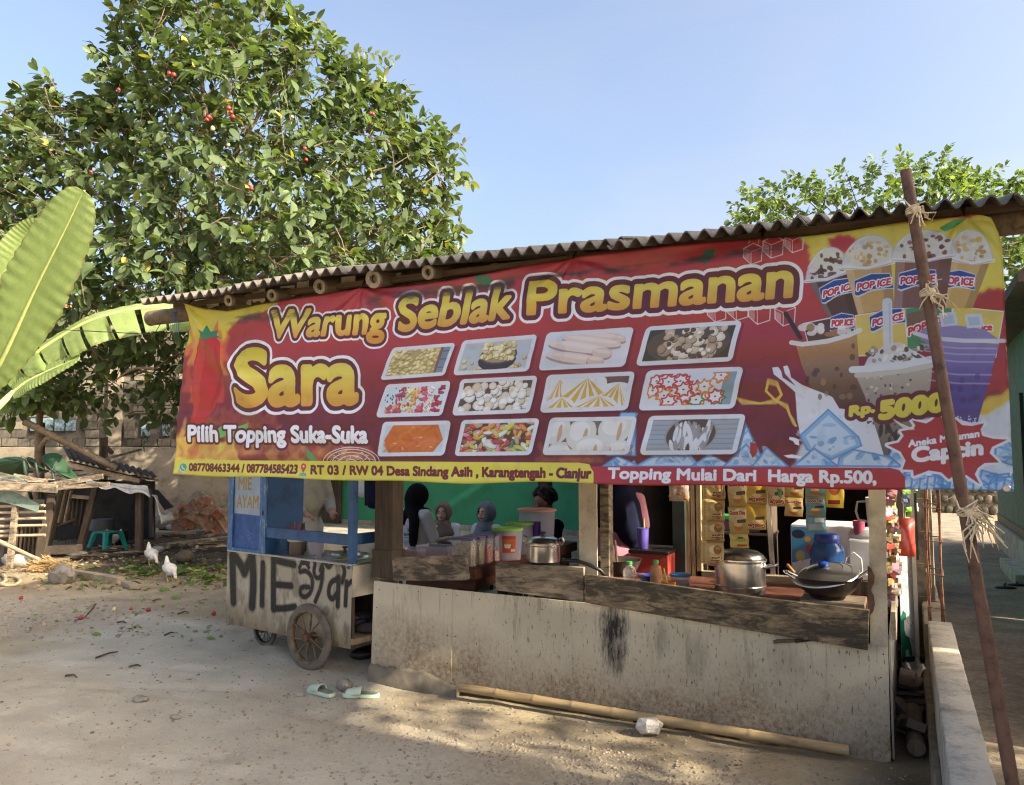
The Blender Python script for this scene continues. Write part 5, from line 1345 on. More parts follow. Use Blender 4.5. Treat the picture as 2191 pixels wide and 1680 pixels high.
# bag of twisted snacks
sn = thing('snack_bag', 'clear bag of orange twisted snacks hanging by the dark doorway', 'snack bag', onY(1452, 1074, 5.4))
a, b = onY(1432, 1072, 5.4), onY(1473, 1000, 5.4)
m = MB(); rs = np.random.RandomState(4)
for k in range(46): m.ell((rs.uniform(a.x + .012, b.x - .012), 5.4 + rs.uniform(-.02, .02), rs.uniform(a.z + .015, b.z)), (.022, .009, .011), 8, (0, rs.uniform(-.9, .9), 0))
obj('snacks', m, MT['chips'], sn); o = pillow(a.x, b.x, a.z, b.z + .02, 5.4, MT['bag_clear'], sn, .03); o.name = 'bag'
obj('hook_string', MB().tube([(onY(1452, 1000, 5.4).x, 5.4, b.z), (onY(1452, 1000, 5.4).x, 5.4, 2.3)], .002, 5), MT['black_wire'], sn)

# pots
def pot(name, label, c, r, h, mat, lidh, knob, ring=None, handles='side'):
    t_ = thing(name, label, 'pot', c)
    obj('pot_body', MB().lathe([(r * .93, 0), (r * .985, .006), (r, .03), (r, h - .008), (r * 1.035, h - .004), (r * 1.035, h), (r * .98, h), (r * .97, .02), (0, .012)], 40, c), mat, t_, 40)
    l_ = obj('lid', MB().lathe([(r * 1.05, h - .002), (r * 1.06, h + .004), (r * 1.0, h + .010), (r * .95, h + lidh * .45), (r * .72, h + lidh * .8), (r * .35, h + lidh * .97), (0, h + lidh)], 40, c), mat, t_, 40)
    if knob: obj('knob', MB().lathe([(.010, h + lidh - .002), (.010, h + lidh + .008), (.02, h + lidh + .014), (.022, h + lidh + .024), (.014, h + lidh + .030), (0, h + lidh + .031)], 16, c), MT['black'], l_)
    if ring: obj('rim_band', MB().lathe([(r * 1.001, h * ring - .004), (r * 1.02, h * ring), (r * 1.001, h * ring + .004)], 40, c, cap=False), mat, t_)
    return t_
c = onY(1162, 1205, 5.15); c.z = .835
p1 = pot('cooking_pot', 'shiny lidded pot with black knob beside the topping boxes', c, .122, .135, MT['alu'], .045, True, .86)
for sg in (-1, 1): obj('handle', MB().tube([c + Vector((sg * .12, 0, .12)), c + Vector((sg * .150, 0, .13)), c + Vector((sg * .158, 0, .15)), c + Vector((sg * .150, 0, .175)), c + Vector((sg * .125, 0, .165))], .006, 8), MT['alu'], p1)
gs = thing('gas_stove', 'black gas burner under the shiny lidded pot', 'stove', (c.x, c.y, .735))
obj('stove_body', MB().box((c.x, c.y, .765), (.34, .32, .06)), MT['black'], gs, 35, .008); obj('burner_grate', MB().lathe([(.085, .795), (.095, .835), (.088, .8345), (.078, .795)], 20, (c.x, c.y, 0)), MT['iron'], gs)
ga, gb = onY(1205, 1200, 4.66), onY(1284, 1220, 4.64)
obj('gas_hose', MB().tube([ga + Vector((-.08, .2, -.02)), ga, ga + (gb - ga) * .35 + Vector((0, 0, .022)), ga + (gb - ga) * .7 + Vector((0, 0, .016)), gb, gb + Vector((.03, .1, -.08))], .012, 10), MT['black'], gs, 180)
c = onY(1584, 1262, 5.02); c.z = .74
p2 = pot('steamer_pot', 'big dull aluminium steamer pot behind the charred plank', c, .152, .205, MT['alu'], .068, False, .28)
for sg in (-1, 1):
    b0 = c + Vector((sg * .147, 0, .17)); e = Vector(RT) * sg
    obj('handle', MB().tube([b0 + Vector((0, -.04, 0)), b0 + e * .06 + Vector((0, -.045, .012)), b0 + e * .075 + Vector((0, 0, .014)), b0 + e * .06 + Vector((0, .045, .012)), b0 + Vector((0, .04, 0))], .010, 8), MT['alu'], p2)
obj('inner_rim', MB().lathe([(.152, .205), (.161, .210), (.161, .218), (.152, .222)], 40, c), MT['alu'], p2)
# wok with tilted lid
c = onY(1771, 1286, 4.93); c.z = .775
wk = thing('wok', 'large dark wok under a tilted metal lid by the right post', 'wok', c)
R_ = .185
obj('pan', MB().lathe([(0, 0), (.07, .004), (.12, .024), (.16, .062), (R_, .112), (R_ + .006, .118), (R_ - .004, .116), (.155, .066), (.11, .03), (0, .012)], 44, c), MT['wok'], wk, 60)
ml = Matrix.Rotation(R(-9), 3, 'Y') @ Matrix.Rotation(R(14), 3, 'X')
ld = obj('lid', MB().lathe([(R_ * 1.0, 0), (R_ * .98, .008), (R_ * .80, .022), (R_ * .78, .020), (R_ * .55, .040), (R_ * .53, .038), (R_ * .25, .052), (0, .055)], 44, c + Vector((-.006, 0, .122)), ml), MT['alu_dull'], wk, 25)
obj('knob', MB().lathe([(.012, .052), (.026, .060), (.030, .072), (.02, .080), (0, .082)], 16, c + Vector((-.006, 0, .122)), ml), MT['gallon_cap'], ld)
for sg in (-1, 1):
    b0 = c + Vector(RT) * sg * (R_ - .005) + Vector((0, 0, .11))
    obj('handle', MB().tube([b0 + Vector((0, -.05, 0)), b0 + Vector(RT) * sg * .05 + Vector((0, -.04, .03)), b0 + Vector(RT) * sg * .065 + Vector((0, 0, .038)), b0 + Vector(RT) * sg * .05 + Vector((0, .04, .03)), b0 + Vector((0, .05, 0))], .0065, 8), MT['alu'], wk)
sp = thing('spatula', 'wooden spatula handle sticking out behind the wok', 'spatula', c + Vector((-.2, .12, .1)))
obj('spatula_handle', MB().tube([c + Vector((-.17, .10, .085)), c + Vector((-.235, .15, .15))], [.012, .010], 8), MT['food_amber'], sp)
bs = thing('burner_block', 'wooden block and burner under the dark wok', 'burner', (c.x, c.y, .735))
obj('block', MB().box((c.x + .03, c.y + .02, .752), (.34, .26, .034)), MT['wood_palex'], bs, 35, .004); obj('burner_ring', MB().lathe([(.09, .769), (.10, .788), (.085, .788), (.08, .769)], 20, (c.x, c.y, 0)), MT['iron'], bs)
# black wok at left of the right bay
c = onY(1322, 1226, 5.2); c.z = .76
w2 = thing('frying_pan', 'black deep frying pan in front of the woman in navy', 'wok', c)
obj('pan', MB().lathe([(0, 0), (.09, .012), (.13, .05), (.16, .115), (.166, .12), (.155, .118), (.12, .055), (0, .02)], 36, c), MT['sooty'], w2, 60)
obj('ladle_handle', MB().tube([c + Vector((.0, 0, .05)), c + Vector((-.03, .03, .24))], .009, 8), MT['wood_dark'], w2)
# water gallon
c = onY(1771, 1228, 5.5); c.z = .735
k_ = .105
gl = thing('water_gallon', 'blue plastic water gallon with ribbed body behind the wok', 'water bottle', c)
obj('bottle_body', MB().lathe([(k_ * .9, 0), (k_, .02), (k_, .05), (k_ * .95, .06), (k_, .07), (k_, .11), (k_ * .95, .12), (k_, .13), (k_, .17), (k_ * .95, .18), (k_, .19), (k_, .235), (k_ * .93, .265), (k_ * .66, .295), (k_ * .62, .31), (k_ * .62, .335)], 36, c), MT['gallon'], gl, 60)
obj('neck_cap', MB().lathe([(k_ * .70, .29), (k_ * .74, .32), (k_ * .72, .325), (k_ * .68, .345), (0, .348)], 30, c), MT['gallon_cap'], gl, 40)
# bottles
def bottle(label, u, v_, Y, r, h, liq, cap, fill=.8):
    c = onY(u, v_, Y); c.z = .735
    t_ = thing('bottle', label, 'bottle', c)
    obj('bottle_body', MB().lathe([(r * .85, 0), (r, .012), (r, h * .26), (r * .93, h * .29), (r, h * .32), (r, h * .40), (r * .93, h * .43), (r, h * .46), (r, h * .62), (r * .8, h * .76), (r * .38, h * .86), (r * .36, h * .94)], 24, c), MT['bottle'], t_, 60)
    obj('liquid', MB().lathe([(r * .8, .004), (r * .95, .014), (r * .95, h * fill * .75), (r * .75, h * fill)], 24, c), liq, t_, 60)
    obj('cap', MB().lathe([(r * .44, h * .90), (r * .44, h), (0, h)], 20, c), cap, t_)
    return t_
bottle('plastic bottle of amber cooking oil with green cap', 1404, 1252, 4.86, .040, .20, MT['oil'], MT['cap_green'], .82)
bottle('clear pinkish bottle with green cap left of the oil bottle', 1347, 1244, 4.90, .043, .175, MT['food_pink'], MT['cap_green'], .32)
bottle('small dark syrup bottle standing between two capped bottles', 1374, 1248, 4.88, .034, .10, MT['syrup'], MT['orange_pl'], .5)
def cup(name, label, cat, u, v_, Y, r, h, mat, zb=.735, taper=.85, thick=.002):
    c = onY(u, v_, Y); c.z = zb
    t_ = thing(name, label, cat, c)
    obj('cup_body', MB().lathe([(r * taper, 0), (r, h), (r - thick, h), (r * taper - thick, .004), (0, .004)], 28, c), mat, t_, 60)
    return t_, c
t_, c = cup('orange_cup', 'orange plastic scoop cup right of the oil bottle', 'cup', 1431, 1252, 4.88, .045, .07, MT['orange_pl'])
obj('spoon', MB().tube([c + Vector((0, 0, .02)), c + Vector((-.035, .01, .15))], [.008, .005], 8), MT['straw_green'], t_)
t_, c = cup('sauce_tub', 'clear round tub with a blue lid beside the door frame', 'tub', 1456, 1258, 5.05, .062, .085, MT['clear_pl'])
obj('lid', MB().lathe([(.064, .082), (.067, .084), (.067, .094), (.06, .097), (0, .098)], 28, c), MT['lid_blue'], t_); obj('sauce', MB().lathe([(.05, .003), (.056, .05), (0, .05)], 20, c), MT['food_tan'], t_)
rt_ = thing('red_stool_table', 'small red box table with a dark top under the purple tumbler', 'table', onZ(1400, 1400))
a, b = onY(1362, 1171, 5.75), onY(1440, 1172, 5.75)
obj('box_body', MB().bb((a.x, 5.6, .0), (b.x, 5.95, a.z - .025)), MT['red_box'], rt_); obj('table_top', MB().bb((a.x - .01, 5.58, a.z - .024), (b.x + .01, 5.97, a.z)), MT['black'], rt_, 35, .003)
t_, c = cup('tumbler', 'purple tumbler with a lime green straw on the small red table', 'tumbler', 1376, 1176, 5.7, .043, .145, MT['tumbler'], a.z, .88)
obj('tumbler_lid', MB().lathe([(.044, .143), (.045, .150), (0, .153)], 24, c), MT['tumbler'], t_); obj('drinking_straw', MB().tube([c + Vector((.005, 0, .02)), c + Vector((.012, 0, .22))], .004, 8), MT['straw_green'], t_)
bw = thing('blue_bowl', 'dark blue bowl of cutlery behind the oil bottle', 'bowl', onY(1388, 1226, 5.15)); c = onY(1388, 1232, 5.15); c.z = .735
obj('bowl_body', MB().lathe([(.03, 0), (.06, .03), (.075, .06), (.07, .06), (.05, .03), (0, .01)], 24, c), MT['gallon_cap'], bw)
# knife tucked under the plank, scalloped rusty plate on the post
kn_ = thing('knife', 'knife with wrapped brown handle tucked under the charred plank', 'knife', onY(1690, 1375, YF - .02))
obj('knife_handle', MB().tube([onY(1655, 1374, YF - .014), onY(1664, 1372, YF - .014), onY(1690, 1371, YF - .014), onY(1701, 1371, YF - .014)], [.009, .011, .010, .008], 10), MT['bark'], kn_); obj('blade', MB().prism([onY(u, v_, YF - .014) for u, v_ in [(1700, 1367), (1760, 1364), (1756, 1370), (1702, 1376)]], (0, .002, 0)), MT['iron'], kn_)
sp_ = thing('rusty_saw_plate', 'rusty brown scalloped metal plate hung on the right post', 'metal plate', onY(1862, 1320, YF - .03))
obj('plate', MB().prism([onY(u, v_, YF - .020) for u, v_ in [(1856, 1210), (1864, 1216), (1871, 1232), (1871, 1246), (1866, 1256), (1864, 1264), (1870, 1276), (1872, 1292), (1869, 1308), (1861, 1318), (1857, 1312), (1857, 1262)]], (0, .004, 0)), MT['rust'], sp_)
# topping boxes on the serving table: six tall ones in a row, two low ones
foods = ['food_tan', 'food_tan', 'food_red', 'food_pink', 'food_yellow', 'food_amber']; fn = ['tan crackers', 'pale crackers', 'red sticks', 'pink and orange bits', 'yellow macaroni', 'amber crackers']
ordn = ['first', 'second', 'third', 'fourth', 'fifth', 'last']
p0 = onY(1009, 1209, 4.985)
for i in range(6):
    x1, y0 = p0.x + .004 * i, 4.985 + i * .118; w_, d_, h_ = .175, .095, .19
    t_ = thing('topping_box', 'tall clear box of %s with purple lid, %s of the row' % (fn[i], ordn[i]), 'food box', (x1 - w_ / 2, y0 + d_ / 2, .78), 'tall topping boxes with purple lids')
    obj('box_body', MB().prism([(x1 - w_ + .006, y0 + .005, .781), (x1 - .006, y0 + .005, .781), (x1 - .006, y0 + d_ - .005, .781), (x1 - w_ + .006, y0 + d_ - .005, .781)], (0, 0, h_)), MT['clear_pl'], t_, 35, .006)
    obj('lid', MB().bb((x1 - w_, y0, .781 + h_), (x1, y0 + d_, .781 + h_ + .018)), MT['lid_purple'], t_, 35, .005)
    fh = [.16, .14, .12, .085, .07, .06][i]
    m = MB(); rs = np.random.RandomState(i)
    m.bb((x1 - w_ + .014, y0 + .013, .784), (x1 - .014, y0 + d_ - .013, .784 + fh - .01))
    for k in range(26): m.ell((rs.uniform(x1 - w_ + .03, x1 - .03), rs.uniform(y0 + .025, y0 + d_ - .025), .784 + fh - .012 + rs.uniform(0, .014)), (.014, .01, .008), 6, (rs.uniform(0, 3), rs.uniform(0, 3), 0))
    obj('topping', m, MT[foods[i]], t_)
for i, (u0, u1, Y, lab, fd, hh) in enumerate([(843, 893, 5.05, 'low clear box of orange toppings nearest the dark left post', 'food_orange', .085), (890, 955, 5.16, 'low clear box of reddish toppings beside the tall boxes', 'food_pink', .105)]):
    a, b = onY(u0, 1200, Y), onY(u1, 1200, Y)
    t_ = thing('topping_tray', lab, 'food box', ((a.x + b.x) / 2, Y + .08, .78), 'low topping trays')
    w2_ = b.x - a.x
    m = MB(); m.add([(a.x + .02, Y + .015, .782), (b.x - .02, Y + .015, .782), (b.x - .02, Y + .165, .782), (a.x + .02, Y + .165, .782), (a.x, Y, .782 + hh), (b.x, Y, .782 + hh), (b.x, Y + .18, .782 + hh), (a.x, Y + .18, .782 + hh)], [(3, 2, 1, 0), (0, 1, 5, 4), (1, 2, 6, 5), (2, 3, 7, 6), (3, 0, 4, 7)])
    obj('tray_body', m, MT['clear_purple'], t_, 35); obj('rim', MB().tube([(a.x, Y, .782 + hh), (b.x, Y, .782 + hh), (b.x, Y + .18, .782 + hh), (a.x, Y + .18, .782 + hh)], .004, 6, close=True), MT['clear_purple'], t_)
    m = MB(); rs = np.random.RandomState(i + 9)
    for k in range(90): m.ell((rs.uniform(a.x + .03, b.x - .03), rs.uniform(Y + .03, Y + .15), .79 + rs.uniform(0, .045) + .012 * rs.rand()), (.02, .012, .010), 6, (rs.uniform(0, 3), rs.uniform(0, 3), rs.uniform(0, 3)))
    obj('topping', m, MT[fd], t_)
# tubs
def tub(label, u, Y, r, h, lid, sticker=None):
    c = onY(u, 1190, Y); c.z = .781
    t_ = thing('food_tub', label, 'tub', c, 'round plastic tubs on the serving table')
    obj('tub_body', MB().lathe([(r * .86, 0), (r * .88, .01), (r * .97, h - .02), (r * .97, h)], 32, c), MT['clear_purple'], t_, 60)
    l_ = obj('lid', MB().lathe([(r * 1.0, h - .012), (r * 1.04, h - .010), (r * 1.04, h + .004), (r * 1.0, h + .008), (r * .94, h + .002), (0, h + .002)], 32, c), lid, t_, 40)
    obj('topping', MB().lathe([(r * .82, .012), (r * .86, h * .3), (0, h * .32)], 24, c), MT['food_pink' if sticker else 'cloth_blue'], t_)
    return t_, c
t_, c = tub('clear tub with lime green lid and orange label', 1086, 5.52, .118, .235, MT['lid_green'], True)
lc = Canvas(160, 220, (176, 74, 40)); lc.poly([(0, 0), (160, 0), (160, 40), (0, 40)], (150, 56, 34)); lc.ell(60, 120, 40, 30, (120, 150, 60)); lc.poly([(20, 110), (100, 110), (92, 160), (30, 160)], (206, 206, 196)); lc.poly([(100, 170), (125, 170), (125, 205), (100, 205)], (206, 190, 170)); lc.poly([(130, 170), (152, 170), (152, 205), (130, 205)], (206, 190, 170))
for k in range(5): lc.line([(20, 52 + 10 * k), (120 - 10 * k, 52 + 10 * k)], 3, (214, 130, 80))
printmat('tub_label', lc, .5)
m = MB(); rr_ = .118
m.grid(lambda a, b: (c.x + (rr_ * (.90 + .08 * b) + .002) * math.sin(.1 + a * .95), c.y - (rr_ * (.90 + .08 * b) + .002) * math.cos(.1 + a * .95), .781 + .06 + b * .13), 10, 2)
me = m.mesh('label', 60); set_uv(me, lambda q: ((math.atan2(q.x - c.x, -(q.y - c.y)) - .1) / .95, (q.z - .841) / .13)); link('label', me, MT['tub_label'], t_)
tub('clear tub with lime green lid behind the labelled one', 1112, 5.9, .115, .245, MT['lid_green'])
tub('largest clear tub with a salmon orange lid', 1149, 6.35, .165, .325, MT['lid_orange'])
cup('purple_cup', 'purple plastic cup peeking out behind the lime lid', 'cup', 1146, 1200, 6.0, .045, .25, MT['purple_cup'], .781, .8)
# right side of the stall room: freezer with picture, appliance, jug
fz = thing('freezer_box', 'white freezer box with blue printed front behind the gallon', 'freezer', (-.9, 6.4, 0))
a, b = onY(1691, 1121, 6.3), onY(1748, 1250, 6.3)
fc = Canvas(160, 240, (206, 212, 220)); fc.poly([(0, 0), (160, 0), (160, 130), (0, 160)], (70, 140, 190)); fc.ell(50, 40, 42, 18, (30, 44, 76)); fc.ell(120, 100, 24, 20, (176, 60, 60)); fc.ell(60, 130, 30, 22, (190, 170, 120)); fc.ell(110, 60, 20, 12, (214, 150, 70))
for k in range(16): fc.ell(20 + 8 * k, 165 + 12 * math.sin(k), 7, 7, (214, 220, 228))
printmat('freezer_print', fc, .3)
obj('box_body', MB().bb((a.x, 6.3, 0), (-.35, 6.75, a.z)), MT['plastic_white'], fz, 35, .01)
me = MB().grid(lambda p, q: (a.x + .006 + (b.x - a.x - .01) * p, 6.296, b.z + (a.z - .02 - b.z) * q), 1, 1).mesh('front_print', 0); set_uv(me, lambda q: ((q.x - a.x) / (b.x - a.x), (q.z - b.z) / (a.z - b.z))); link('front_print', me, MT['freezer_print'], fz)
rc = thing('rice_cooker', 'white kitchen appliance behind the right post', 'appliance', onY(1840, 1230, 5.9)); a = onY(1812, 1150, 5.9)
obj('appliance_body', MB().bb((a.x, 5.85, .55), (-.14, 6.15, 1.02)), MT['plastic_white'], rc, 35, .02); obj('appliance_lid', MB().lathe([(.13, 0), (.135, .02), (.11, .06), (0, .075)], 24, (-.24, 6.0, 1.02)), MT['plastic_white'], rc); obj('foot_shelf', MB().bb((-.50, 5.80, 0), (-.13, 6.2, .55)), MT['wood_dark'], rc)
jg = thing('measuring_jug', 'white plastic jug with a loop handle hanging by the right post', 'jug', onY(1860, 1100, 5.4)); a = onY(1850, 1095, 5.4)
obj('jug_body', MB().lathe([(.055, -.09), (.065, .09), (.062, .09), (.052, -.086), (0, -.086)], 24, a + Vector((.07, 0, 0))), MT['plastic_white'], jg); obj('jug_handle', MB().tube([a + Vector((.01, 0, .065)), a + Vector((-.04, 0, .06)), a + Vector((-.05, 0, .0)), a + Vector((-.035, 0, -.05)), a + Vector((.01, 0, -.06))], .007, 8), MT['plastic_white'], jg, 180); obj('jug_hook', MB().tube([a + Vector((.07, 0, .09)), a + Vector((.07, 0, 1.2))], .002, 4), MT['black_wire'], jg)
pc_ = thing('pink_cup', 'pink plastic cup behind the right post', 'cup', onY(1852, 1140, 5.9)); obj('cup_body', MB().lathe([(.03, 0), (.04, .12), (.036, .12), (.026, .004), (0, .004)], 20, Vector((-.30, 5.92, 1.021))), MT['pink'], pc_)
cb = thing('white_cable', 'white cable looped over a power strip beside the gallon', 'cable', onY(1830, 1220, 5.4)); c = onY(1828, 1212, 5.35)
obj('cord', MB().tube([c + Vector((-.06, 0, -.02)), c + Vector((-.045, 0, .05)), c + Vector((0, 0, .085)), c + Vector((.04, 0, .05)), c + Vector((.045, 0, -.03)), c + Vector((0, 0, -.055)), c + Vector((-.05, 0, -.02))], .004, 8), MT['plastic_white'], cb, 180); obj('power_strip', MB().box(c + Vector((.03, 0, -.06)), (.13, .05, .035)), MT['plastic_white'], cb, 35, .004); obj('support_board', MB().bb((c.x - .05, 5.3, .735), (c.x + .11, 5.42, c.z - .08)), MT['wood_dark'], cb)
ds = thing('dark_shelf', 'dark shelf with purple packets inside the stall window', 'shelf', onY(1600, 1150, 6.6))
obj('shelf_board', MB().bb((-1.5, 6.5, .95), (-.95, 6.8, .97)), MT['wood_dark'], ds); obj('shelf_board', MB().bb((-1.5, 6.5, .55), (-.95, 6.8, .57)), MT['wood_dark'], ds)
for x in (-1.48, -.97): obj('shelf_side', MB().bb((x - .012, 6.5, 0), (x + .012, 6.8, 1.25)), MT['wood_dark'], ds)
pk = thing('purple_packets', 'purple packet pile on the dark shelf inside the window', 'packets', (-1.25, 6.6, .97)); obj('packet', MB().bb((-1.42, 6.52, .971), (-1.05, 6.7, 1.06)), MT['lid_purple'], pk, 35, .01); obj('packet', MB().bb((-1.38, 6.52, 1.061), (-1.1, 6.7, 1.10)), MT['cap_green'], pk, 35, .01)
# snack strings hung on the right corner, the red bucket and the board with a green print
def snackstring(label, x, y, z0, z1, seed, cols, wmax=.035):
    t_ = thing('snack_string', label, 'snack strings', (x, y, z0), 'strings of small snack packets on the right side'); rs = np.random.RandomState(seed)
    z = z1; k = 0
    obj('string', MB().tube([(x, y, z0), (x, y, 2.4)], .002, 4), MT['black_wire'], t_)
    while z > z0:
        h = rs.uniform(.028, .045); w_ = rs.uniform(.6, 1) * wmax; a = rs.uniform(-.9, .9)
        m = MB(); dx_, dy_ = w_ * math.cos(a), w_ * math.sin(a)
        cx, cy = x + rs.uniform(-.012, .012), y + rs.uniform(-.015, .015)
        m.add([(cx - dx_, cy - dy_, z), (cx + dx_, cy + dy_, z - .004), (cx + dx_ * .9, cy + dy_, z - h), (cx - dx_ * .9, cy - dy_, z - h - .003), (cx - .010 * math.sin(a), cy - .012, z - h / 2), (cx + .010 * math.sin(a), cy + .012, z - h / 2)], [(0, 1, 4), (1, 2, 4), (2, 3, 4), (3, 0, 4), (1, 0, 5), (2, 1, 5), (3, 2, 5), (0, 3, 5)])
        obj('packet', m, MT[cols[rs.randint(len(cols))]], t_, 0); z -= h * rs.uniform(.62, .9); k += 1
for i, (u, Y, z0, lab) in enumerate([(1899, 4.85, .80, 'string of pink and cream snack packets nearest the post'), (1908, 5.05, .78, 'string of glossy pink snack packets in the middle of the bunch'), (1913, 5.25, .86, 'string of white and brown snack packets at the back of the bunch')]):
    p = onY(u, 1100, Y); snackstring(lab, p.x, Y, z0, 1.62, i + 3, ['cloth_rose', 'tarp_white', 'food_tan', 'cloth_pink', 'food_yellow', 'red_box'] if i < 2 else ['tarp_white', 'food_tan', 'cloth_brown', 'food_pink'])
for i, (u, Y) in enumerate([(1938, 6.0), (1952, 6.5)]):
    p = onY(u, 1060, Y); snackstring(['string of pale green packets beside the board', 'string of pale packets farthest back beside the pillar'][i], p.x, Y, 1.18, 1.62, i + 20, ['lid_green', 'tarp_white', 'cloth_blue', 'food_yellow'])
c = onY(1937, 1140, 6.1); rbk_ = thing('red_bucket', 'red plastic bag hanging behind the snack strings', 'bag', c)
o = pillow(c.x - .075, c.x + .06, c.z - .16, c.z + .10, 6.1, MT['red_box'], rbk_, .05); o.name = 'bag_body'; obj('bag_handle', MB().tube([c + Vector((0, 0, .1)), c + Vector((0, 0, .9))], .003, 4), MT['black_wire'], rbk_)
sgc = Canvas(200, 420, (206, 210, 212))
for k in range(48):
    a_ = k * math.pi * 2 / 48; sgc.line([(118 + 26 * math.cos(a_), 110 + 26 * math.sin(a_)), (118 + (62 + 14 * (k % 3)) * math.cos(a_), 110 + (62 + 14 * (k % 3)) * math.sin(a_))], 1.8, (70, 86, 90))
sgc.poly([(0, 250), (40, 226), (90, 240), (80, 262), (50, 262), (52, 300), (70, 320), (120, 330), (150, 360), (160, 400), (120, 396), (100, 372), (60, 376), (50, 410), (0, 410)], (24, 116, 84)); sgc.poly([(0, 400), (200, 400), (200, 420), (0, 420)], (20, 60, 56)); sgc.line([(90, 262), (150, 290), (200, 270)], 2, (60, 60, 60)); sgc.line([(120, 330), (200, 350)], 2, (60, 60, 60))
printmat('sign_print', sgc, .35)
sg_ = thing('sign_board', 'white sign board with green print standing beside the stall', 'sign', (-.02, 6.3, 0))
a, b = onY(1922, 1178, 6.2), onY(1958, 1420, 6.2); zt, zb_ = a.z, max(.05, b.z)
me = MB().grid(lambda p, q: (a.x + (b.x - a.x) * p, 6.2 + .06 * p, zb_ + (zt - zb_) * q), 1, 1).mesh('board_face', 0); set_uv(me, lambda q: ((q.x - a.x) / (b.x - a.x), (q.z - zb_) / (zt - zb_))); link('board_face', me, MT['sign_print'], sg_)
obj('board_back', MB().prism([(a.x - .004, 6.205, zb_ - .04), (b.x + .004, 6.265, zb_ - .04), (b.x + .004, 6.265, zt + .01), (a.x - .004, 6.205, zt + .01)], (0, .02, 0)), MT['plastic_white'], sg_); obj('metal_frame', MB().bb((b.x + .006, 6.24, .02), (b.x + .032, 6.28, 1.36)), MT['alu_dull'], sg_); obj('green_panel', MB().bb((b.x + .034, 6.3, .85), (b.x + .05, 6.7, 1.32)), MT['dark_green'], sg_)
# ------------------------------------------------------------------ noodle cart
A_ = Vector((-5.10, 4.90, 0)); B_ = Vector((-3.615, 4.655, 0))
ex = (B_ - A_).normalized(); ey = Vector((-ex.y, ex.x, 0)); CL = (B_ - A_).length
def K(a, b, z): return A_ + ex * a + ey * b + Vector((0, 0, z))
KM = Matrix((ex, ey, Vector((0, 0, 1)))).transposed()
def kbox(m, a0, a1, b0, b1, z0, z1): return m.box(K((a0 + a1) / 2, (b0 + b1) / 2, (z0 + z1) / 2), (a1 - a0, b1 - b0, z1 - z0), KM)
def onK(u, v_, b=0.0):
    d = Vector(ray(u, v_)); o = K(0, b, 0); t_ = (o - Vector((0, 0, 0))).dot(ey) / d.dot(ey); p = d * t_ + Vector((0, 0, EYE)); r = p - A_
    return r.dot(ex), p.z
crt = thing('noodle_cart', 'blue and tin noodle push cart with spray painted lettering', 'food cart', K(CL / 2, .3, 0))
CH, CB, CD = .785, .195, .47
z1 = lambda x, y: ((800 + x / 1.769) / 1.8, (1750 + y / 1.769) / 1.8)
PMc = 520
def kfn(p): return np.array([[onK(u, v_)[0] * PMc, (CH - onK(u, v_)[1]) * PMc] for u, v_ in p])
cc_ = Canvas(CL * PMc, (CH - CB) * PMc, (182, 172, 152), kfn)
cc_.a *= (.86 + .26 * fbm(cc_.xx / 120, cc_.yy / 90, 4, 6))[..., None]
low = sstep(.55, 1.05, cc_.yy / cc_.h + (fbm(cc_.xx / 40, cc_.yy / 90, 3, 8) - .5) * .5)
cc_.a[:] = cc_.a * (1 - .6 * low[..., None]) + np.array((104, 84, 60)) / 255 * .6 * low[..., None]; cc_.a *= (1 - .22 * sstep(.52, .72, fbm(cc_.xx / 26, cc_.yy / 60, 4, 28)))[..., None]
rsx = np.random.RandomState(2)
for k in range(240): x, y = rsx.rand() * cc_.w, rsx.rand() * cc_.h; cc_.put(cc_.mask_poly(np.array([(x, y), (x + rsx.uniform(1, 3), y), (x + 1, y + rsx.uniform(6, 40))]), True), (120, 100, 76), .5)
def spray(pts, w_):
    w_ *= 1 if pts[0][0] < 600 else .72
    p = [z1(*q) for q in pts]
    if len(p) > 2:      # round the corners
        for _ in range(2):
            q = [p[0]]
            for a, b in zip(p[:-1], p[1:]): q += [(a[0] * .75 + b[0] * .25, a[1] * .75 + b[1] * .25), (a[0] * .25 + b[0] * .75, a[1] * .25 + b[1] * .75)]
            p = q + [p[-1]]
    s0 = w_ / 3.184 * 6.2 / 1682 * PMc * 1.6
    for f_, al in ((1.7, .10), (1.45, .15), (1.2, .35), (1.0, 1.0)): cc_.line(p, s0 * f_, (18, 18, 21), al)
for L_, w_ in [([(168, 690), (178, 1000)], 40), ([(170, 685), (205, 720), (250, 800)], 38), ([(250, 800), (300, 690)], 40), ([(300, 690), (315, 860), (306, 1030)], 42), ([(376, 745), (372, 1020)], 28), ([(452, 712), (448, 880), (448, 1050)], 30), ([(450, 715), (520, 735), (592, 750)], 26), ([(450, 885), (570, 895)], 24), ([(448, 1050), (520, 1050), (592, 1038)], 24),
                ([(628, 772), (655, 705), (690, 770)], 20), ([(636, 745), (690, 740)], 16), ([(632, 800), (665, 790), (705, 820), (718, 880), (700, 950), (655, 978), (626, 945), (640, 900), (690, 905)], 24),
                ([(712, 700), (735, 740), (720, 800), (742, 850), (775, 830), (785, 780)], 22), ([(780, 800), (775, 900), (735, 1000)], 24), ([(768, 790), (790, 720), (822, 780), (845, 735), (870, 720), (915, 740), (935, 800), (915, 870)], 24), ([(880, 850), (835, 870), (820, 950), (850, 995), (885, 940)], 26), ([(890, 840), (888, 1030)], 30), ([(945, 870), (940, 1025)], 26), ([(945, 900), (978, 865)], 22)]: spray(L_, w_)
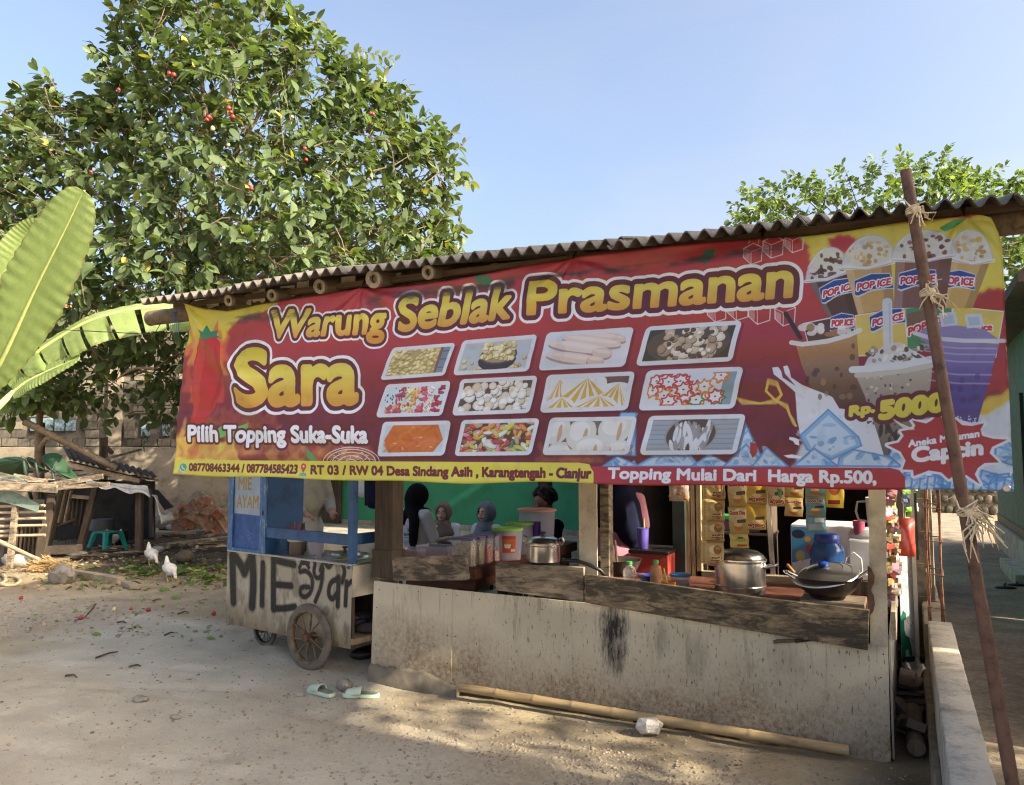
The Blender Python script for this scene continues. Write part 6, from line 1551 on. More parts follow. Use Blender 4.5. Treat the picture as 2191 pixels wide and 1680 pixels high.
nz_ = fbm(cc_.xx / 5, cc_.yy / 9, 3, 17); dk_ = (cc_.a.mean(2) < .35); cc_.a[:] = np.where((dk_ & (nz_ > .63))[..., None], cc_.a * .6 + .12, cc_.a)
for k in range(36):
    p = z1(rsx.uniform(620, 930), rsx.uniform(690, 1000)); cc_.line([p, (p[0], p[1] + rsx.uniform(1, 4))], 1.4, (206, 200, 186), .7)
cc_.put((0, 0, (sstep(.995, 1.0, 1 - np.abs(cc_.yy - 7) / cc_.h)).astype(np.float32)), (150, 140, 120), .5)
printmat('cart_front', cc_, .55, .15)
me = MB().grid(lambda p, q: K(CL * p, -.002 - .004 * math.sin(p * 9) * math.sin(q * 5), CB + (CH - CB) * q), 24, 8).mesh('front_sheet', 60)
set_uv(me, lambda q: ((q - A_).dot(ex) / CL, (q.z - CB) / (CH - CB))); link('front_sheet', me, MT['cart_front'], crt)
m = MB(); kbox(m, 0, CL, .006, .03, CB, CH); kbox(m, 0, .03, .03, CD, CB, CH); kbox(m, 0, CL, CD - .03, CD, CB + .02, CH); kbox(m, .03, CL, .03, CD - .03, CB, CB + .03); obj('body_frame', m, MT['wood_dark'], crt)
obj('side_sheet', kbox(MB(), CL - .012, CL + .003, .004, CD, .56, CH), MT['cart_tin'], crt); obj('counter_sheet', kbox(MB(), -.004, CL + .004, -.004, CD, CH, CH + .012), MT['alu_dull'], crt, 35, .002)
obj('lower_shelf', kbox(MB(), CL - .5, CL + .02, .0, CD, CB + .03, CB + .07), MT['wood_pale'], crt); obj('inner_wall', kbox(MB(), CL - .55, CL - .53, .03, CD - .03, CB + .03, CH), MT['dark_in'], crt)
ed = MB(); ed.tube([K(CL * k / 20, -.006, CH + .004) for k in range(21)], .005, 6); obj('edge_trim', ed, MT['cart_tin'], crt)
nh2 = MB().ell((0, 0, 0), (.004, .003, .004), 6).mesh('rivet')
for k in range(14):
    o = link('rivet', nh2, MT['iron'], crt); o.matrix_parent_inverse = Matrix(); o.location = K(.05 + k * (CL - .1) / 13, -.007, CH - .015) - K(CL / 2, .3, 0)
# cabinet with the painted door
CW, CT = .50, 1.72
cab = obj('cabinet', kbox(kbox(kbox(kbox(MB(), 0, .02, .012, CD - .1, CH + .012, CT), CW - .02, CW, .012, CD - .1, CH + .012, CT), .02, CW - .02, CD - .12, CD - .1, CH + .012, CT), 0, CW, .012, CD - .1, CT, CT + .02), MT['cart_blue'], crt)
dc = Canvas(240, 480, (40, 84, 148)); dc.a *= (.8 + .4 * fbm(dc.xx / 30, dc.yy / 60, 4, 2))[..., None]
dc.poly([(0, 0), (240, 0), (240, 268), (0, 262)], (150, 166, 188)); dc.put((0, 0, (.45 * sstep(.5, .7, fbm(dc.xx / 50, dc.yy / 50, 4, 5)) * (dc.yy < 262)).astype(np.float32)), (176, 186, 200))
dc.text('MIE', (34, 112), (150, 108), 84, [(0, (160, 132, 64))], 1.6); dc.text('AYAM', (22, 226), (214, 222), 84, [(0, (160, 132, 64))], 1.6)
for k in range(140):
    x, y = rsx.rand() * 240, 270 + 210 * rsx.rand(); dc.line([(x, y), (x + rsx.uniform(-4, 4), y + rsx.uniform(2, 16))], rsx.uniform(.8, 2.2), (140, 160, 190), .6 * (.3 + .7 * (y > 420)))
for k in range(10): x, y = 80 + rsx.rand() * 90, 370 + rsx.rand() * 50; dc.line([(x, y), (x + rsx.uniform(-30, 30), y + rsx.uniform(-12, 12))], 2.2, (150, 168, 196), .6)
printmat('cabinet_door', dc, .55, .2)
dz0, dz1 = CH + .035, 1.44
me = MB().grid(lambda p, q: K(.065 + (CW - .14) * p, .006, dz0 + (dz1 - dz0) * q), 1, 1).mesh('door_panel', 0); set_uv(me, lambda q: (((q - A_).dot(ex) - .065) / (CW - .14), (q.z - dz0) / (dz1 - dz0))); dp = link('door_panel', me, MT['cabinet_door'], crt)
t = NT('blue_worn'); v = t.coord((1, 1, .25)); n1 = t.noise(v, 40, 5, .7); t.col(t.ramp(n1, [(.40, (.045, .13, .30)), (.55, (.07, .17, .36)), (.66, (.32, .40, .50))])); t.set(Roughness=.6); t.bump(n1, .3, .003); MT['blue_worn'] = t.m
m = MB(); kbox(m, .0, .065, -.008, .010, CH + .012, CT); kbox(m, CW - .075, CW, -.008, .010, CH + .012, CT); kbox(m, .065, CW - .075, -.008, .010, CH + .012, dz0); kbox(m, .065, CW - .075, -.008, .010, dz1, CT); obj('door_frame', m, MT['blue_worn'], crt, 35, .002)
obj('latch', MB().ell(K(CW - .03, -.012, 1.12), (.006, .006, .02), 8), MT['iron'], crt)
pa, pb = onK(745, 1100)[0], onK(764, 1100)[0]
obj('corner_post', kbox(MB(), CL - .055, CL, .0, .05, CH - .03, CT), MT['cart_blue'], crt, 35, .003); obj('corner_post', kbox(MB(), CL - .05, CL, CD - .05, CD, CH + .012, CT), MT['cart_blue'], crt, 35, .003)
zr = onK(660, 1148)[1]
obj('front_rail', kbox(MB(), CW, CL - .055, .002, .03, zr - .04, zr + .04), MT['cart_blue'], crt, 35, .003); obj('side_rail', kbox(MB(), CL - .03, CL - .002, .05, CD - .05, zr - .035, zr + .045), MT['cart_blue'], crt, 35, .003); obj('top_rail', kbox(MB(), CW, CL, .0, .05, CT, CT + .04), MT['cart_blue'], crt); obj('canopy', kbox(MB(), -.05, CL + .05, -.05, CD + .05, CT + .04, CT + .06), MT['cart_tin'], crt)
obj('push_handle', MB().tube([K(0, .12, .66), K(-.12, .12, .655), K(-.16, .14, .655)], .018, 8), MT['wood_dark'], crt)
# wheels
def wheel(c, r, label, nsp=10, tw=.045, rim='rim', axisv=None):
    ax_ = axisv or ey; Mw = Matrix((ex, Vector((0, 0, 1)), -ax_)).transposed() if axisv is None else ax_.to_track_quat('Z', 'Y').to_matrix()
    w_ = obj('wheel', MB().lathe([(.028, -.05), (.034, -.03), (.03, 0), (.034, .03), (.028, .05)], 16, c, Mw), MT['rust'], crt); w_['label'] = label
    prof = [(r * .80, -tw * .42), (r * .88, -tw * .5), (r * .965, -tw * .38), (r, -tw * .12), (r, tw * .12), (r * .965, tw * .38), (r * .88, tw * .5), (r * .80, tw * .42)]
    obj('tyre', MB().lathe(prof, 48, c, Mw, cap=False), MT['rubber'], w_, 60)
    obj('rim', MB().lathe([(r * .81, -tw * .42), (r * .76, -tw * .44), (r * .73, -tw * .2), (r * .73, tw * .2), (r * .76, tw * .44), (r * .81, tw * .42)], 48, c, Mw, cap=False), MT[rim], w_, 40)
    for k in range(nsp):
        an = 2 * math.pi * k / nsp + .2; e = Mw @ Vector((math.cos(an), math.sin(an), 0)); f_ = Mw @ Vector((math.cos(an + .25), math.sin(an + .25), 0))
        obj('spoke', MB().bar(c + f_ * .03 + ey * .012 * (-1) ** k, c + e * r * .74, .010 if nsp < 14 else .003, .012 if nsp < 14 else .003, tuple(ax_)), MT[rim], w_)
    return w_
wc = onY(661, 1368, 4.66); rw = .242; wc.z = rw - .006 + gz(wc.x, wc.y)
wheel(wc, rw, 'large dusty spoked front wheel')
wc2 = wc + ey * .6; wc2.z = rw - .006 + gz(wc2.x, wc2.y); wheel(wc2, rw, 'large spoked wheel on the far side')
obj('axle', MB().tube([wc - ey * .03, wc2], .014, 8), MT['iron'], crt)
w3 = onZ(562, 1384); w3.z = .145 + gz(w3.x, w3.y); w3 = w3 + ey * .02
wheel(w3, .15, 'small wire spoked guide wheel under the cabinet', 18, .03, 'iron')
m = MB(); m.bar(w3 - ey * .03, w3 + Vector((0, 0, .12)) - ex * .12 - ey * .03, .012, .05, tuple(ey)); m.bar(w3 + ey * .03, w3 + Vector((0, 0, .12)) - ex * .12 + ey * .03, .012, .05, tuple(ey)); m.box(w3 + Vector((0, 0, .12)) - ex * .13, (.06, .10, .10), KM); obj('wheel_fork', m, MT['iron'], crt)
# things on the cart
c = K(*[onK(738, 1168, .24)[0], .24, CH + .013])
ld = thing('pot_cover', 'wide shiny tin pot lid lying on the cart top', 'pot lid', c)
obj('lid_disc', MB().lathe([(.235, 0), (.238, .006), (.20, .012), (.19, .022), (.13, .026), (.12, .038), (.05, .046), (0, .048)], 44, c), MT['alu'], ld, 25); obj('lid_knob', MB().lathe([(.012, .046), (.012, .066), (.022, .07), (.022, .082), (0, .084)], 14, c), MT['black'], ld)
c = K(onK(635, 1175, .14)[0], .14, CH + .013)
bk = thing('chopstick_pot', 'brown round pot full of red chopsticks on the cart', 'utensil pot', c)
obj('pot_body', MB().lathe([(.058, 0), (.06, .004), (.062, .10), (.058, .10), (.056, .006), (0, .006)], 24, c), MT['cloth_brown'], bk, 40); obj('pot_rim', MB().lathe([(.062, .10), (.075, .105), (.078, .125), (.072, .125), (.058, .10)], 24, c), MT['plastic_white'], bk)
rs = np.random.RandomState(8)
for k in range(26):
    a = rs.uniform(0, 6.28); e = Vector((math.cos(a), math.sin(a), 0)); obj('chopstick', MB().tube([c + e * .015 + Vector((0, 0, .03)), c + e * rs.uniform(.04, .11) + Vector((0, 0, rs.uniform(.17, .25)))], .0035, 6), MT['chop_red'], bk)
for i, (u, b, r_, h_, mt, lab) in enumerate([(620, .26, .028, .27, 'black', 'dark sauce bottle behind the chopsticks'), (648, .28, .03, .24, 'dark_green', 'green glass bottle behind the chopsticks')]):
    c = K(onK(u, 1170, b)[0], b, CH + .013); t_ = thing('sauce_bottle', lab, 'bottle', c); obj('bottle_body', MB().lathe([(r_ * .9, 0), (r_, .01), (r_, h_ * .62), (r_ * .45, h_ * .78), (r_ * .42, h_ * .97), (0, h_ * .97)], 20, c), MT[mt], t_, 50); obj('bottle_cap', MB().lathe([(r_ * .5, h_ * .95), (r_ * .5, h_), (0, h_)], 14, c), MT['food_amber'], t_)
c = K(onK(672, 1172, .2)[0], .22, CH + .013); t_ = thing('white_bucket', 'small pale plastic bucket beside the chopstick pot', 'bucket', c); obj('bucket_body', MB().lathe([(.055, 0), (.065, .10), (.07, .105), (.07, .112), (.062, .11), (.05, .005), (0, .005)], 24, c), MT['clear_purple'], t_, 40)
rg = thing('rag_pile', 'pile of dark rags and a pale bottle stored under the cart', 'rags', K(CL - .2, .3, .27)); m = MB(); rs = np.random.RandomState(5)
for k in range(9): m.ell(K(CL - .25 + rs.uniform(-.15, .2), .3 + rs.uniform(-.15, .15), .30 + rs.uniform(0, .06)), (.09, .07, .04), 10, (0, 0, rs.uniform(0, 3)))
obj('cloth', m, MT['cloth_dim'], rg, 180)
m = MB()
for k in range(7): m.ell(K(CL - .05 + rs.uniform(-.2, .15), .42 + rs.uniform(-.1, .15), .05 + rs.uniform(0, .08)), (.10, .08, .05), 10, (0, 0, rs.uniform(0, 3)))
rg2 = thing('rubbish_heap', 'dark bundle of rubbish on the ground behind the cart wheel', 'rubbish', K(CL, .45, 0)); obj('bundle', m, MT['black'], rg2, 180)
# ------------------------------------------------------------------ people
class Hum:
    """local frame: person faces -y, z up, origin on the floor under the pelvis"""
    def __init__(s, loc, rz, scale=1.0):
        s.M = Matrix.Translation(loc) @ Matrix.Rotation(rz, 4, 'Z') @ Matrix.Scale(scale, 4); s.k = scale; s.R = Matrix.Rotation(rz, 3, 'Z')
    def p(s, q): return s.M @ Vector(q)
    def limb(s, m, pts, rad, n=10):
        P = [s.p(q) for q in pts]; rad = [r * s.k for r in rad]
        m.tube(P, rad, n)
        for q, r in zip(P, rad): m.ell(q, r, n)
    def el(s, m, c, r, rot=(0, 0, 0), n=14):
        m.ell(s.p(c), Vector(r) * s.k, n, s.R @ Euler(rot).to_matrix())
def hand(h, m, w, d, curl=.4, side=1, up=(0, 0, 1)):
    """palm and five fingers from wrist w along direction d"""
    w, d, u = Vector(w), Vector(d).normalized(), Vector(up); s_ = d.cross(u).normalized() * side; u = s_.cross(d).normalized() * side
    c = w + d * .045
    for k in range(4):
        b = w + d * .025 + s_ * (-.026 + .0175 * k); h.limb(m, [b, b + d * .055], [.013, .0115], 6)
        L = [.062, .072, .068, .052][k]; f0 = b + d * .055; f1 = f0 + (d * math.cos(curl) - u * math.sin(curl)) * L * .5; f2 = f1 + (d * math.cos(curl * 2.2) - u * math.sin(curl * 2.2)) * L * .5
        h.limb(m, [f0, f1, f2], [.0095, .009, .0075], 6)
    t0 = w + d * .02 - s_ * .026; t1 = t0 + d * .025 - s_ * .028 - u * .008; h.limb(m, [t0, t1, t1 + d * .032 - s_ * .006 - u * .006], [.0125, .0105, .008], 6)
def face(h, root, hc, skin_m, tilt=0.0):
    """eyes, brows, lips as children; hc = head centre (local), faces -y"""
    hc = Vector(hc)
    for sx in (-1, 1):
        e = MB(); h.el(e, hc + Vector((sx * .031, -.083, .004)), (.0135, .007, .0075)); eo = obj('eye', e, MT['eye_white'], root, 180)
        i_ = MB(); h.el(i_, hc + Vector((sx * .031, -.0885, .004)), (.0062, .004, .0066)); obj('iris', i_, MT['hair'], eo, 180)
        b = MB(); h.limb(b, [hc + Vector((sx * .015, -.0905, .022)), hc + Vector((sx * .033, -.090, .027)), hc + Vector((sx * .050, -.080, .021))], [.0035, .0038, .002], 6); obj('eyebrow', b, MT['hair'], root, 180)
    l_ = MB(); h.el(l_, hc + Vector((0, -.0875, -.052)), (.021, .007, .0052)); h.el(l_, hc + Vector((0, -.087, -.0605)), (.018, .007, .0055)); obj('lips', l_, MT['lips'], root, 180)
def head(h, m, hc):
    hc = Vector(hc)
    h.el(m, hc + Vector((0, .012, .025)), (.076, .094, .092)); h.el(m, hc + Vector((0, -.022, -.035)), (.062, .068, .082)); h.el(m, hc + Vector((0, -.048, -.088)), (.026, .026, .022))
    h.el(m, hc + Vector((0, -.094, -.014)), (.012, .016, .022)); h.el(m, hc + Vector((0, -.100, -.026)), (.016, .012, .010))
    for sx in (-1, 1): h.el(m, hc + Vector((sx * .04, -.068, -.028)), (.024, .022, .022)); h.el(m, hc + Vector((sx * .078, .008, -.008)), (.010, .020, .030))
def body_seated(h, m, hip, sh_z, hc, armL, armR, curl=.5, handdir=None, fem=True):
    sw = .155 if fem else .19
    h.limb(m, [(0, 0, hip), (0, .01, hip + .15), (0, .015, hip + .30), (0, .02, sh_z - .03)], [.13, .115, .125, .10])
    h.limb(m, [(-sw, .02, sh_z), (sw, .02, sh_z)], [.055, .055]); h.limb(m, [(0, .02, sh_z), (0, .012, hc[2] - .07)], [.05, .045])
    head(h, m, hc)
    for sx, arm in ((-1, armL), (1, armR)):
        h.limb(m, [(sx * sw, .02, sh_z - .005)] + [tuple(q) for q in arm], [.048, .036, .026]); d = Vector(arm[1]) - Vector(arm[0]); hand(h, m, Vector(arm[1]) + d.normalized() * .01, handdir or d, curl, sx)
        h.limb(m, [(sx * .09, 0, hip), (sx * .12, -.38, hip + .03), (sx * .13, -.36, .09)], [.085, .058, .038]); h.limb(m, [(sx * .13, -.34, .045), (sx * .13, -.47, .03)], [.038, .028])
def shirt(h, m, hip, sh_z, armL, armR, fem=True, sl=.5, g=.014):
    sw = .155 if fem else .19
    h.limb(m, [(0, 0, hip - .02), (0, .01, hip + .15), (0, .015, hip + .30), (0, .02, sh_z - .03)], [.142 + g, .125 + g, .135 + g, .108 + g]); h.limb(m, [(-sw, .02, sh_z), (sw, .02, sh_z)], [.058 + g, .058 + g])
    for sx, arm in ((-1, armL), (1, armR)):
        a0, a1, a2 = Vector((sx * sw, .02, sh_z - .005)), Vector(arm[0]), Vector(arm[1])
        if sl <= 1: h.limb(m, [a0, a0 + (a1 - a0) * sl], [.05 + g, .044 + g])
        else: h.limb(m, [a0, a1, a1 + (a2 - a1) * (sl - 1)], [.05 + g, .040 + g, .030 + g])
def hood(h, m, hc, drop=.17, wide=.19, k=1.0):
    """headscarf: shell with a face opening plus the drape over neck and chest"""
    hc = Vector(hc)
    rings = [(-.070, .058, .082, -.012), (-.078, .066, .092, -.010), (-.055, .086, .112, .0), (-.01, .100, .126, .006), (.05, .102, .124, .008), (.10, .080, .098, .006), (.128, .04, .05, .0), (.136, .002, .002, 0)]
    n = 26; vs_, fs = [], []
    for (y, rx, rz, dz) in rings:
        for q in range(n):
            an = 2 * math.pi * q / n; w_ = k * (1 + (.035 * math.sin(an * 5 + y * 40) if y > -.06 else 0)); vs_.append(h.p(hc + Vector((rx * math.cos(an) * w_, y, rz * math.sin(an) * w_ + dz))))
    for i in range(len(rings) - 1):
        for q in range(n): fs.append((i * n + q, i * n + (q + 1) % n, (i + 1) * n + (q + 1) % n, (i + 1) * n + q))
    m.add(vs_, fs)
    prof = [(.070, .080, -.082), (.086, .092, -.105), (.105, .105, -.14), (.14, .115, -.175), (wide, .135, -.10 - drop), (wide * .97, .128, -.112 - drop), (.10, .07, -.17)]
    vs_, fs = [], []
    for i, (rx, ry, dz) in enumerate(prof):
        for q in range(n):
            an = 2 * math.pi * q / n; w_ = 1 + .09 * math.sin(an * 6 + i * .8); vs_.append(h.p(hc + Vector((rx * math.cos(an) * w_, .0 + ry * math.sin(an) * w_, dz - (.05 * max(0, -math.sin(an)) if i > 2 else 0)))))
    for i in range(len(prof) - 1):
        for q in range(n): fs.append((i * n + q, i * n + (q + 1) % n, (i + 1) * n + (q + 1) % n, (i + 1) * n + q))
    m.add(vs_, fs)
def stool(label, c, z, group=None):
    t_ = thing('low_stool', label, 'stool', c, 'low wooden stools under the customers'); c = Vector(c)
    obj('seat', MB().box(c + Vector((0, 0, z - .02)), (.32, .28, .035)), MT['wood_dark'], t_, 35, .004)
    for sx in (-1, 1):
        for sy in (-1, 1): obj('leg', MB().bar(c + Vector((sx * .13, sy * .11, 0)), c + Vector((sx * .13, sy * .11, z - .035)), .03, .03), MT['wood_dark'], t_)
VX = .012
# 1 woman with glasses, brown scarf
FZ = .05
def seatpos(u, v_, Y, headz):      # place so that the head centre projects on (u, v)
    p = onY(u, v_, Y); return Vector((p.x, p.y, FZ)), p.z
loc, hz = seatpos(948, 1097, 8.2, 0); hip = hz - .60 - FZ
h = Hum(loc, R(16)); hz -= FZ; sh = hz - .19
aL, aR = [(-.20, -.10, sh - .24), (-.045, -.26, sh - .03)], [(.20, -.12, sh - .26), (.02, -.34, sh - .22)]
pr = thing('person', 'seated woman in brown headscarf and glasses, hand at her chin', 'person', loc)
m = MB(); body_seated(h, m, hip, sh, (0, -.01, hz), aL, aR, .9, (0.2, -.25, 1)); bo = blob('body', m, VX, MT['skin'], pr)
m = MB(); shirt(h, m, hip, sh, aL, aR, True, 1.75); blob('shirt', m, .015, MT['cloth_white'], pr)
m = MB(); h.limb(m, [(0, 0, hip), (.0, -.2, hip + .03), (.0, -.42, hip)], [.17, .15, .13]); h.limb(m, [(0, -.42, hip), (0, -.40, .12)], [.13, .14]); blob('skirt', m, .02, MT['cloth_dim'], pr)
m = MB(); hood(h, m, (0, -.01, hz), .12, .17); obj('headscarf', m, MT['cloth_brown'], pr, 180)
face(h, pr, (0, -.01, hz), 0)
g_ = MB()
for sx in (-1, 1): g_.tube([h.p((sx * .032 + .024 * math.cos(q), -.108, hz + .002 + .022 * math.sin(q))) for q in [i * .524 for i in range(12)]], .0022, 5, close=True)
g_.tube([h.p((-.009, -.110, hz + .006)), h.p((.009, -.110, hz + .006))], .002, 5)
obj('glasses', g_, MT['rim'], pr); stool('low stool under the woman with glasses', loc, hip - .10)
# 2 woman with grey blue scarf looking left
loc, hz = seatpos(1040, 1098, 8.15, 0); h = Hum(loc, R(-12)); hip = hz - .60 - FZ; hz -= FZ; sh = hz - .19
aL, aR = [(-.20, -.06, sh - .25), (-.14, -.30, sh - .28)], [(.20, -.06, sh - .25), (.12, -.30, sh - .28)]
pr = thing('person', 'seated woman in grey blue satin headscarf looking to the left', 'person', loc)
m = MB(); body_seated(h, m, hip, sh, (0, -.01, hz), aL, aR); blob('body', m, VX, MT['skin'], pr)
m = MB(); shirt(h, m, hip, sh, aL, aR, True, 1.8); blob('shirt', m, .015, MT['cloth_white'], pr)
m = MB(); h.limb(m, [(0, 0, hip), (.0, -.2, hip + .03), (.0, -.42, hip)], [.17, .15, .13]); h.limb(m, [(0, -.42, hip), (0, -.40, .12)], [.13, .14]); blob('skirt', m, .02, MT['cloth_dim'], pr)
m = MB(); hood(h, m, (0, -.01, hz), .15, .17, 1.06); obj('headscarf', m, MT['cloth_grey'], pr, 180); face(h, pr, (0, -.01, hz), 0); stool('low stool under the woman in grey blue', loc, hip - .10)
# 3 woman with black scarf seen from behind
loc, hz = seatpos(893, 1062, 7.2, 0); h = Hum(loc, R(165)); hip = hz - .64 - FZ; hz -= FZ; sh = hz - .20
aL, aR = [(-.22, -.06, sh - .27), (-.16, -.30, sh - .26)], [(.22, -.06, sh - .27), (.16, -.30, sh - .26)]
pr = thing('person', 'seated woman in long black headscarf seen from behind', 'person', loc)
m = MB(); body_seated(h, m, hip, sh, (0, -.01, hz), aL, aR); blob('body', m, VX, MT['skin'], pr)
m = MB(); shirt(h, m, hip, sh, aL, aR, True, .9, .018); sh_o = blob('vest', m, .013, MT['cloth_white'], pr)
m = MB(); h.el(m, (0, 0, hz + .012), (.115, .135, .135)); h.limb(m, [(0, .04, hz - .02), (0, .05, hz - .14)], [.115, .095]); h.limb(m, [(0, .05, hz - .1), (.075, .135, sh - .08), (.07, .175, sh - .22), (.055, .18, sh - .31)], [.08, .055, .042, .015]); h.limb(m, [(0, .05, hz - .1), (-.10, .13, sh - .07), (-.125, .165, sh - .26), (-.13, .165, sh - .38)], [.08, .058, .048, .015]); h.limb(m, [(-.13, .0, sh + .02), (.13, .0, sh + .02)], [.07, .07])
blob('headscarf', m, .013, MT['cloth_black'], pr, 6)
m = MB(); h.limb(m, [(0, 0, hip), (.0, -.2, hip + .03), (.0, -.42, hip)], [.17, .15, .13]); h.limb(m, [(0, -.42, hip), (0, -.40, .12)], [.13, .14]); blob('skirt', m, .02, MT['cloth_dim'], pr)
vc = Canvas(300, 150, (186, 190, 200)); vc.text('2026', (185, 56), (285, 56), 28, [(0, (40, 40, 50))], 1.0); vc.text('S', (28, 56), (48, 56), 26, [(0, (40, 40, 50))], 1.0); vc.text('BASIH', (150, 100), (285, 100), 28, [(0, (40, 40, 50))], 1.0); vc.line([(150, 120), (280, 118)], 5, (90, 90, 100))
printmat('vest_print', vc, .9)
def vp(a, b):      # print sheet lying on the back of the vest
    ang = (a - .5) * 2.0; rr_ = .166
    return h.p((-rr_ * math.sin(ang) * 1.0, .012 + rr_ * math.cos(ang), sh - .26 + b * .16))
me = MB().grid(vp, 10, 3).mesh('back_print', 60); inv = h.M.inverted(); set_uv(me, lambda q: ((math.asin(max(-1, min(1, -(inv @ q).x / .166))) / 2.0 + .5), ((inv @ q).z - (sh - .26)) / .16)); link('back_print', me, MT['vest_print'], pr); stool('low stool under the woman in black', loc, hip - .11)
# 4 curly haired man in navy and white polo looking left
loc, hz = seatpos(1156, 1076, 6.95, 0); loc.x += .03; h = Hum(loc, R(-36)); hip = hz - .66 - FZ; hz -= FZ; sh = hz - .205
aL, aR = [(-.25, -.06, sh - .26), (-.16, -.30, sh - .30)], [(.26, -.04, sh - .26), (.22, -.30, sh - .30)]
pr = thing('person', 'seated man with big curly hair in white and navy polo shirt', 'person', loc)
m = MB(); body_seated(h, m, hip, sh, (0, -.01, hz), aL, aR, .5, None, False); blob('body', m, VX, MT['skin_dark'], pr)
m = MB(); shirt(h, m, hip, sh, aL, aR, False, .1, .016); blob('shirt_front', m, .014, MT['cloth_white'], pr)
m = MB()
for sx, arm in ((-1, aL), (1, aR)): a0, a1 = Vector((sx * .20, .02, sh)), Vector(arm[0]); h.limb(m, [a0, a0 + (a1 - a0) * .85], [.072, .064])
h.limb(m, [(-.07, .01, sh + .045), (.07, .01, sh + .045)], [.045, .045]); h.limb(m, [(-.2, .05, sh), (0, .06, sh - .02), (.2, .05, sh)], [.06, .08, .06]); blob('sleeves_collar', m, .014, MT['cloth_navy'], pr)
em = MB()
em.tube([h.p((.07 + .03 * math.cos(q), -.152, sh - .12 + .03 * math.sin(q))) for q in [i * .524 for i in range(12)]], .003, 5, close=True)
for k in range(6): em.ell(h.p((.07 + .016 * math.cos(k * 1.05), -.152, sh - .12 + .016 * math.sin(k * 1.05))), .006 , 6)
obj('chest_emblem', em, MT['cloth_navy'], pr)
m = MB(); rs = np.random.RandomState(3)
for k in range(150):
    a, b = rs.uniform(0, 6.28), rs.uniform(-.15, 1); q = math.sqrt(max(0, 1 - b * b)); y = .02 + .108 * q * math.sin(a)
    if b < .35 and y < -.035: continue
    h.el(m, (.104 * q * math.cos(a), y, hz + .045 + .105 * b), (.026,) * 3, n=8)
h.el(m, (0, .03, hz + .06), (.10, .095, .10)); blob('hair', m, .010, MT['hair'], pr, 1)
m = MB(); 
for sx in (-1, 1): h.limb(m, [(sx * .09, 0, hip), (sx * .12, -.38, hip + .03), (sx * .13, -.36, .10)], [.105, .078, .06])
blob('trousers', m, .015, MT['cloth_dim'], pr); face(h, pr, (0, -.01, hz), 0); stool('low stool under the curly haired man', loc, hip - .10)
# 5 standing woman: navy scarf, rose dress
loc = onY(1318, 1110, 6.05); loc.z = 0; h = Hum(loc, R(205), .97)
pr = thing('person', 'standing woman in long navy headscarf and rose dress at the stove', 'person', loc)
aL, aR = [(-.21, -.02, 1.00), (-.12, -.26, .98)], [(.23, .03, .99), (.13, -.24, .97)]; m = MB(); sh = 1.26
h.limb(m, [(0, 0, .82), (0, .01, .98), (0, .01, 1.12), (0, .02, 1.22)], [.145, .12, .13, .10]); h.limb(m, [(-.16, .02, sh), (.16, .02, sh)], [.055, .055]); h.limb(m, [(0, .02, sh), (0, .01, 1.40)], [.05, .045]); head(h, m, (0, -.01, 1.48))
for sx, arm in ((-1, aL), (1, aR)):
    h.limb(m, [(sx * .16, .02, sh)] + arm, [.052, .042, .03]); hand(h, m, Vector(arm[1]), Vector(arm[1]) - Vector(arm[0]), .6, sx); h.limb(m, [(sx * .085, 0, .80), (sx * .09, -.01, .45), (sx * .09, .01, .08)], [.10, .06, .04]); h.limb(m, [(sx * .09, .02, .045), (sx * .09, -.12, .03)], [.04, .028])
blob('body', m, .014, MT['skin'], pr)
m = MB(); h.limb(m, [(0, .01, 1.2), (0, .01, 1.05), (0, 0, .9), (0, 0, .6), (0, 0, .25)], [.145, .15, .19, .21, .24]); h.limb(m, [(-.18, .02, sh), (.18, .02, sh)], [.07, .07])
for sx, arm in ((-1, aL), (1, aR)): a0, a1 = Vector((sx * .17, .02, sh)), Vector(arm[0]); h.limb(m, [a0, a0 + (a1 - a0) * .75], [.075, .085])
blob('dress', m, .016, MT['cloth_rose'], pr)
m = MB(); h.el(m, (0, 0, 1.50), (.115, .13, .135)); h.limb(m, [(0, .03, 1.42), (0, .03, 1.28), (0, .03, 1.15)], [.12, .18, .19]); h.limb(m, [(-.05, .10, 1.2), (-.10, .13, 1.02), (-.13, .13, .86)], [.15, .12, .03]); h.limb(m, [(.16, .02, 1.22), (.21, .03, 1.10)], [.11, .085]); blob('headscarf', m, .016, MT['cloth_navy'], pr, 6); face(h, pr, (0, -.01, 1.48), 0)
# 6 man at the cart in khaki jacket
loc = onY(652, 1100, 6.1); loc.z = 0; h = Hum(loc, R(70))
pr = thing('person', 'standing person in khaki jacket and pale trousers behind the noodle cart', 'person', loc)
aL, aR = [(-.23, -.06, 1.12), (-.14, -.27, 1.03)], [(.23, -.06, 1.12), (.14, -.27, 1.04)]; m = MB(); sh = 1.38
h.limb(m, [(0, 0, .92), (0, .01, 1.08), (0, .01, 1.22), (0, .02, 1.34)], [.14, .13, .14, .10]); h.limb(m, [(-.18, .02, sh), (.18, .02, sh)], [.058, .058]); h.limb(m, [(0, .02, sh), (0, .01, 1.52)], [.05, .048]); head(h, m, (0, -.01, 1.60))
for sx, arm in ((-1, aL), (1, aR)):
    h.limb(m, [(sx * .18, .02, sh)] + arm, [.05, .042, .03]); hand(h, m, Vector(arm[1]), Vector(arm[1]) - Vector(arm[0]), .6, sx); h.limb(m, [(sx * .09, 0, .90), (sx * .10, -.01, .48), (sx * .10, .01, .08)], [.10, .065, .045]); h.limb(m, [(sx * .10, .02, .045), (sx * .10, -.14, .03)], [.042, .03])
blob('body', m, .014, MT['skin_dark'], pr)
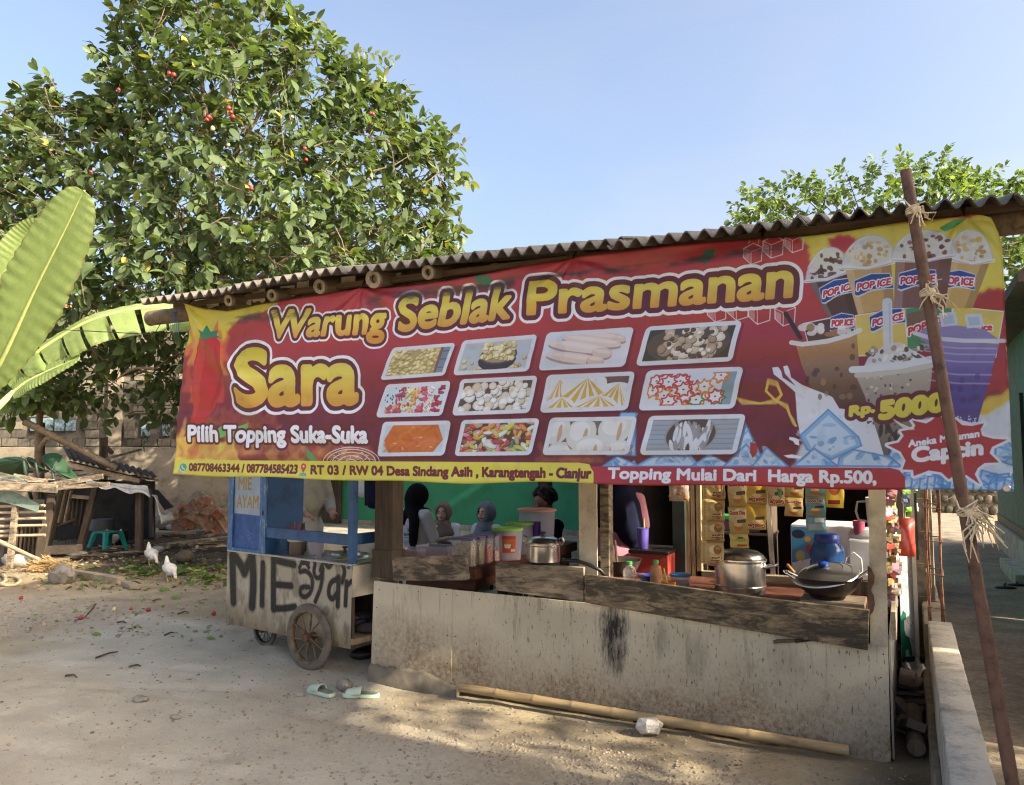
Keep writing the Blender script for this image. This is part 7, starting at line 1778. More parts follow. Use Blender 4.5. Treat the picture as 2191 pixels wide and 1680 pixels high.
m = MB(); h.limb(m, [(0, 0, 1.06), (0, .01, 1.2), (0, .015, 1.34)], [.185, .175, .15]); h.limb(m, [(-.19, .02, sh), (.19, .02, sh)], [.075, .075])
for sx, arm in ((-1, aL), (1, aR)): a0, a1, a2 = Vector((sx * .19, .02, sh)), Vector(arm[0]), Vector(arm[1]); h.limb(m, [a0, a1, a1 + (a2 - a1) * .8], [.078, .068, .052])
blob('jacket', m, .014, MT['cloth_khaki'], pr, 3)
m = MB(); h.limb(m, [(0, 0, 1.04), (0, 0, .88)], [.165, .16])
for sx in (-1, 1): h.limb(m, [(sx * .085, 0, .88), (sx * .10, -.01, .48), (sx * .10, .01, .12)], [.115, .085, .07])
blob('trousers', m, .015, MT['cloth_white'], pr); face(h, pr, (0, -.01, 1.60), 0)
m = MB(); h.el(m, (0, .03, 1.645), (.092, .10, .09)); blob('hair', m, .012, MT['hair'], pr, 2)
# washing on a line
wl = thing('washing_line', 'thin washing line strung behind the left post', 'line', (-6, 8.6, 1.7)); obj('line', MB().tube([(-8.2, 8.7, 1.72), (-6.4, 8.62, 1.69), (-4.4, 8.6, 1.72)], .003, 5), MT['black_wire'], wl)
for i, (u0, u1, vb, mt, lab) in enumerate([(762, 778, 1062, 'cloth_white', 'pale grey shirt drying beside the dark trousers'), (779, 813, 1085, 'cloth_navy', 'dark navy garment drying on the line by the left post'), (838, 849, 1068, 'cloth_grey', 'grey cloth drying just right of the left post'), (850, 862, 1054, 'cloth_pink', 'small pink garment drying on the line')]):
    a, b = onY(u0, vb, 8.6), onY(u1, vb, 8.6)
    t_ = thing('garment', lab, 'laundry', (a.x, 8.6, a.z), 'washing on the line'); rs = np.random.RandomState(i)
    m = MB(); m.grid(lambda p, q: (a.x + (b.x - a.x) * (p + .06 * math.sin(q * 3 + i) * (p - .5)), 8.6 + .025 * math.sin(p * 9 + q * 2 + i), a.z + (1.71 - a.z) * q + .02 * math.sin(p * 6 + i) * (1 - q)), 12, 8); o = obj('cloth', m, MT[mt], t_, 60); sd = o.modifiers.new('t', 'SOLIDIFY'); sd.thickness = .004
# ------------------------------------------------------------------ block wall behind the yard
wA, wB = dep(-160, 1103, 18.6), dep(760, 1100, 20.6); wA.z = wB.z = 0
wx = (wB - wA).normalized(); wy = Vector((-wx.y, wx.x, 0)); WL = (wB - wA).length
def Wp(a, b, z): return wA + wx * a + wy * b + Vector((0, 0, z))
WM = Matrix((wx, wy, Vector((0, 0, 1)))).transposed()
def onW(u, v_):
    d = Vector(ray(u, v_)); t_ = wA.dot(wy) / d.dot(wy); p = d * t_ + Vector((0, 0, EYE)); return (p - wA).dot(wx), p.z
bw = thing('block_wall', 'old grey block wall with glass blocks behind the chicken yard', 'wall', Wp(WL / 2, 0, 0))
zs = onW(350, 957)[1]
obj('mortar_core', MB().box(Wp(WL / 2, .15, 2.6), (WL, .22, 5.2), WM), MT['mortar'], bw)
obj('cement_base', MB().box(Wp(WL / 2, .0, zs / 2), (WL, .14, zs), WM), MT['concrete_old'], bw, 35, .02)
pillar_a = [onW(245, 900)[0]]
for pa_ in pillar_a: obj('wall_pillar', MB().box(Wp(pa_, .02, zs / 2 + 2.6), (.36, .16, 5.2 - zs), WM), MT['concrete_old'], bw, 35, .03)
wins = []          # (a0,a1,z0,z1) holes with vents and glass blocks
gb_ = MB().box((0, 0, 0), (.255, .09, .255)).mesh('glass_pane')
def win(us, v0, v1, vents):
    for (u0, u1) in us:
        a0, z0_ = onW(u0, v1); a1, z1_ = onW(u1, v0); wins.append((a0, a1, z0_, z1_))
        o = obj('glass_pane', MB().box(Wp((a0 + a1) / 2, .01, (z0_ + z1_) / 2), (a1 - a0 - .015, .10, z1_ - z0_ - .01), WM), MT['glass_block'], bw, 35, .012)
    for (u0, u1, v0_, v1_) in vents:
        a0, z0_ = onW(u0, v1_); a1, z1_ = onW(u1, v0_); wins.append((a0, a1, z0_, z1_)); cx, cz = (a0 + a1) / 2, (z0_ + z1_) / 2; w_, h_ = a1 - a0, z1_ - z0_
        m = MB(); m.box(Wp(cx, .0, z1_ - h_ * .1), (w_, .12, h_ * .2), WM); m.box(Wp(cx, .0, z0_ + h_ * .1), (w_, .12, h_ * .2), WM); m.box(Wp(a0 + w_ * .07, 0, cz), (w_ * .14, .12, h_ * .6), WM); m.box(Wp(a1 - w_ * .07, 0, cz), (w_ * .14, .12, h_ * .6), WM)
        vv = obj('vent_block', m, MT['brick2'], bw); obj('vent_hole', MB().box(Wp(cx, .05, cz), (w_ * .72, .04, h_ * .6), WM), MT['black'], vv)
win([(64, 90), (90, 116), (116, 140), (140, 164)], 894, 923, [(64, 106, 869, 893), (128, 166, 874, 896)])
win([(301, 322), (346, 364)], 907, 934, [(301, 342, 888, 906)])
bh, bwid = .185, .335
rows = int((5.1 - zs) / (bh + .022)); rs = np.random.RandomState(2); nb_ = 0; rest = MB()
cand = []
for r_ in range(rows):
    z = zs + .02 + r_ * (bh + .022) + bh / 2; a = -.17 * (r_ % 2) + rs.uniform(-.04, .04)
    while a < WL:
        w_ = bwid * rs.uniform(.72, 1.08); cx = a + w_ / 2; a += w_ + .022
        if any(cx + w_ / 2 > q0 + .02 and cx - w_ / 2 < q1 - .02 and z + bh / 2 > s0 + .02 and z - bh / 2 < s1 - .02 for q0, q1, s0, s1 in wins): continue
        if any(abs(cx - p_) < .18 + w_ / 2 for p_ in pillar_a): continue
        cand.append((cx, z, w_, rs.uniform(-.018, .018), rs.uniform(-.012, .012)))
bproto = {}
for i in range(4):
    m = MB().box((0, 0, 0), (1, .13, bh)); rr_ = np.random.RandomState(i); m.v = [(x + rr_.uniform(-.02, .02), y + rr_.uniform(-.012, .006), z + rr_.uniform(-.010, .010)) for x, y, z in m.v]; bproto[i] = m
cand.sort(key=lambda q: abs(q[1] - 2.6) + .35 * abs(q[0] - WL * .42))
meshes = []
for i in range(4): me = bproto[i].mesh('brick', 30); me.materials.append(MT['brick%d' % i]); meshes.append(me)
for k, (cx, z, w_, o1, o2) in enumerate(cand):
    i = rs.randint(4)
    if k < 300:
        o = link('brick', meshes[i], MT['brick%d' % i], bw); o.matrix_parent_inverse = Matrix(); o.location = Wp(cx, .0 + o1, z) - Wp(WL / 2, 0, 0); o.rotation_euler = (0, o2, math.atan2(wx.y, wx.x)); o.scale = (w_, 1, 1)
    else:
        p = Wp(cx, o1, z)
        Mm = WM
        vs_ = [Mm @ Vector((x * w_, y, zz)) + p for x, y, zz in bproto[i].v]; rest.add(vs_, bproto[i].f, i)
tag(obj('brick_rest', rest, [MT['brick%d' % i] for i in range(4)], bw, 30), kind='stuff')
# white house glimpsed above the wall through the tree
fh = thing('white_house', 'pale house glimpsed through the tree above the block wall', 'house', Wp(WL / 2, 6, 0)); a0 = onW(60, 700)[0]
obj('wall', MB().box(Wp(a0 + 3.2, 6, 2.9), (8.5, 3, 5.8), WM), MT['white_wall'], fh); obj('roof', MB().box(Wp(a0 + 3.2, 6, 5.9), (9.3, 4, .2), WM), MT['terracotta'], fh)

# ------------------------------------------------------------------ chicken coop
ZC = 12.6
def D(u, v_, z=ZC): return dep(u, v_, z)
coop = thing('chicken_coop', 'ramshackle dark wooden chicken coop under the bamboo pole', 'coop', onZ(230, 1176))
def dbar(m, a, b, w_, h_, za=ZC, zb=None): return m.bar(D(*a, za), D(*b, zb or za), w_, h_, tuple(-FW))
def dsheet(pts, th, z=ZC): return MB().prism([D(u, v_, z) for u, v_ in pts], Vector(FW) * th)
roofm = MB(); p0, p1, p2, p3 = D(150, 985, 11.9), D(335, 1024, 12.2), D(325, 1012, 14.2), D(135, 958, 14.2)
roofm.grid(lambda a, b: (lambda q: tuple(q + Vector((0, 0, .02 * math.sin(a * 90)))))((p0 * (1 - a) + p1 * a) * (1 - b) + (p3 * (1 - a) + p2 * a) * b), 90, 4)
o = obj('roof_sheet', roofm, MT['roof_old'], coop, 60); o.modifiers.new('t', 'SOLIDIFY').thickness = .015
obj('roof_beam', dbar(MB(), (146, 992), (300, 1028), .07, .10, 12.0, 12.3), MT['wood_palex'], coop)
for (a, b, w_) in [((299, 1048), (297, 1176), .09), ((206, 1040), (170, 1176), .085), ((128, 1046), (97, 1182), .10)]: obj('post', dbar(MB(), a, b, w_, w_, 12.3), MT['wood_dark'], coop)
obj('sill_beam', dbar(MB(), (96, 1178), (172, 1174), .12, .12, 12.2), MT['wood_palex'], coop)
for k in range(5): obj('plank', dbar(MB(), (134 + k * 6.0, 1050), (118 + k * 6.5, 1118), .018, .042, 12.5 + .01 * k), MT['wood_palex' if k % 2 else 'wood_dark'], coop)
for k in range(4): obj('plank', dbar(MB(), (160 + k * 10, 1066), (152 + k * 10, 1124), .018, .07, 12.55 + .01 * k), MT['wood_dark'], coop)
obj('cross_rail', dbar(MB(), (155, 1062), (200, 1066), .05, .05, 12.45), MT['wood_palex'], coop); obj('cross_rail', dbar(MB(), (122, 1126), (158, 1112), .03, .13, 12.42), MT['wood_dark'], coop)
wire = MB()
for k in range(9): wire.tube([D(126 + k * 6, 1120 - k, 12.4), D(122 + k * 6, 1166, 12.4)], .003, 4)
for k in range(7): wire.tube([D(122, 1126 + 6.5 * k, 12.4), D(176, 1116 + 6.5 * k, 12.4)], .003, 4)
obj('wire_mesh', wire, MT['iron'], coop)
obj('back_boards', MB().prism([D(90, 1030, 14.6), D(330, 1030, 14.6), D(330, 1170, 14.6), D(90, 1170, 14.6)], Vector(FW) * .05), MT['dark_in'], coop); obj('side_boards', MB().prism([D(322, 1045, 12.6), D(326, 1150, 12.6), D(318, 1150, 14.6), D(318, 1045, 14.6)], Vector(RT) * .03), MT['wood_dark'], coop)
# bamboo pole leaning over the coop
bp = thing('bamboo_pole', 'long bamboo pole leaning down over the coop roof', 'bamboo', onZ(250, 1100))
def bamboo(name, parent, a, b, r, nseg, mat='bamboo'):
    a, b = Vector(a), Vector(b); pts, rad = [], []
    for k in range(nseg):
        for f_, rr_ in ((0, 1.0), (.04, 1.13), (.09, 1.0), (.96, .97)): pts.append(a + (b - a) * ((k + f_) / nseg)); rad.append(r * rr_)
    return obj(name, MB().tube(pts, rad, 14), MT[mat], parent, 60)
bamboo('culm', bp, D(52, 902, 11.8), D(252, 1004, 11.9), .052, 4, 'bamboo_old'); obj('branch_stub', MB().tube([D(84, 958, 11.8), D(100, 938, 11.75)], .035, 8), MT['bamboo_old'], bp); obj('prop', dbar(MB(), (88, 905), (84, 1160), .09, .09, 12.9), MT['wood_dark'], bp)
# white tarp with upside down print
tc = Canvas(420, 90, (206, 206, 204)); tc.a *= (.82 + .3 * fbm(tc.xx / 40, tc.yy / 30, 4, 3))[..., None]; tc.text('ROKOK SAYA TERKENA KANKER TENGGOROKAN', (412, 44), (12, 30), -15, [(0, (60, 60, 60))], .5); tc.ell(150, 30, 18, 12, (176, 140, 70), .6); tc.ell(190, 34, 14, 10, (176, 140, 70), .6); printmat('tarp_print', tc, .6, .2)
tp_ = thing('white_tarp', 'torn white printed tarp hanging along the coop eave', 'tarp', D(250, 1050, 12.1))
q = [D(182, 1028, 12.05), D(316, 1040, 12.15), D(322, 1062, 12.1), D(186, 1036, 12.0)]
mesh_ = MB().grid(lambda a, b: tuple((q[3] * (1 - a) + q[2] * a) * (1 - b) + (q[0] * (1 - a) + q[1] * a) * b + Vector(FW) * .03 * math.sin(a * 22) + Vector((0, 0, .03 * math.sin(a * 17) * (1 - b)))), 40, 6).mesh('tarp_strip', 60)
L_ = mesh_.uv_layers.new(name='UVMap')
for lp in mesh_.loops: k = lp.vertex_index; L_.data[lp.index].uv = ((k // 7) / 40, (k % 7) / 6)
link('tarp_strip', mesh_, MT['tarp_print'], tp_)
q2 = [D(318, 1060, 12.05), D(332, 1064, 12.2), D(372, 1116, 12.3), D(350, 1122, 12.0)]
obj('tarp_flap', MB().grid(lambda a, b: tuple((q2[0] * (1 - a) + q2[1] * a) * (1 - b) + (q2[3] * (1 - a) + q2[2] * a) * b + Vector(FW) * .12 * math.sin(a * 3 + b * 4) + Vector((0, 0, .05 * math.sin(b * 9)))), 10, 18), MT['tarp_white'], tp_, 60).modifiers.new('t', 'SOLIDIFY').thickness = .004
q3 = [D(322, 1046, 12.6), D(338, 1048, 13.2), D(372, 1085, 13.4), D(352, 1092, 12.8)]
obj('dark_flap', MB().grid(lambda a, b: tuple((q3[0] * (1 - a) + q3[1] * a) * (1 - b) + (q3[3] * (1 - a) + q3[2] * a) * b), 6, 6), MT['cloth_dim'], tp_, 60)
# grey tub inside, teal stool, chickens
gt = thing('grey_tub', 'grey plastic wash tub standing inside the coop', 'tub', D(218, 1137, 13.8)); c = D(218, 1136, 13.8)
obj('tub_body', MB().lathe([(.17, 0), (.20, .02), (.185, .16), (.17, .205), (.0, .21)], 28, c), MT['plastic_grey'], gt, 50); obj('tub_stand', MB().box(c + Vector((0, .1, -c.z / 2 - .005)), (.7, .3, c.z)), MT['dark_in'], gt)
ts = thing('plastic_stool', 'turquoise plastic stool standing at the coop opening', 'stool', onZ(230, 1181)); c = onZ(229, 1178); c.z = 0
sz, sw, tw_ = .315, .205, .13
m = MB(); tps = [Vector((x * tw_, y * tw_, sz)) for x, y in ((-1, -1), (1, -1), (1, 1), (-1, 1))]
seat = MB().prism([c + Vector((x, y, sz - .03)) for x, y in [(-.15, -.13), (-.13, -.15), (.13, -.15), (.15, -.13), (.15, .13), (.13, .15), (-.13, .15), (-.15, .13)]], (0, 0, .03)); obj('seat', seat, MT['stool_teal'], ts, 35, .012); obj('seat_hole', MB().box(c + Vector((0, 0, sz + .001)), (.09, .03, .003)), MT['dark_green'], ts)
for x, y in ((-1, -1), (1, -1), (1, 1), (-1, 1)):
    l_ = MB(); a, b = c + Vector((x * .125, y * .125, sz - .02)), c + Vector((x * sw, y * sw, 0))
    l_.tube([a, a + (b - a) * .12 + Vector((x * .01, y * .01, 0)), b], [.05, .042, .03], 4); obj('leg', l_, MT['stool_teal'], ts, 35)
def chicken(label, u, v_, face_rt, k=1.0, peck=True):
    g0 = onZ(u, v_); t_ = thing('chicken', label, 'chicken', g0, 'white chickens in the yard')
    fx = Vector(RT) * (.75 if face_rt else -1) - Vector(FW) * .65; fx.z = 0; fx.normalize(); sy = Vector((0, 0, 1)).cross(fx)
    Mx = Matrix((fx, sy, Vector((0, 0, 1)))).transposed(); P = lambda x, y, z: g0 + Mx @ Vector((x * k, y * k, z * k))
    m = MB()
    m.ell(P(0, 0, .17), Vector((.115, .075, .08)) * k, 16, Mx @ Euler((0, R(22), 0)).to_matrix()); m.ell(P(.05, 0, .145), Vector((.07, .065, .07)) * k, 14)
    m.tube([P(-.07, 0, .19), P(-.10, 0, .25), P(-.115, 0, .33)], [.055 * k, .04 * k, .018 * k], 10); m.ell(P(-.115, 0, .33), .018 * k, 8)
    if peck: m.tube([P(.06, 0, .17), P(.115, 0, .15), P(.15, 0, .10), P(.165, .0, .075)], [.05 * k, .036 * k, .024 * k, .022 * k], 10); hd = P(.168, 0, .07)
    else: m.tube([P(.07, 0, .19), P(.10, 0, .26), P(.115, 0, .32)], [.05 * k, .034 * k, .026 * k], 10); hd = P(.12, 0, .325)
    m.ell(hd, .027 * k, 10)
    for s_ in (-1, 1): m.tube([P(-.005, s_ * .03, .12), P(.0, s_ * .035, .075)], [.03 * k, .014 * k], 8)
    blob('body', m, .008 * k, MT['chicken'], t_, 3)
    for s_ in (-1, 1):
        w_ = MB(); w_.ell(P(-.02, s_ * .068, .18), Vector((.085, .016, .05)) * k, 14, Mx @ Euler((0, R(16), 0)).to_matrix()); obj('wing', w_, MT['chicken'], t_, 180)
        l_ = MB(); l_.tube([P(0, s_ * .035, .085), P(-.012, s_ * .035, .045), P(.008, s_ * .035, .006)], [.009 * k, .006 * k, .006 * k], 6)
        for a_ in (-.5, 0, .5): l_.tube([P(.008, s_ * .035, .006), P(.008 + .04 * math.cos(a_), s_ * .035 + .04 * math.sin(a_), .004)], [.005 * k, .003 * k], 5)
        obj('leg', l_, MT['beak'], t_)
    dn = Vector((0, 0, -1)) if peck else Vector((0, 0, 0)); b_ = MB(); b_.tube([hd + fx * .018 * k + dn * .01 * k, hd + fx * .042 * k + dn * .03 * k], [.010 * k, .002 * k], 6); obj('beak', b_, MT['beak'], t_)
    c_ = MB(); c_.ell(hd + Vector((0, 0, .026 * k)), Vector((.022, .006, .013)) * k, 8, Mx); c_.ell(hd + fx * .02 * k - Vector((0, 0, .02 * k)), Vector((.007, .005, .012)) * k, 8, Mx); obj('comb', c_, MT['comb'], t_, 180)
chicken('white chicken with upright tail nearer the coop', 324, 1210, True, .95); chicken('white chicken pecking at the scattered leaves', 363, 1243, True, .88); chicken('white chicken half hidden behind the turquoise stool', 243, 1172, False, .9, False)
# slatted cage on the left with planks and tin
cg = thing('slatted_cage', 'slatted wooden cage at the left edge with planks on top', 'cage', onZ(40, 1225))
ZG = 10.2
for k, (v_, u1) in enumerate([(1082, 96), (1095, 97), (1109, 97), (1124, 99), (1136, 20), (1145, 97), (1160, 18)]): obj('slat', MB().tube([D(-30, v_ + 3, ZG), D(u1 * .5, v_ + 1, ZG), D(u1, v_, ZG)], .019, 7), MT['wood_palex'], cg)
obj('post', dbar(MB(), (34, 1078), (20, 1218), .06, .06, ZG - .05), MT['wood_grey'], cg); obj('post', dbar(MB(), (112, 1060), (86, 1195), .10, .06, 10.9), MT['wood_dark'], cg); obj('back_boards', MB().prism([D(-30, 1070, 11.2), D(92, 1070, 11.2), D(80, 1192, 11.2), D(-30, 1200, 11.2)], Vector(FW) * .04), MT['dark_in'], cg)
for k in range(6): obj('plank', dbar(MB(), (40 + 9 * k, 1125), (34 + 9 * k, 1190), .02, .055, 11.1), MT['wood_dark'], cg)
for i, (a, b, w_, z_) in enumerate([((-40, 1036), (122, 1046), .10, 10.0), ((-40, 1044), (118, 1038), .07, 10.2), ((84, 1042), (220, 1019), .07, 10.6), ((90, 1046), (234, 1036), .06, 10.8), ((30, 1018), (100, 1032), .06, 10.9)]): obj('top_plank', dbar(MB(), a, b, w_, w_ * .5, z_), MT['wood_grey'], cg)
tg = thing('tin_sheet', 'bent green tin sheet hanging off the cage roof', 'tin sheet', D(40, 1070, ZG)); obj('sheet', dsheet([(-30, 1050), (30, 1051), (84, 1079), (81, 1096), (40, 1083), (-30, 1066)], .006, ZG - .1), MT['tin_green'], tg); obj('corrugated_sheet', dsheet([(-30, 1019), (34, 1020), (58, 1034), (-30, 1037)], .02, 10.4), MT['tin_green'], tg)
st_ = thing('stick', 'long pale stick leaning across the cage foot', 'stick', onZ(60, 1200)); obj('rod', MB().tube([D(-20, 1150, 9.9), D(40, 1178, 9.7), D(84, 1198, 9.6)], [.03, .026, .02], 8), MT['wood_palex'], st_)
# straw heap
rs = np.random.RandomState(6); c = onZ(105, 1225); m = MB()
for k in range(260):
    a = rs.uniform(0, 6.28); p = c + Vector(RT) * rs.normal(0, .12) + Vector((0, 0, rs.uniform(0, .12))); d = (Vector(RT) * rs.uniform(.3, 1) + Vector((0, 0, rs.uniform(-.8, .5))) + Vector(FW) * rs.uniform(-.4, .2)).normalized(); L_ = rs.uniform(.15, .42)
    m.tube([p - d * L_ * .5, p + Vector((0, 0, .02)), p + d * L_ * .5], .004, 3)
tag(obj('straw_heap', m, MT['straw']), 'heap of dry brown straw and twigs by the cage', 'straw', kind='stuff')
# scrap timber and rubbish lying about the coop
m = MB(); rs = np.random.RandomState(31)
for (n, u0, u1, v0, v1, za, zb, L0) in [(26, 60, 330, 1000, 1024, 12.2, 13.6, .5), (60, 0, 330, 1176, 1206, 0, 0, .45), (34, 330, 480, 1132, 1176, 0, 0, .35), (16, 0, 100, 1024, 1048, 10.2, 11.2, .6)]:
    for k in range(n):
        u, v_ = rs.uniform(u0, u1), rs.uniform(v0, v1)
        if za: p = dep(u, v_ + (u - u0) * (.06 if u1 > 200 else 0), rs.uniform(za, zb))
        else: p = onZ(u, v_); p.z = rs.uniform(.01, .07)
        a_ = rs.uniform(-.6, .6) + math.atan2(RT[1], RT[0]); d = Vector((math.cos(a_), math.sin(a_), rs.uniform(-.2, .12))) * L0 * rs.uniform(.25, 1); m.bar(p - d / 2, p + d / 2, rs.uniform(.015, .07), rs.uniform(.008, .03), (rs.normal(0, .3), 0, 1), rs.randint(3))
tag(obj('scrap_timber', m, [MT['wood_darkx'], MT['wood_grey'], MT['sooty']], None, 0), 'scrap timber and rubbish strewn over and around the coop', 'scrap', kind='stuff')
# stone slab, white hose, tile pile, rocks, planks, coconut
def rock(name, label, cat, c, r, mat, seed, group=None, flat=(1, 1, 1), rz=0):
    bm = bmesh.new(); bmesh.ops.create_icosphere(bm, subdivisions=3, radius=1); rr_ = np.random.RandomState(seed); of = rr_.uniform(0, 50)
    for v_ in bm.verts:
        n_ = float(fbm(np.array([v_.co.x * 1.4 + of]), np.array([v_.co.y * 1.4 + v_.co.z * 1.7]), 3, seed % 7)[0]); v_.co *= (.72 + .55 * n_)
    rot = Matrix.Rotation(rz, 3, 'Z')
    for v_ in bm.verts: v_.co = rot @ Vector((v_.co.x * r * flat[0], v_.co.y * r * flat[1], v_.co.z * r * flat[2])) + Vector(c)
    me = bpy.data.meshes.new(name); bm.to_mesh(me); bm.free(); me.shade_smooth(); me.set_sharp_from_angle(angle=R(38)); o = link(name, me, MT[mat]); o.location = (0, 0, 0)
    tag(o, label, cat, group); return o
rock('slab_stone', 'grey slab of cloth covered stone by the straw', 'stone', onZ(131, 1248) + Vector((0, 0, .10)), .2, 'rock', 3, None, (.95, .6, .75)); rock('slab_stone', 'pale concrete lump at the foot of the cage', 'stone', onZ(38, 1212) + Vector((0, 0, .08)), .26, 'concrete', 5, None, (1.2, .6, .5))
hs = thing('white_hose', 'loop of white hose lying at the left edge', 'hose', onZ(22, 1250)); pts = [(-6, 1232), (10, 1238), (12, 1248), (2, 1256), (14, 1258), (32, 1258), (43, 1250), (38, 1240), (28, 1240)]; obj('loop', MB().tube([onZ(u, v_) + Vector((0, 0, .03)) for u, v_ in pts], .02, 8), MT['food_tan'], hs, 180)
tile = MB(); 
tf = lambda o_: (lambda a, b: ((a - .5) * .24, (b - .5) * .36, .034 * math.sin(a * math.pi * 2) + o_)); tile.grid(tf(.0), 12, 2); tile.grid(tf(.016), 12, 2); tile.f += [(k * 3 + j, (k + 1) * 3 + j, (k + 1) * 3 + j + 39, k * 3 + j + 39) for k in range(12) for j in (0, 2)]; tile.m += [0] * 24; tms = []
for mt_ in ('terracotta', 'clay_dusty', 'clay_dark', 'clay_dusty'): tms.append(tile.mesh('clay_tile', 60)); tms[-1].materials.append(MT[mt_])
rs = np.random.RandomState(14); fwd = Vector((FW[0], FW[1], 0)).normalized()
for r_ in range(4):
    for k in range(6 - r_):
        p = dep(380 + 20 * k + 7 * r_ + rs.uniform(-4, 4), 1126 - 13 * r_ - 6 * (2.5 - abs(k - 2.2)) + rs.uniform(-4, 4), 15.4 + .12 * r_)
        o = link('clay_tile', tms[rs.randint(4)], MT['terracotta']); nz = (-fwd * .62 + Vector((0, 0, .72)) + Vector(RT) * .28 + Vector(rs.randn(3)) * .2).normalized(); yd = Vector(RT) * .75 - Vector((0, 0, .62)) + Vector(rs.randn(3)) * .25; yd = (yd - nz * yd.dot(nz)).normalized(); o.matrix_world = Matrix.Translation(p) @ Matrix((yd.cross(nz), yd, nz)).transposed().to_4x4() @ Matrix.Scale(.9, 4)
        tag(o, 'orange clay roof tile lying in the tile heap by the wall', 'roof tile', 'clay roof tiles heaped by the wall')
for i, (u, v_, r_, mt, lab, fl) in enumerate([(352, 1128, .24, 'rock', 'dark round boulder below the hanging tarp', (1, .9, .9)), (392, 1098, .26, 'concrete', 'flat grey stone slab leaning on the tile heap', (1.2, .7, .6)), (412, 1132, .26, 'rock', 'brown boulder at the foot of the tile heap', (1.1, .8, .9)), (378, 1134, .2, 'concrete', 'pale stacked stone under the boulder slab', (1.3, .8, .5)), (440, 1130, .16, 'rock', 'small brown stone right of the tile heap', (1.2, .8, .7)), (335, 1182, .11, 'concrete', 'pale rubble lump behind the nearer chicken', (1, 1, .6)), (352, 1176, .10, 'rock', 'brown rubble lump beside the pale one', (1.2, 1, .6)), (163, 1190, .13, 'concrete', 'pale flat stone in front of the coop sill', (1.6, 1, .5))]):
    p = onZ(u, v_); p.z = r_ * fl[2] * .55; rock('boulder', lab, 'rock', p, r_, mt, 30 + i, 'rocks in the yard', fl)
heap = MB(); c = onZ(425, 1110); heap.grid(lambda a, b: tuple(c + Vector(RT) * (a - .5) * 1.15 + Vector((FW[0], FW[1], 0)) * (b - .5) * .7 + Vector((0, 0, max(0, 0.72 * math.sin(a * math.pi) ** 1.2 * math.sin(b * math.pi) ** .8 - .03)))), 16, 10); tag(obj('rubble_mound', heap, MT['concrete_old'], None, 60), 'mound of earth and rubble under the clay tiles', 'rubble', kind='stuff')
for i, (a, b, w_, h_, mt, lab) in enumerate([((345, 1172), (500, 1153), .16, .06, 'wood_palex', 'long sawn plank lying behind the noodle cart'), ((440, 1150), (470, 1142), .10, .04, 'wood_palex', 'short plank near the tile heap'), ((445, 1182), (510, 1178), .10, .07, 'wood_darkx', 'dark pole end beside the cart cabinet'), ((150, 1232), (260, 1250), .10, .08, 'wood_palex', 'rotten pale log on the dark soil'), ((270, 1252), (290, 1262), .12, .05, 'wood_palex', 'broken board piece by the log'), ((0, 1200), (70, 1208), .05, .04, 'wood_palex', 'thin stake lying under the cage')]):
    t_ = thing('plank', lab, 'plank', onZ(*a), 'loose timber on the ground'); pa_, pb_ = onZ(*a), onZ(*b); obj('board', MB().bar(pa_ + Vector((0, 0, h_ / 2 + .004)), pb_ + Vector((0, 0, h_ / 2 + .004)), w_, h_), MT[mt], t_, 35, .006)
cn = thing('coconut', 'brown coconut with green leaf lying near the chickens', 'coconut', onZ(396, 1205)); c = onZ(396, 1206) + Vector((0, 0, .10)); obj('husk', MB().ell(c, (.13, .11, .10), 18), MT['bark'], cn, 180)
up_ = thing('upright_board', 'brown board standing on end behind the coop roof', 'board', D(222, 1000, 14.5)); obj('board', dbar(MB(), (222, 936), (220, 1170), .05, .22, 14.8), MT['wood_dark'], up_); obj('brace', dbar(MB(), (226, 955), (240, 970), .05, .10, 14.7), MT['wood_dark'], up_); obj('stick', dbar(MB(), (226, 982), (302, 962), .04, .05, 14.5), MT['wood_grey'], up_)
# front of the stall: bamboo, stone, slippers, fruit, twigs
bg_ = thing('ground_bamboo', 'pale bamboo pole lying along the foot of the counter', 'bamboo', onZ(1400, 1540)); a, b = onY(984, 1479, 4.565), onY(1822, 1606, 4.565); a.z, b.z = .075, .055
bamboo('culm', bg_, a, b, .028, 9, 'bamboo')
bm = bmesh.new(); c = onZ(1388, 1574) + Vector((0, 0, .055)); rr_ = np.random.RandomState(3)
for _ in range(17): q = Vector(rr_.randn(3)).normalized() * rr_.uniform(.85, 1.1); bm.verts.new(c + Matrix.Rotation(.5, 3, 'Z') @ Vector((q.x * .088, q.y * .062, q.z * .062)))
bmesh.ops.convex_hull(bm, input=bm.verts); bmesh.ops.delete(bm, geom=[v_ for v_ in bm.verts if not v_.link_faces], context='VERTS'); me = bpy.data.meshes.new('white_stone'); bm.to_mesh(me); bm.free()
tag(link('white_stone', me, MT['stone'], None, .005), 'angular white stone resting against the bamboo pole', 'stone')
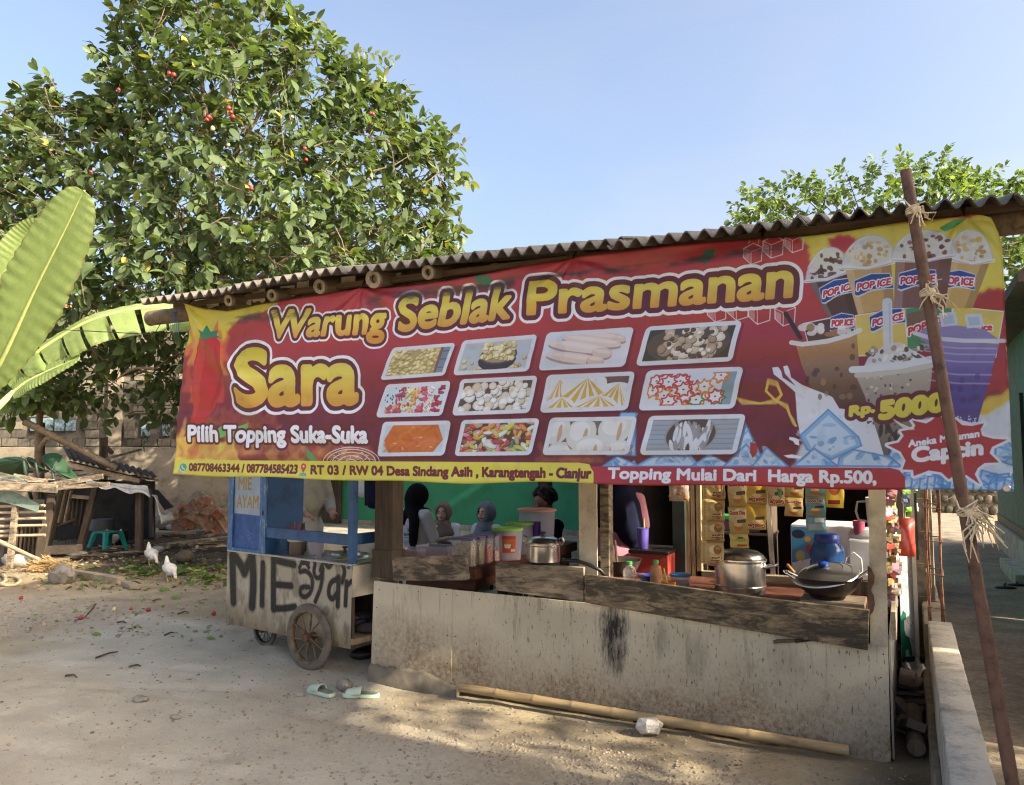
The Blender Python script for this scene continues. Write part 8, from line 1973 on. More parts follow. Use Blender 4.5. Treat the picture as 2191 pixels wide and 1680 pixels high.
def slipper(label, u, v_, ang, toe):
    c = onZ(u, v_); c.z = gz(c.x, c.y) + .002; t_ = thing('slipper', label, 'slipper', c, 'pale green slippers'); Mz = Matrix.Rotation(ang, 3, 'Z')
    out = [(-.128, 0), (-.12, .028), (-.09, .040), (-.03, .037), (.03, .043), (.08, .05), (.112, .036), (.125, .008), (.12, -.02), (.09, -.042), (.03, -.044), (-.03, -.036), (-.09, -.038), (-.12, -.026)]
    obj('sole', MB().prism([c + Mz @ Vector((x, y, 0)) for x, y in out], (0, 0, .026)), MT['slipper'], t_, 35, .006); obj('footbed', MB().prism([c + Mz @ Vector((x * .9, y * .86, .0262)) for x, y in out], (0, 0, .002)), MT['slipper_in'], t_)
    m = MB(); nA, nB = 9, 12
    def up2(a, b):
        x = -.01 + .105 * a; w_ = .047 - .010 * abs(a - .4); an = math.pi * b; hh = .050 - .022 * a
        return c + Mz @ Vector((x, w_ * math.cos(an), .020 + hh * math.sin(an) ** .8 if math.sin(an) > 0 else .02))
    m.grid(up2, nA, nB); o = obj('strap', m, MT['slipper'], t_, 180); o.modifiers.new('t', 'SOLIDIFY').thickness = .007; obj('strap_mark', MB().ell(c + Mz @ Vector((.04, -.02, .062)), (.008, .004, .003), 8), MT['black'], t_)
slipper('pale green slipper pointing left beside the wheel', 687, 1482, R(168), 1); slipper('pale green slipper with toe hole facing the camera by the plinth', 772, 1488, R(200), 1)
rock('loose_stone', 'small brown stone between the two slippers', 'stone', onZ(737, 1475) + Vector((0, 0, .025)), .055, 'rock', 41, None, (1.2, .8, .8)); rock('clod', 'dark clod of earth on the open ground', 'clod', onZ(300, 1500) + Vector((0, 0, .01)), .045, 'rock', 43, None, (1.2, .9, .6)); rock('clod', 'small clod of earth nearer the camera than the slippers', 'clod', onZ(375, 1538) + Vector((0, 0, .008)), .03, 'rock', 44, None, (1.2, .9, .6))
for i, (u, v_, mt, lab) in enumerate([(317, 1310, 'fruit', 'red fallen rose apple in the middle of the yard'), (457, 1318, 'fruit', 'red fallen rose apple left of the cart'), (172, 1326, 'fruit', 'red fallen rose apple beside a twig'), (244, 1311, 'fruit_pale', 'pale fallen rose apple on bare earth'), (280, 1308, 'fruit', 'small red fallen rose apple between two others'), (45, 1284, 'fruit', 'dark red fallen rose apple at the left'), (262, 1226, 'fruit', 'red fallen rose apple on the dark soil')]):
    p = onZ(u, v_); s_ = .022 if i != 4 else .015; p.z = gz(p.x, p.y) + s_ * .8; f_ = thing('rose_apple', lab, 'fruit', p, 'fallen rose apples'); obj('fruit_body', MB().lathe([(0, -s_), (s_ * .8, -s_ * .8), (s_ * 1.05, -s_ * .1), (s_ * .7, s_ * .7), (s_ * .25, s_ * 1.1), (0, s_ * 1.15)], 14, p, Euler((1.2, i, 0)).to_matrix()), MT[mt], f_, 180)
for i, (a, b) in enumerate([((205, 1296), (178, 1326)), ((205, 1410), (252, 1395)), ((275, 1430), (302, 1427)), ((140, 1450), (165, 1452)), ((352, 1360), (372, 1354)), ((250, 1335), (270, 1337)), ((325, 1290), (345, 1286)), ((380, 1318), (402, 1314))]):
    p, q_ = onZ(*a), onZ(*b); p.z, q_.z = gz(p.x, p.y) + .008, gz(q_.x, q_.y) + .008; t_ = thing('twig', ['forked dark twig nearest the pebble patch', 'long dark twig on the pale ground', 'thin short twig left of the wheel', 'small twig at the far left', 'short twig by the pad edge', 'bent twig in the yard', 'curled twig near the fruit', 'brown twig left of the cart body'][i], 'twig', p, 'twigs on the ground'); mid = (p + q_) / 2 + Vector((.01, .01, .012)); obj('stem', MB().tube([p, mid, q_], [.008, .007, .004], 6), MT['wood_darkx'], t_)
sd_ = thing('sandal_pair', 'pair of black sandals lying in the alley by the teal house', 'sandals', onZ(2165, 1262))
for k, (u, v_) in enumerate([(2152, 1264), (2178, 1258)]):
    c = onZ(u, v_); c.z = .035; obj('sandal', MB().ell(c, (.12, .045, .02), 12, (0, 0, .2)), MT['black'], sd_, 180); obj('strap', MB().tube([c + Vector((-.02, -.04, 0)), c + Vector((.0, 0, .05)), c + Vector((-.02, .04, 0))], .010, 6), MT['black'], sd_)
# junk between stall and low wall
rs = np.random.RandomState(21); m = MB()
for k in range(60): m.box((rs.uniform(-.06, .06), rs.uniform(4.8, 7.2), rs.uniform(.0, .12)), (rs.uniform(.03, .1), rs.uniform(.05, .25), rs.uniform(.01, .05)), (rs.uniform(-.4, .4), rs.uniform(-.4, .4), rs.uniform(0, 3)))
tag(obj('litter', m, MT['cloth_brown'], None, 0), 'dark litter filling the gap beside the low wall', 'litter', kind='stuff')
lg = thing('wood_log', 'short pale log lying in the gap beside the low wall', 'log', (0, 4.95, .05)); obj('trunk', MB().tube([(.0, 4.75, .06), (-.01, 5.3, .09)], [.045, .05], 12), MT['bark'], lg, 60)
pb_ = thing('plastic_sheet', 'crumpled white plastic sheet in the gap by the sign', 'plastic', (0, 6.3, .1)); obj('sheet', MB().grid(lambda a, b: (-.05 + .13 * a, 6.0 + .4 * b, .12 + .05 * math.sin(a * 9 + b * 4) + .03 * math.sin(b * 13)), 12, 12), MT['tarp_white'], pb_, 180)
# ------------------------------------------------------------------ foliage
def leaf_template(w=.54, droop=.18, fold=.10, seg=4):
    """leaf along +x, unit length, normal +z"""
    V, Fc = [], []
    for i in range(seg + 1):
        t_ = i / seg; ww = w / 2 * (math.sin(math.pi * min(1, t_ * .93 + .05)) ** .8) if 0 < i < seg else .01
        z = -droop * t_ * t_
        V += [(t_, ww, z + fold * ww * 2), (t_, 0, z), (t_, -ww, z + fold * ww * 2)]
    for i in range(seg):
        a = i * 3; Fc += [(a, a + 3, a + 4, a + 1), (a + 1, a + 4, a + 5, a + 2)]
    return np.array(V), np.array(Fc)
LV, LF = leaf_template()
LVC, LFC = leaf_template(.46, .5, .2, 4)
def leaves_mesh(name, pos, dirs, nrm, size, rnd, mat, parent, tmpl=None):
    V0, F0 = tmpl or (LV, LF); n = len(pos)
    x = dirs / np.linalg.norm(dirs, axis=1, keepdims=True); z = nrm - (nrm * x).sum(1, keepdims=True) * x; z /= np.maximum(1e-6, np.linalg.norm(z, axis=1, keepdims=True)); y = np.cross(z, x)
    V = pos[:, None] + size[:, None, None] * (V0[None, :, 0:1] * x[:, None] + V0[None, :, 1:2] * y[:, None] + V0[None, :, 2:3] * z[:, None])
    Fq = F0[None] + (np.arange(n) * len(V0))[:, None, None]
    at = np.repeat(np.stack([rnd, rnd, rnd, np.ones(n)], 1), len(V0), 0)
    return npmesh(name, V.reshape(-1, 3), Fq.reshape(-1, 4), mat, parent, attr=at)
def inpoly(P, poly):
    p = np.asarray(poly, float); q = np.roll(p, -1, 0); c = np.zeros(len(P), bool)
    for a, b in zip(p, q):
        k = (a[1] > P[:, 1]) != (b[1] > P[:, 1]); xi = a[0] + (P[:, 1] - a[1]) / (b[1] - a[1] + 1e-9) * (b[0] - a[0]); c ^= k & (P[:, 0] < xi)
    return c
def edgedist(P, poly):
    p = np.asarray(poly, float); d = np.full(len(P), 1e9)
    for a, b in zip(p, np.roll(p, -1, 0)):
        ab = b - a; t_ = np.clip(((P - a) @ ab) / (ab @ ab), 0, 1); d = np.minimum(d, np.hypot(*(P - a - t_[:, None] * ab).T))
    return d
def crown(rs, poly, ntw, zc, thick, lsize, per=9, edge_pow=.6):
    """twig origins inside an outline seen from the yard, filled in depth; returns leaf arrays and twig list"""
    p = np.asarray(poly, float); lo, hi = p.min(0), p.max(0); U = []
    while len(U) < ntw:
        q = lo + (hi - lo) * rs.rand(ntw, 2); q = q[inpoly(q, p)]; U += list(q)
    U = np.array(U[:ntw]); ed = edgedist(U, p)
    half = np.minimum(thick, ed * zc / F * 1.1 + .2); w_ = rs.rand(ntw) * 2 - 1; w_ = np.sign(w_) * np.abs(w_) ** edge_pow
    zz = zc + half * w_
    T = np.array([dep(u, v_, z)[:] for (u, v_), z in zip(U, zz)]); C = np.array(dep(*(p.mean(0)), zc)[:])
    out = T - C; out /= np.linalg.norm(out, axis=1, keepdims=True) + 1e-6
    tw_d = out * .7 + rs.randn(ntw, 3) * .55 + np.array([0, 0, .12]); tw_d /= np.linalg.norm(tw_d, axis=1, keepdims=True)
    pos, dr, nr, sz, rn = [], [], [], [], []
    for k in range(ntw):
        tone = np.clip(rs.normal(.48, .17), .03, .93); L_ = rs.uniform(.2, .42)
        for j in range(per):
            f_ = (j + .5) / per; b = T[k] + tw_d[k] * L_ * f_; a = rs.uniform(0, 6.283); e = rs.randn(3); e -= e @ tw_d[k] * tw_d[k]; e /= np.linalg.norm(e) + 1e-6
            d = e * (1.0 - .45 * f_) + tw_d[k] * (.25 + .7 * f_) + np.array([0, 0, -.30]); n_ = np.array([0, 0, 1.0]) + rs.randn(3) * .55 + out[k] * .35
            pos.append(b); dr.append(d); nr.append(n_); sz.append(lsize * rs.uniform(.5, 1.35)); rn.append(np.clip(tone + rs.normal(0, .13), 0, .96) if rs.rand() > .012 else 1.0)
    return np.array(pos), np.array(dr), np.array(nr), np.array(sz), np.array(rn), T, tw_d
def branch(m, a, b, r0, r1, bend, n=6, sides=7):
    a, b = Vector(a), Vector(b); m.tube([a + (b - a) * (k / n) + Vector(bend) * math.sin(math.pi * k / n) for k in range(n + 1)], [r0 + (r1 - r0) * k / n for k in range(n + 1)], sides)
rs = np.random.RandomState(77)
TZ = 12.4
JAM = [(-90, 330), (-40, 265), (20, 255), (60, 228), (80, 182), (118, 178), (150, 205), (168, 236), (205, 232), (235, 190), (215, 150), (228, 110), (262, 80), (268, 30), (300, -40), (560, -45), (600, 20), (645, 62), (705, 90), (742, 135), (800, 180), (850, 200), (872, 252), (920, 268), (962, 300), (976, 350), (962, 408), (930, 432), (958, 480), (964, 560), (960, 700), (900, 880), (600, 940), (440, 900), (395, 900), (330, 880), (280, 905), (200, 870), (90, 880), (20, 860), (-90, 760)]
jt = thing('rose_apple_tree', 'large rose apple tree with glossy leaves and red fruit', 'tree', onZ(575, 1190))
pos, dr, nr, sz, rn, TW, TD = crown(rs, JAM, 3700, TZ, 2.5, .168, 9)
# keep the camera side of the lower left open: the block wall shows through under the crown
keepm = np.ones(len(pos), bool)
Pv = (pos - np.array([0, 0, EYE])); zc_ = Pv @ FW; uu = CX + F * (Pv @ RT) / zc_; vv = CY - F * (Pv @ UP) / zc_
thin = (vv > 690) & (uu < 420) & (rs.rand(len(pos)) < sstep(690, 850, vv) * .74); keepm &= ~thin
holes = fbm(uu / 60, vv / 60, 3, 5); keepm &= ~((holes > .64) & (rs.rand(len(pos)) < .5))
big_ = np.zeros(len(pos), bool); nearest = np.argsort(zc_ - sz * 4 + 10 * (~keepm) + 10 * ((uu < 0) | (vv < 0) | (uu > 1000)))[:260]; big_[nearest] = True
k1 = keepm & ~big_
tag(leaves_mesh('crown', pos[k1], dr[k1], nr[k1], sz[k1], rn[k1], MT['leaf'], jt), kind='stuff')
lm = []
for t_ in range(4):
    V0, F0 = leaf_template(.50 + .04 * t_, .15 + .08 * t_, .08 + .04 * t_); me = bpy.data.meshes.new('leaf'); me.from_pydata(V0.tolist(), [], F0.tolist()); me.shade_smooth(); ca = me.color_attributes.new('rnd', 'FLOAT_COLOR', 'POINT'); vq = [.35, .5, .62, .78][t_]; ca.data.foreach_set('color', [vq, vq, vq, 1] * len(V0)); me.materials.append(MT['leaf']); lm.append(me)
for i in nearest:
    o = link('leaf', lm[rs.randint(4)], MT['leaf'], jt); x = Vector(dr[i]).normalized(); z = Vector(nr[i]); z = (z - x * z.dot(x)).normalized(); y = z.cross(x)
    o.matrix_parent_inverse = jt.matrix_basis.inverted(); o.matrix_basis = Matrix.Translation(pos[i]) @ Matrix((x, y, z)).transposed().to_4x4() @ Matrix.Scale(sz[i] * 1.05, 4)
tr_ = MB(); b0 = onZ(575, 1190); t1 = dep(470, 700, 12.5); t2 = dep(455, 430, 12.5); t3 = dep(430, 150, 12.4)
tr_.tube([b0, b0 + (t1 - b0) * .5 + Vector((.05, 0, 0)), t1, (t1 + t2) / 2 + Vector((-.06, .03, 0)), t2, t3], [.17, .145, .12, .10, .08, .03], 12); obj('trunk', tr_, MT['bark'], jt, 60)
lb = MB()
for (fu, fv, tu, tv, zt, r0) in [(470, 690, 250, 480, 12.0, .06), (465, 600, 720, 380, 12.2, .06), (460, 520, 330, 250, 12.6, .05), (455, 430, 600, 180, 12.1, .05), (470, 650, 880, 420, 12.8, .05), (470, 720, 120, 560, 11.6, .055), (470, 740, 330, 790, 11.2, .045), (330, 790, 230, 830, 11.0, .025), (250, 480, 120, 330, 11.8, .03), (720, 380, 850, 300, 12.3, .03), (470, 760, 700, 560, 11.2, .04), (880, 420, 960, 340, 12.9, .02)]:
    branch(lb, dep(fu, fv, 12.4 if r0 > .03 else zt), dep(tu, tv, zt), r0, r0 * .3, (0, 0, .12))
for k in range(0, len(TW), 3):
    e = TW[k] + TD[k] * .4; s_ = TW[k] - TD[k] * rs.uniform(.2, .7) + np.array([0, 0, -.1]); lb.tube([s_, (s_ + TW[k]) / 2 + rs.randn(3) * .03, e], [.012, .008, .004], 4, cap=False)
obj('limbs', lb, MT['bark'], jt, 60)
# long shoots reaching into the sky
shp, shd, shn, shs, shr = [], [], [], [], []
for (pts, nl) in [([(735, 120), (770, 108), (810, 118), (848, 130)], 16), ([(235, 150), (220, 120), (200, 112), (190, 115)], 9), ([(230, 160), (205, 165), (190, 160)], 7), ([(560, 40), (575, 10), (585, -20)], 8), ([(980, 440), (985, 470), (975, 500)], 7), ([(500, 10), (505, -15), (512, -35)], 7), ([(970, 560), (985, 530), (992, 520)], 4), ([(120, 190), (105, 165), (100, 160)], 7)]:
    P3 = [dep(u, v_, TZ - .8) for u, v_ in pts]; obj('shoot', MB().tube(P3, [.008] + [.005] * (len(P3) - 2) + [.002], 5), MT['bark'], jt, 60)
    for k in range(nl):
        f_ = (k + .6) / nl * (len(P3) - 1); i = min(int(f_), len(P3) - 2); b = P3[i] + (P3[i + 1] - P3[i]) * (f_ - i); d = (P3[i + 1] - P3[i]).normalized(); s_ = (1 if k % 2 else -1)
        shp.append(b[:]); shd.append((d * .4 + Vector(UP) * (.5 if s_ > 0 else -.9) + Vector(FW) * rs.uniform(-.5, .5))[:]); shn.append((-FW + rs.randn(3) * .5)); shs.append(.135 * rs.uniform(.7, 1.1)); shr.append(rs.uniform(.6, .9))
tag(leaves_mesh('shoot_leaves', np.array(shp), np.array(shd), np.array(shn), np.array(shs), np.array(shr), MT['leaf_light'], jt), kind='stuff')
# fruit clusters
fr = [(447, 250), (443, 256), (452, 254), (489, 231), (494, 240), (487, 245), (498, 250), (254, 192), (362, 157), (372, 160), (520, 400), (532, 396), (538, 404), (566, 480), (560, 482), (652, 318), (655, 342), (793, 243), (798, 244), (195, 368), (440, 640), (478, 360, 1), (500, 405, 1), (488, 310, 1), (455, 275, 1), (625, 250, 1)]
for i, f_ in enumerate(fr):
    p = dep(f_[0], f_[1], TZ - 2.1 + .2 * (i % 3)); s_ = .028 * rs.uniform(.8, 1.15)
    obj('rose_apple', MB().lathe([(0, -s_ * .85), (s_ * .75, -s_ * .8), (s_ * 1.05, -s_ * .1), (s_ * .7, s_ * .7), (s_ * .25, s_ * 1.1), (0, s_ * 1.15)], 12, p, Euler((rs.uniform(-.5, .5), rs.uniform(-.5, .5), 0)).to_matrix()), MT['fruit_pale' if len(f_) > 2 else 'fruit'], jt, 180)
# trees added behind the banner, mostly hidden, to shade block wall and coop
for (nm, pl_, zc_2, nt_, lab, gb_) in [('hidden_shade_tree', [(470, 560), (560, 470), (800, 470), (950, 520), (980, 760), (900, 930), (560, 950), (450, 800)], 16.6, 620, 'dense tree added behind the rose apple tree to shade the block wall', (700, 1150)), ('hidden_shade_bush', [(470, 760), (560, 690), (700, 690), (820, 760), (800, 960), (560, 975), (480, 940)], 11.0, 260, 'low bushy tree added behind the banner to shade the coop', (640, 1200))]:
    t_ = thing(nm, lab, 'tree', onZ(*gb_)); pos, dr, nr, sz, rn, T2, D2 = crown(rs, pl_, nt_, zc_2, 1.8 if zc_2 > 12 else .9, .24, 8); tag(leaves_mesh('crown', pos, dr, nr, sz, rn * .7, MT['leaf'], t_), kind='stuff'); obj('trunk', MB().tube([onZ(*gb_), dep(gb_[0], 800, zc_2)], [.12, .06], 8), MT['bark'], t_)
# sapling at the far left in front of the wall
sp_ = thing('young_tree', 'slim young tree with ringed trunk beside the coop', 'tree', onZ(78, 1170)); z0 = 12.6; p0 = onZ(76, 1178)
obj('trunk', MB().tube([p0 + (dep(86, 860, z0) - p0) * (k / 16) for k in range(17)], [.078 - .0022 * k + .006 * (k % 2) for k in range(17)], 12), MT['bamboo_old'], sp_, 60)
pos, dr, nr, sz, rn, T2, D2 = crown(rs, [(0, 830), (60, 780), (110, 800), (150, 830), (160, 865), (110, 870), (60, 885), (0, 880)], 46, z0 - .5, .6, .20, 8); obj('limbs', (lambda m: [m.tube([dep(84, 880, z0), (np.array(dep(84, 860, z0)) + t_) / 2, t_], [.02, .012, .005], 5) for t_ in T2[:20]] and m)(MB()), MT['bark'], sp_, 60)
tag(leaves_mesh('crown', pos, dr, nr, sz, np.clip(rn + .15, 0, .97), MT['leaf_light'], sp_), kind='stuff')
# tree behind the roof on the right
rt2 = thing('leafy_tree', 'bright green leafy tree top rising behind the roof on the right', 'tree', dep(1880, 700, 15.5) * 1.0); RT_P = [(1575, 470), (1590, 420), (1625, 398), (1680, 385), (1700, 372), (1745, 392), (1800, 375), (1850, 372), (1880, 350), (1960, 345), (2040, 345), (2080, 372), (2140, 375), (2180, 400), (2260, 395), (2300, 430), (2290, 600), (2120, 720), (1760, 700), (1590, 600)]
pos, dr, nr, sz, rn, T3, D3 = crown(rs, RT_P, 1150, 15.5, 2.0, .13, 12); tag(leaves_mesh('crown', pos, dr, nr, sz, np.clip(rn + .12, 0, .97), MT['leaf_light'], rt2), kind='stuff')
m = MB(); tb_ = dep(1900, 1080, 15.5); tb_.z = 0; m.tube([tb_, dep(1900, 700, 15.5), dep(1890, 480, 15.5)], [.2, .15, .07], 10); obj('trunk', m, MT['bark'], rt2, 60); m = MB()
for k in range(0, len(T3), 6): branch(m, dep(1895, 560, 15.5) + Vector(((T3[k][0] - dep(1895, 560, 15.5)[0]) * .35, (T3[k][1] - dep(1895, 560, 15.5)[1]) * .35, 0)), T3[k] + D3[k] * .3, .025, .004, (0, 0, .1), 4, 5)
obj('limbs', m, MT['bark'], rt2, 60)
# tree added out of the frame so that its leaves dapple the sunlight
sh_ = thing('dapple_tree', 'loose leafy tree added out of view to dapple the sun', 'tree', (6.5, 3.9, 0)); n_ = 1500; c_ = rs.randn(110, 3) * np.array([.9, .75, .75]) + np.array([6.5, 3.7, 4.4]); k_ = rs.randint(110, size=n_)
tag(leaves_mesh('crown', c_[k_] + rs.randn(n_, 3) * .16, rs.randn(n_, 3), rs.randn(n_, 3), np.full(n_, .15), rs.rand(n_) * .9, MT['leaf'], sh_), kind='stuff'); obj('trunk', MB().tube([(6.9, 4.1, 0), (6.7, 3.9, 2.5), (6.5, 3.7, 4.2)], [.12, .09, .04], 8), MT['bark'], sh_)
# the wood that closes the view beyond the alley and the yards
n_ = 5200; c_ = np.stack([rs.uniform(-45, 40, 330), rs.uniform(27, 34, 330), rs.uniform(.8, 1, 330)], 1); c_[:, 2] *= 2.2 + 2.6 * fbm(c_[:, 0] * .25, c_[:, 1] * .2, 3, 9); k_ = rs.randint(330, size=n_); q_ = rs.randn(n_, 3) * np.array([1.0, 1.0, 1.0]); P_ = c_[k_] + q_; P_[:, 2] = np.abs(P_[:, 2] - rs.rand(n_) * c_[k_, 2])
tag(leaves_mesh('far_wood', P_, rs.randn(n_, 3), rs.randn(n_, 3) + np.array([0, -.4, .6]), rs.uniform(.5, 1.0, n_), rs.rand(n_) * .7, MT['leaf'], None), 'far green wood closing the view behind the houses', 'trees', kind='stuff')
# ------------------------------------------------------------------ banana plant
bnp = thing('banana_plant', 'banana plant with broad bright leaves at the left edge', 'banana plant', onZ(-260, 1330))
def banana(mid, wid, nrm, seed, splits=(), L0=.0, pleat=.003):
    """mid: list of rib points, wid: half widths (left,right) by position, nrm: list of normals"""
    n, ac = 90, 8; P = [Vector(p) for p in mid]; m = MB(); uvs = []
    def at(t_):
        f_ = t_ * (len(P) - 1); i = min(int(f_), len(P) - 2); g_ = f_ - i
        a, b, c, d = P[max(0, i - 1)], P[i], P[i + 1], P[min(len(P) - 1, i + 2)]
        return .5 * ((2 * b) + (c - a) * g_ + (2 * a - 5 * b + 4 * c - d) * g_ ** 2 + (3 * b - a - 3 * c + d) * g_ ** 3)
    V, Fc, UV = [], [], []
    for side in (1, -1):
        o = len(V); rows = []
        for i in range(n + 1):
            t_ = i / n; c = at(t_); tg = (at(min(1, t_ + .01)) - at(max(0, t_ - .01))).normalized(); nn = Vector(nrm(t_)); nn = (nn - tg * nn.dot(tg)).normalized(); sd = tg.cross(nn) * side; w_ = wid(t_, side)
            for j in range(ac + 1):
                q = j / ac; V.append(c + sd * w_ * q + tg * w_ * q * .10 + nn * (pleat * math.sin(i * 1.5 + 2 * q) * q + .10 * w_ * math.sin(q * 2.4) - .06 * w_ * q * q + .02 * w_ * math.sin(t_ * 14 + seed) * q)); UV.append((t_ * 6, q * side))
        for i in range(n):
            if any(abs(i / n - s_) < .0062 and side in sd_ for s_, sd_ in splits): continue
            for j in range(ac): a = o + i * (ac + 1) + j; Fc.append((a, a + ac + 1, a + ac + 2, a + 1))
    me = bpy.data.meshes.new('leaf_blade'); me.from_pydata([v_[:] for v_ in V], [], Fc); me.shade_smooth(); L_ = me.uv_layers.new(name='UVMap')
    for lp in me.loops: L_.data[lp.index].uv = UV[lp.vertex_index]
    lf = link('leaf', me, MT['banana'], bnp); obj('midrib', MB().tube([at(k / 30) - Vector(nrm(k / 30)).normalized() * .006 for k in range(31)], [.017 * (1 - .8 * k / 30) + .002 for k in range(31)], 8), MT['banana_rib'], lf, 180); return lf
zb = 4.6
banana([dep(-40, 850, zb), dep(10, 760, zb - .1), dep(75, 620, zb - .2), dep(140, 490, zb - .3), dep(180, 406, zb - .35)], lambda t_, s_: (.205 * min(1, .3 + 1.5 * t_) * (1 - .05 * math.sin(t_ * 61) ** 8) * (math.sin(math.pi * min(1, .15 + .86 * t_)) ** .45) * (1 if t_ < .985 else .3)), lambda t_: tuple(-FW + RT * .15 + UP * .25), 1)
zb = 5.6
banana([dep(12, 815, zb), dep(60, 768, zb), dep(130, 720, zb), dep(200, 683, zb), dep(300, 659, zb + .1), dep(400, 664, zb + .2), dep(480, 690, zb + .3)], lambda t_, s_: (.04 if s_ < 0 else .23 * [.75, 1, .8, 1.05, .9, 1.08, .95, 1.0, .85, .9][min(9, int(t_ * 9.2))]) * (math.sin(math.pi * min(1, .10 + .85 * t_)) ** .5), lambda t_: tuple(UP * (.65 - .35 * t_) - FW + RT * [.2, -.25, .1, -.1, .25, -.2, .1, -.15, .2, 0][min(9, int(t_ * 9.2))]), 2, [(.11, (1,)), (.22, (1, -1)), (.33, (1,)), (.435, (1,)), (.545, (1,)), (.65, (1,)), (.76, (1,)), (.87, (1,))])
banana([dep(28, 840, 5.5), dep(60, 815, 5.5), dep(110, 790, 5.5), dep(170, 765, 5.5)], lambda t_, s_: .13 * (math.sin(math.pi * min(1, .15 + .83 * t_)) ** .6), lambda t_: tuple(UP - FW * .9), 3, [(.5, (1,)), (.8, (-1,))])
banana([dep(-30, 640, 6.2), dep(30, 560, 6.2), dep(75, 505, 6.2), dep(92, 490, 6.1)], lambda t_, s_: .16 * (math.sin(math.pi * min(1, .15 + .83 * t_)) ** .6), lambda t_: tuple(-FW + RT * .6), 4)
obj('petiole', MB().tube([dep(-150, 980, 5.4), dep(-60, 880, 5.3), dep(14, 812, 5.6)], [.04, .03, .02], 10), MT['banana_rib'], bnp, 180); obj('petiole', MB().tube([dep(-150, 990, 5.0), dep(-90, 930, 4.8), dep(-38, 848, 4.6)], [.04, .03, .022], 10), MT['banana_rib'], bnp, 180); obj('petiole', MB().tube([dep(-150, 1000, 5.4), dep(-40, 905, 5.4), dep(30, 838, 5.5)], [.04, .03, .018], 10), MT['banana_rib'], bnp, 180)
g0 = onZ(-260, 1330); obj('pseudostem', MB().tube([g0, g0 + (dep(-150, 985, 5.3) - g0) * .5, dep(-150, 985, 5.3), dep(-130, 930, 5.3)], [.11, .10, .08, .05], 14), MT['banana_rib'], bnp, 180)
# elephant ear plant
ee = thing('elephant_ear_plant', 'dark elephant ear plant with huge leaves beside the coop', 'plant', onZ(90, 1160))
def ear(pts, z, ctr, seed):
    P = [dep(u, v_, z) for u, v_ in pts]; c = dep(*ctr, z - .18); n = len(P); V = [c] + [c + (p - c) * .5 + Vector(FW) * (-.05 + .03 * math.sin(k * 2.1 + seed)) for k, p in enumerate(P)] + P
    Fc = [(0, 1 + k, 1 + (k + 1) % n) for k in range(n)] + [(1 + k, 1 + n + k, 1 + n + (k + 1) % n, 1 + (k + 1) % n) for k in range(n)]; me = bpy.data.meshes.new('leaf'); me.from_pydata([v_[:] for v_ in V], [], Fc); me.shade_smooth(); ca = me.color_attributes.new('rnd', 'FLOAT_COLOR', 'POINT'); ca.data.foreach_set('color', [.5, .5, .5, 1] * len(V))
    o = link('leaf', me, MT['leaf_dark'], ee); s_ = o.modifiers.new('s', 'SUBSURF'); s_.levels = s_.render_levels = 2; m = MB()
    for k in range(0, n, 2): m.tube([c - Vector(FW) * .012, (c + P[k]) / 2 - Vector(FW) * .06, P[k] - Vector(FW) * .004], [.010, .007, .003], 5)
    obj('vein', m, MT['dark_green'], o); obj('stem', MB().tube([c, c + Vector(FW) * .1 + Vector((0, 0, -.3)), onZ(92, 1165)], [.018, .025, .03], 8), MT['dark_green'], ee, 180)
ear([(90, 972), (118, 967), (136, 974), (142, 992), (158, 1012), (178, 1030), (176, 1038), (150, 1028), (128, 1014), (112, 1010), (98, 998), (88, 984)], 11.6, (112, 1006), 1); ear([(48, 975), (62, 990), (64, 1010), (58, 1022), (30, 1018), (0, 1010), (-25, 1000), (-20, 988), (10, 978)], 11.4, (50, 985), 2); ear([(50, 976), (72, 978), (88, 998), (104, 1008), (90, 1010), (66, 1000)], 11.5, (76, 990), 3)
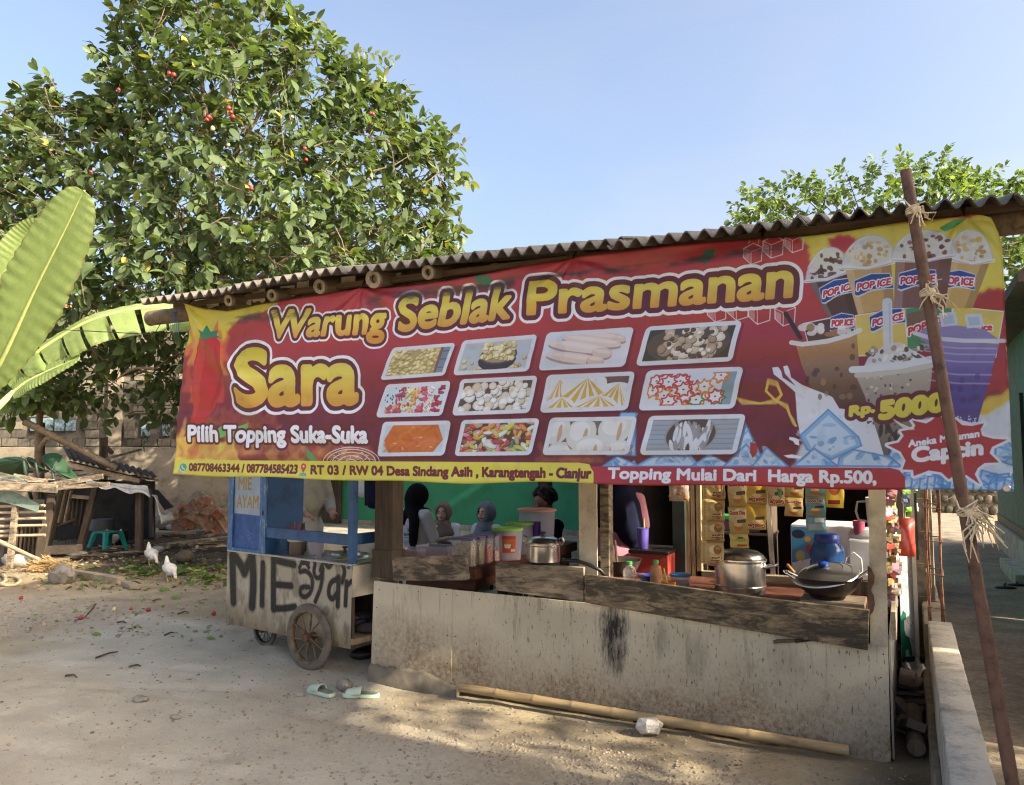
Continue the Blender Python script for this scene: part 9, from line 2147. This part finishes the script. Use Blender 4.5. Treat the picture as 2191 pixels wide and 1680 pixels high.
# fallen leaves
rs = np.random.RandomState(55); pos, dr, nr, sz, rn = [], [], [], [], []
for (n, u0, u1, v0, v1, s0) in [(70, 375, 490, 1214, 1252, .16), (60, 270, 380, 1200, 1235, .15), (70, 0, 480, 1150, 1265, .12), (50, 60, 480, 1270, 1360, .07), (40, 130, 300, 1215, 1262, .14)]:
    for k in range(n):
        p = onZ(rs.uniform(u0, u1), rs.uniform(v0, v1)); pos.append((p.x, p.y, gz(p.x, p.y) + .012 + .05 * rs.rand() * (s0 > .13))); a = rs.uniform(0, 6.28); dr.append((math.cos(a), math.sin(a), rs.uniform(-.1, .4))); nr.append((rs.normal(0, .4), rs.normal(0, .4), 1)); sz.append(s0 * rs.uniform(.5, 1.1)); rn.append(rs.uniform(.1, 1))
tag(leaves_mesh('leaf_litter', np.array(pos), np.array(dr), np.array(nr), np.array(sz), np.array(rn), MT['leaf_fallen'], None, (LVC, LFC)), 'scattered green and yellow fallen leaves on the yard', 'leaves', kind='stuff')
pos, dr, nr, sz, rn = [], [], [], [], []
for k in range(420):
    p = onZ(rs.uniform(-20, 480), 1155 + 110 * rs.rand() ** 1.2); pos.append((p.x, p.y, .012)); a = rs.uniform(0, 6.28); dr.append((math.cos(a), math.sin(a), rs.uniform(0, .3))); nr.append((rs.normal(0, .5), rs.normal(0, .5), 1)); sz.append(rs.uniform(.04, .11)); rn.append(rs.uniform(0, 1))
tag(leaves_mesh('dry_litter', np.array(pos), np.array(dr), np.array(nr), np.array(sz), np.array(rn), MT['leaf_dry'], None, (LVC, LFC)), 'dry brown leaf litter around the coop', 'leaves', kind='stuff')
for i, (u, v_, s_, a) in enumerate([(193, 1357, .13, .3), (365, 1283, .16, .1), (300, 1233, .2, .6), (340, 1262, .2, 0), (440, 1366, .11, .2)]):
    p = onZ(u, v_); o = leaves_mesh('fallen_leaf', np.array([[p.x, p.y, gz(p.x, p.y) + .015]]), np.array([[math.cos(a), math.sin(a), .1]]), np.array([[.1, -.2, 1.]]), np.array([s_]), np.array([.75]), MT['leaf_fallen'], None, (LVC, LFC)); tag(o, ['single curled green leaf lying on the open ground', 'long green leaf lying behind the red fruit', 'yellow green leaf on the dark soil by the chickens', 'broad green leaf in front of the pecking chicken', 'narrow green leaf left of the cart body'][i], 'leaf', 'single fallen leaves')
# overhead wire
ow = thing('wire', 'thin dark wire running from the left to the roof beam', 'wire', dep(200, 707, 5.4)); obj('strand', MB().tube([dep(-60, 696, 5.6), dep(180, 708, 5.3), dep(330, 716, 5.0), onY(345, 690, 3.72)], .003, 5), MT['black_wire'], ow)
bpy.data.objects.remove(_fo)
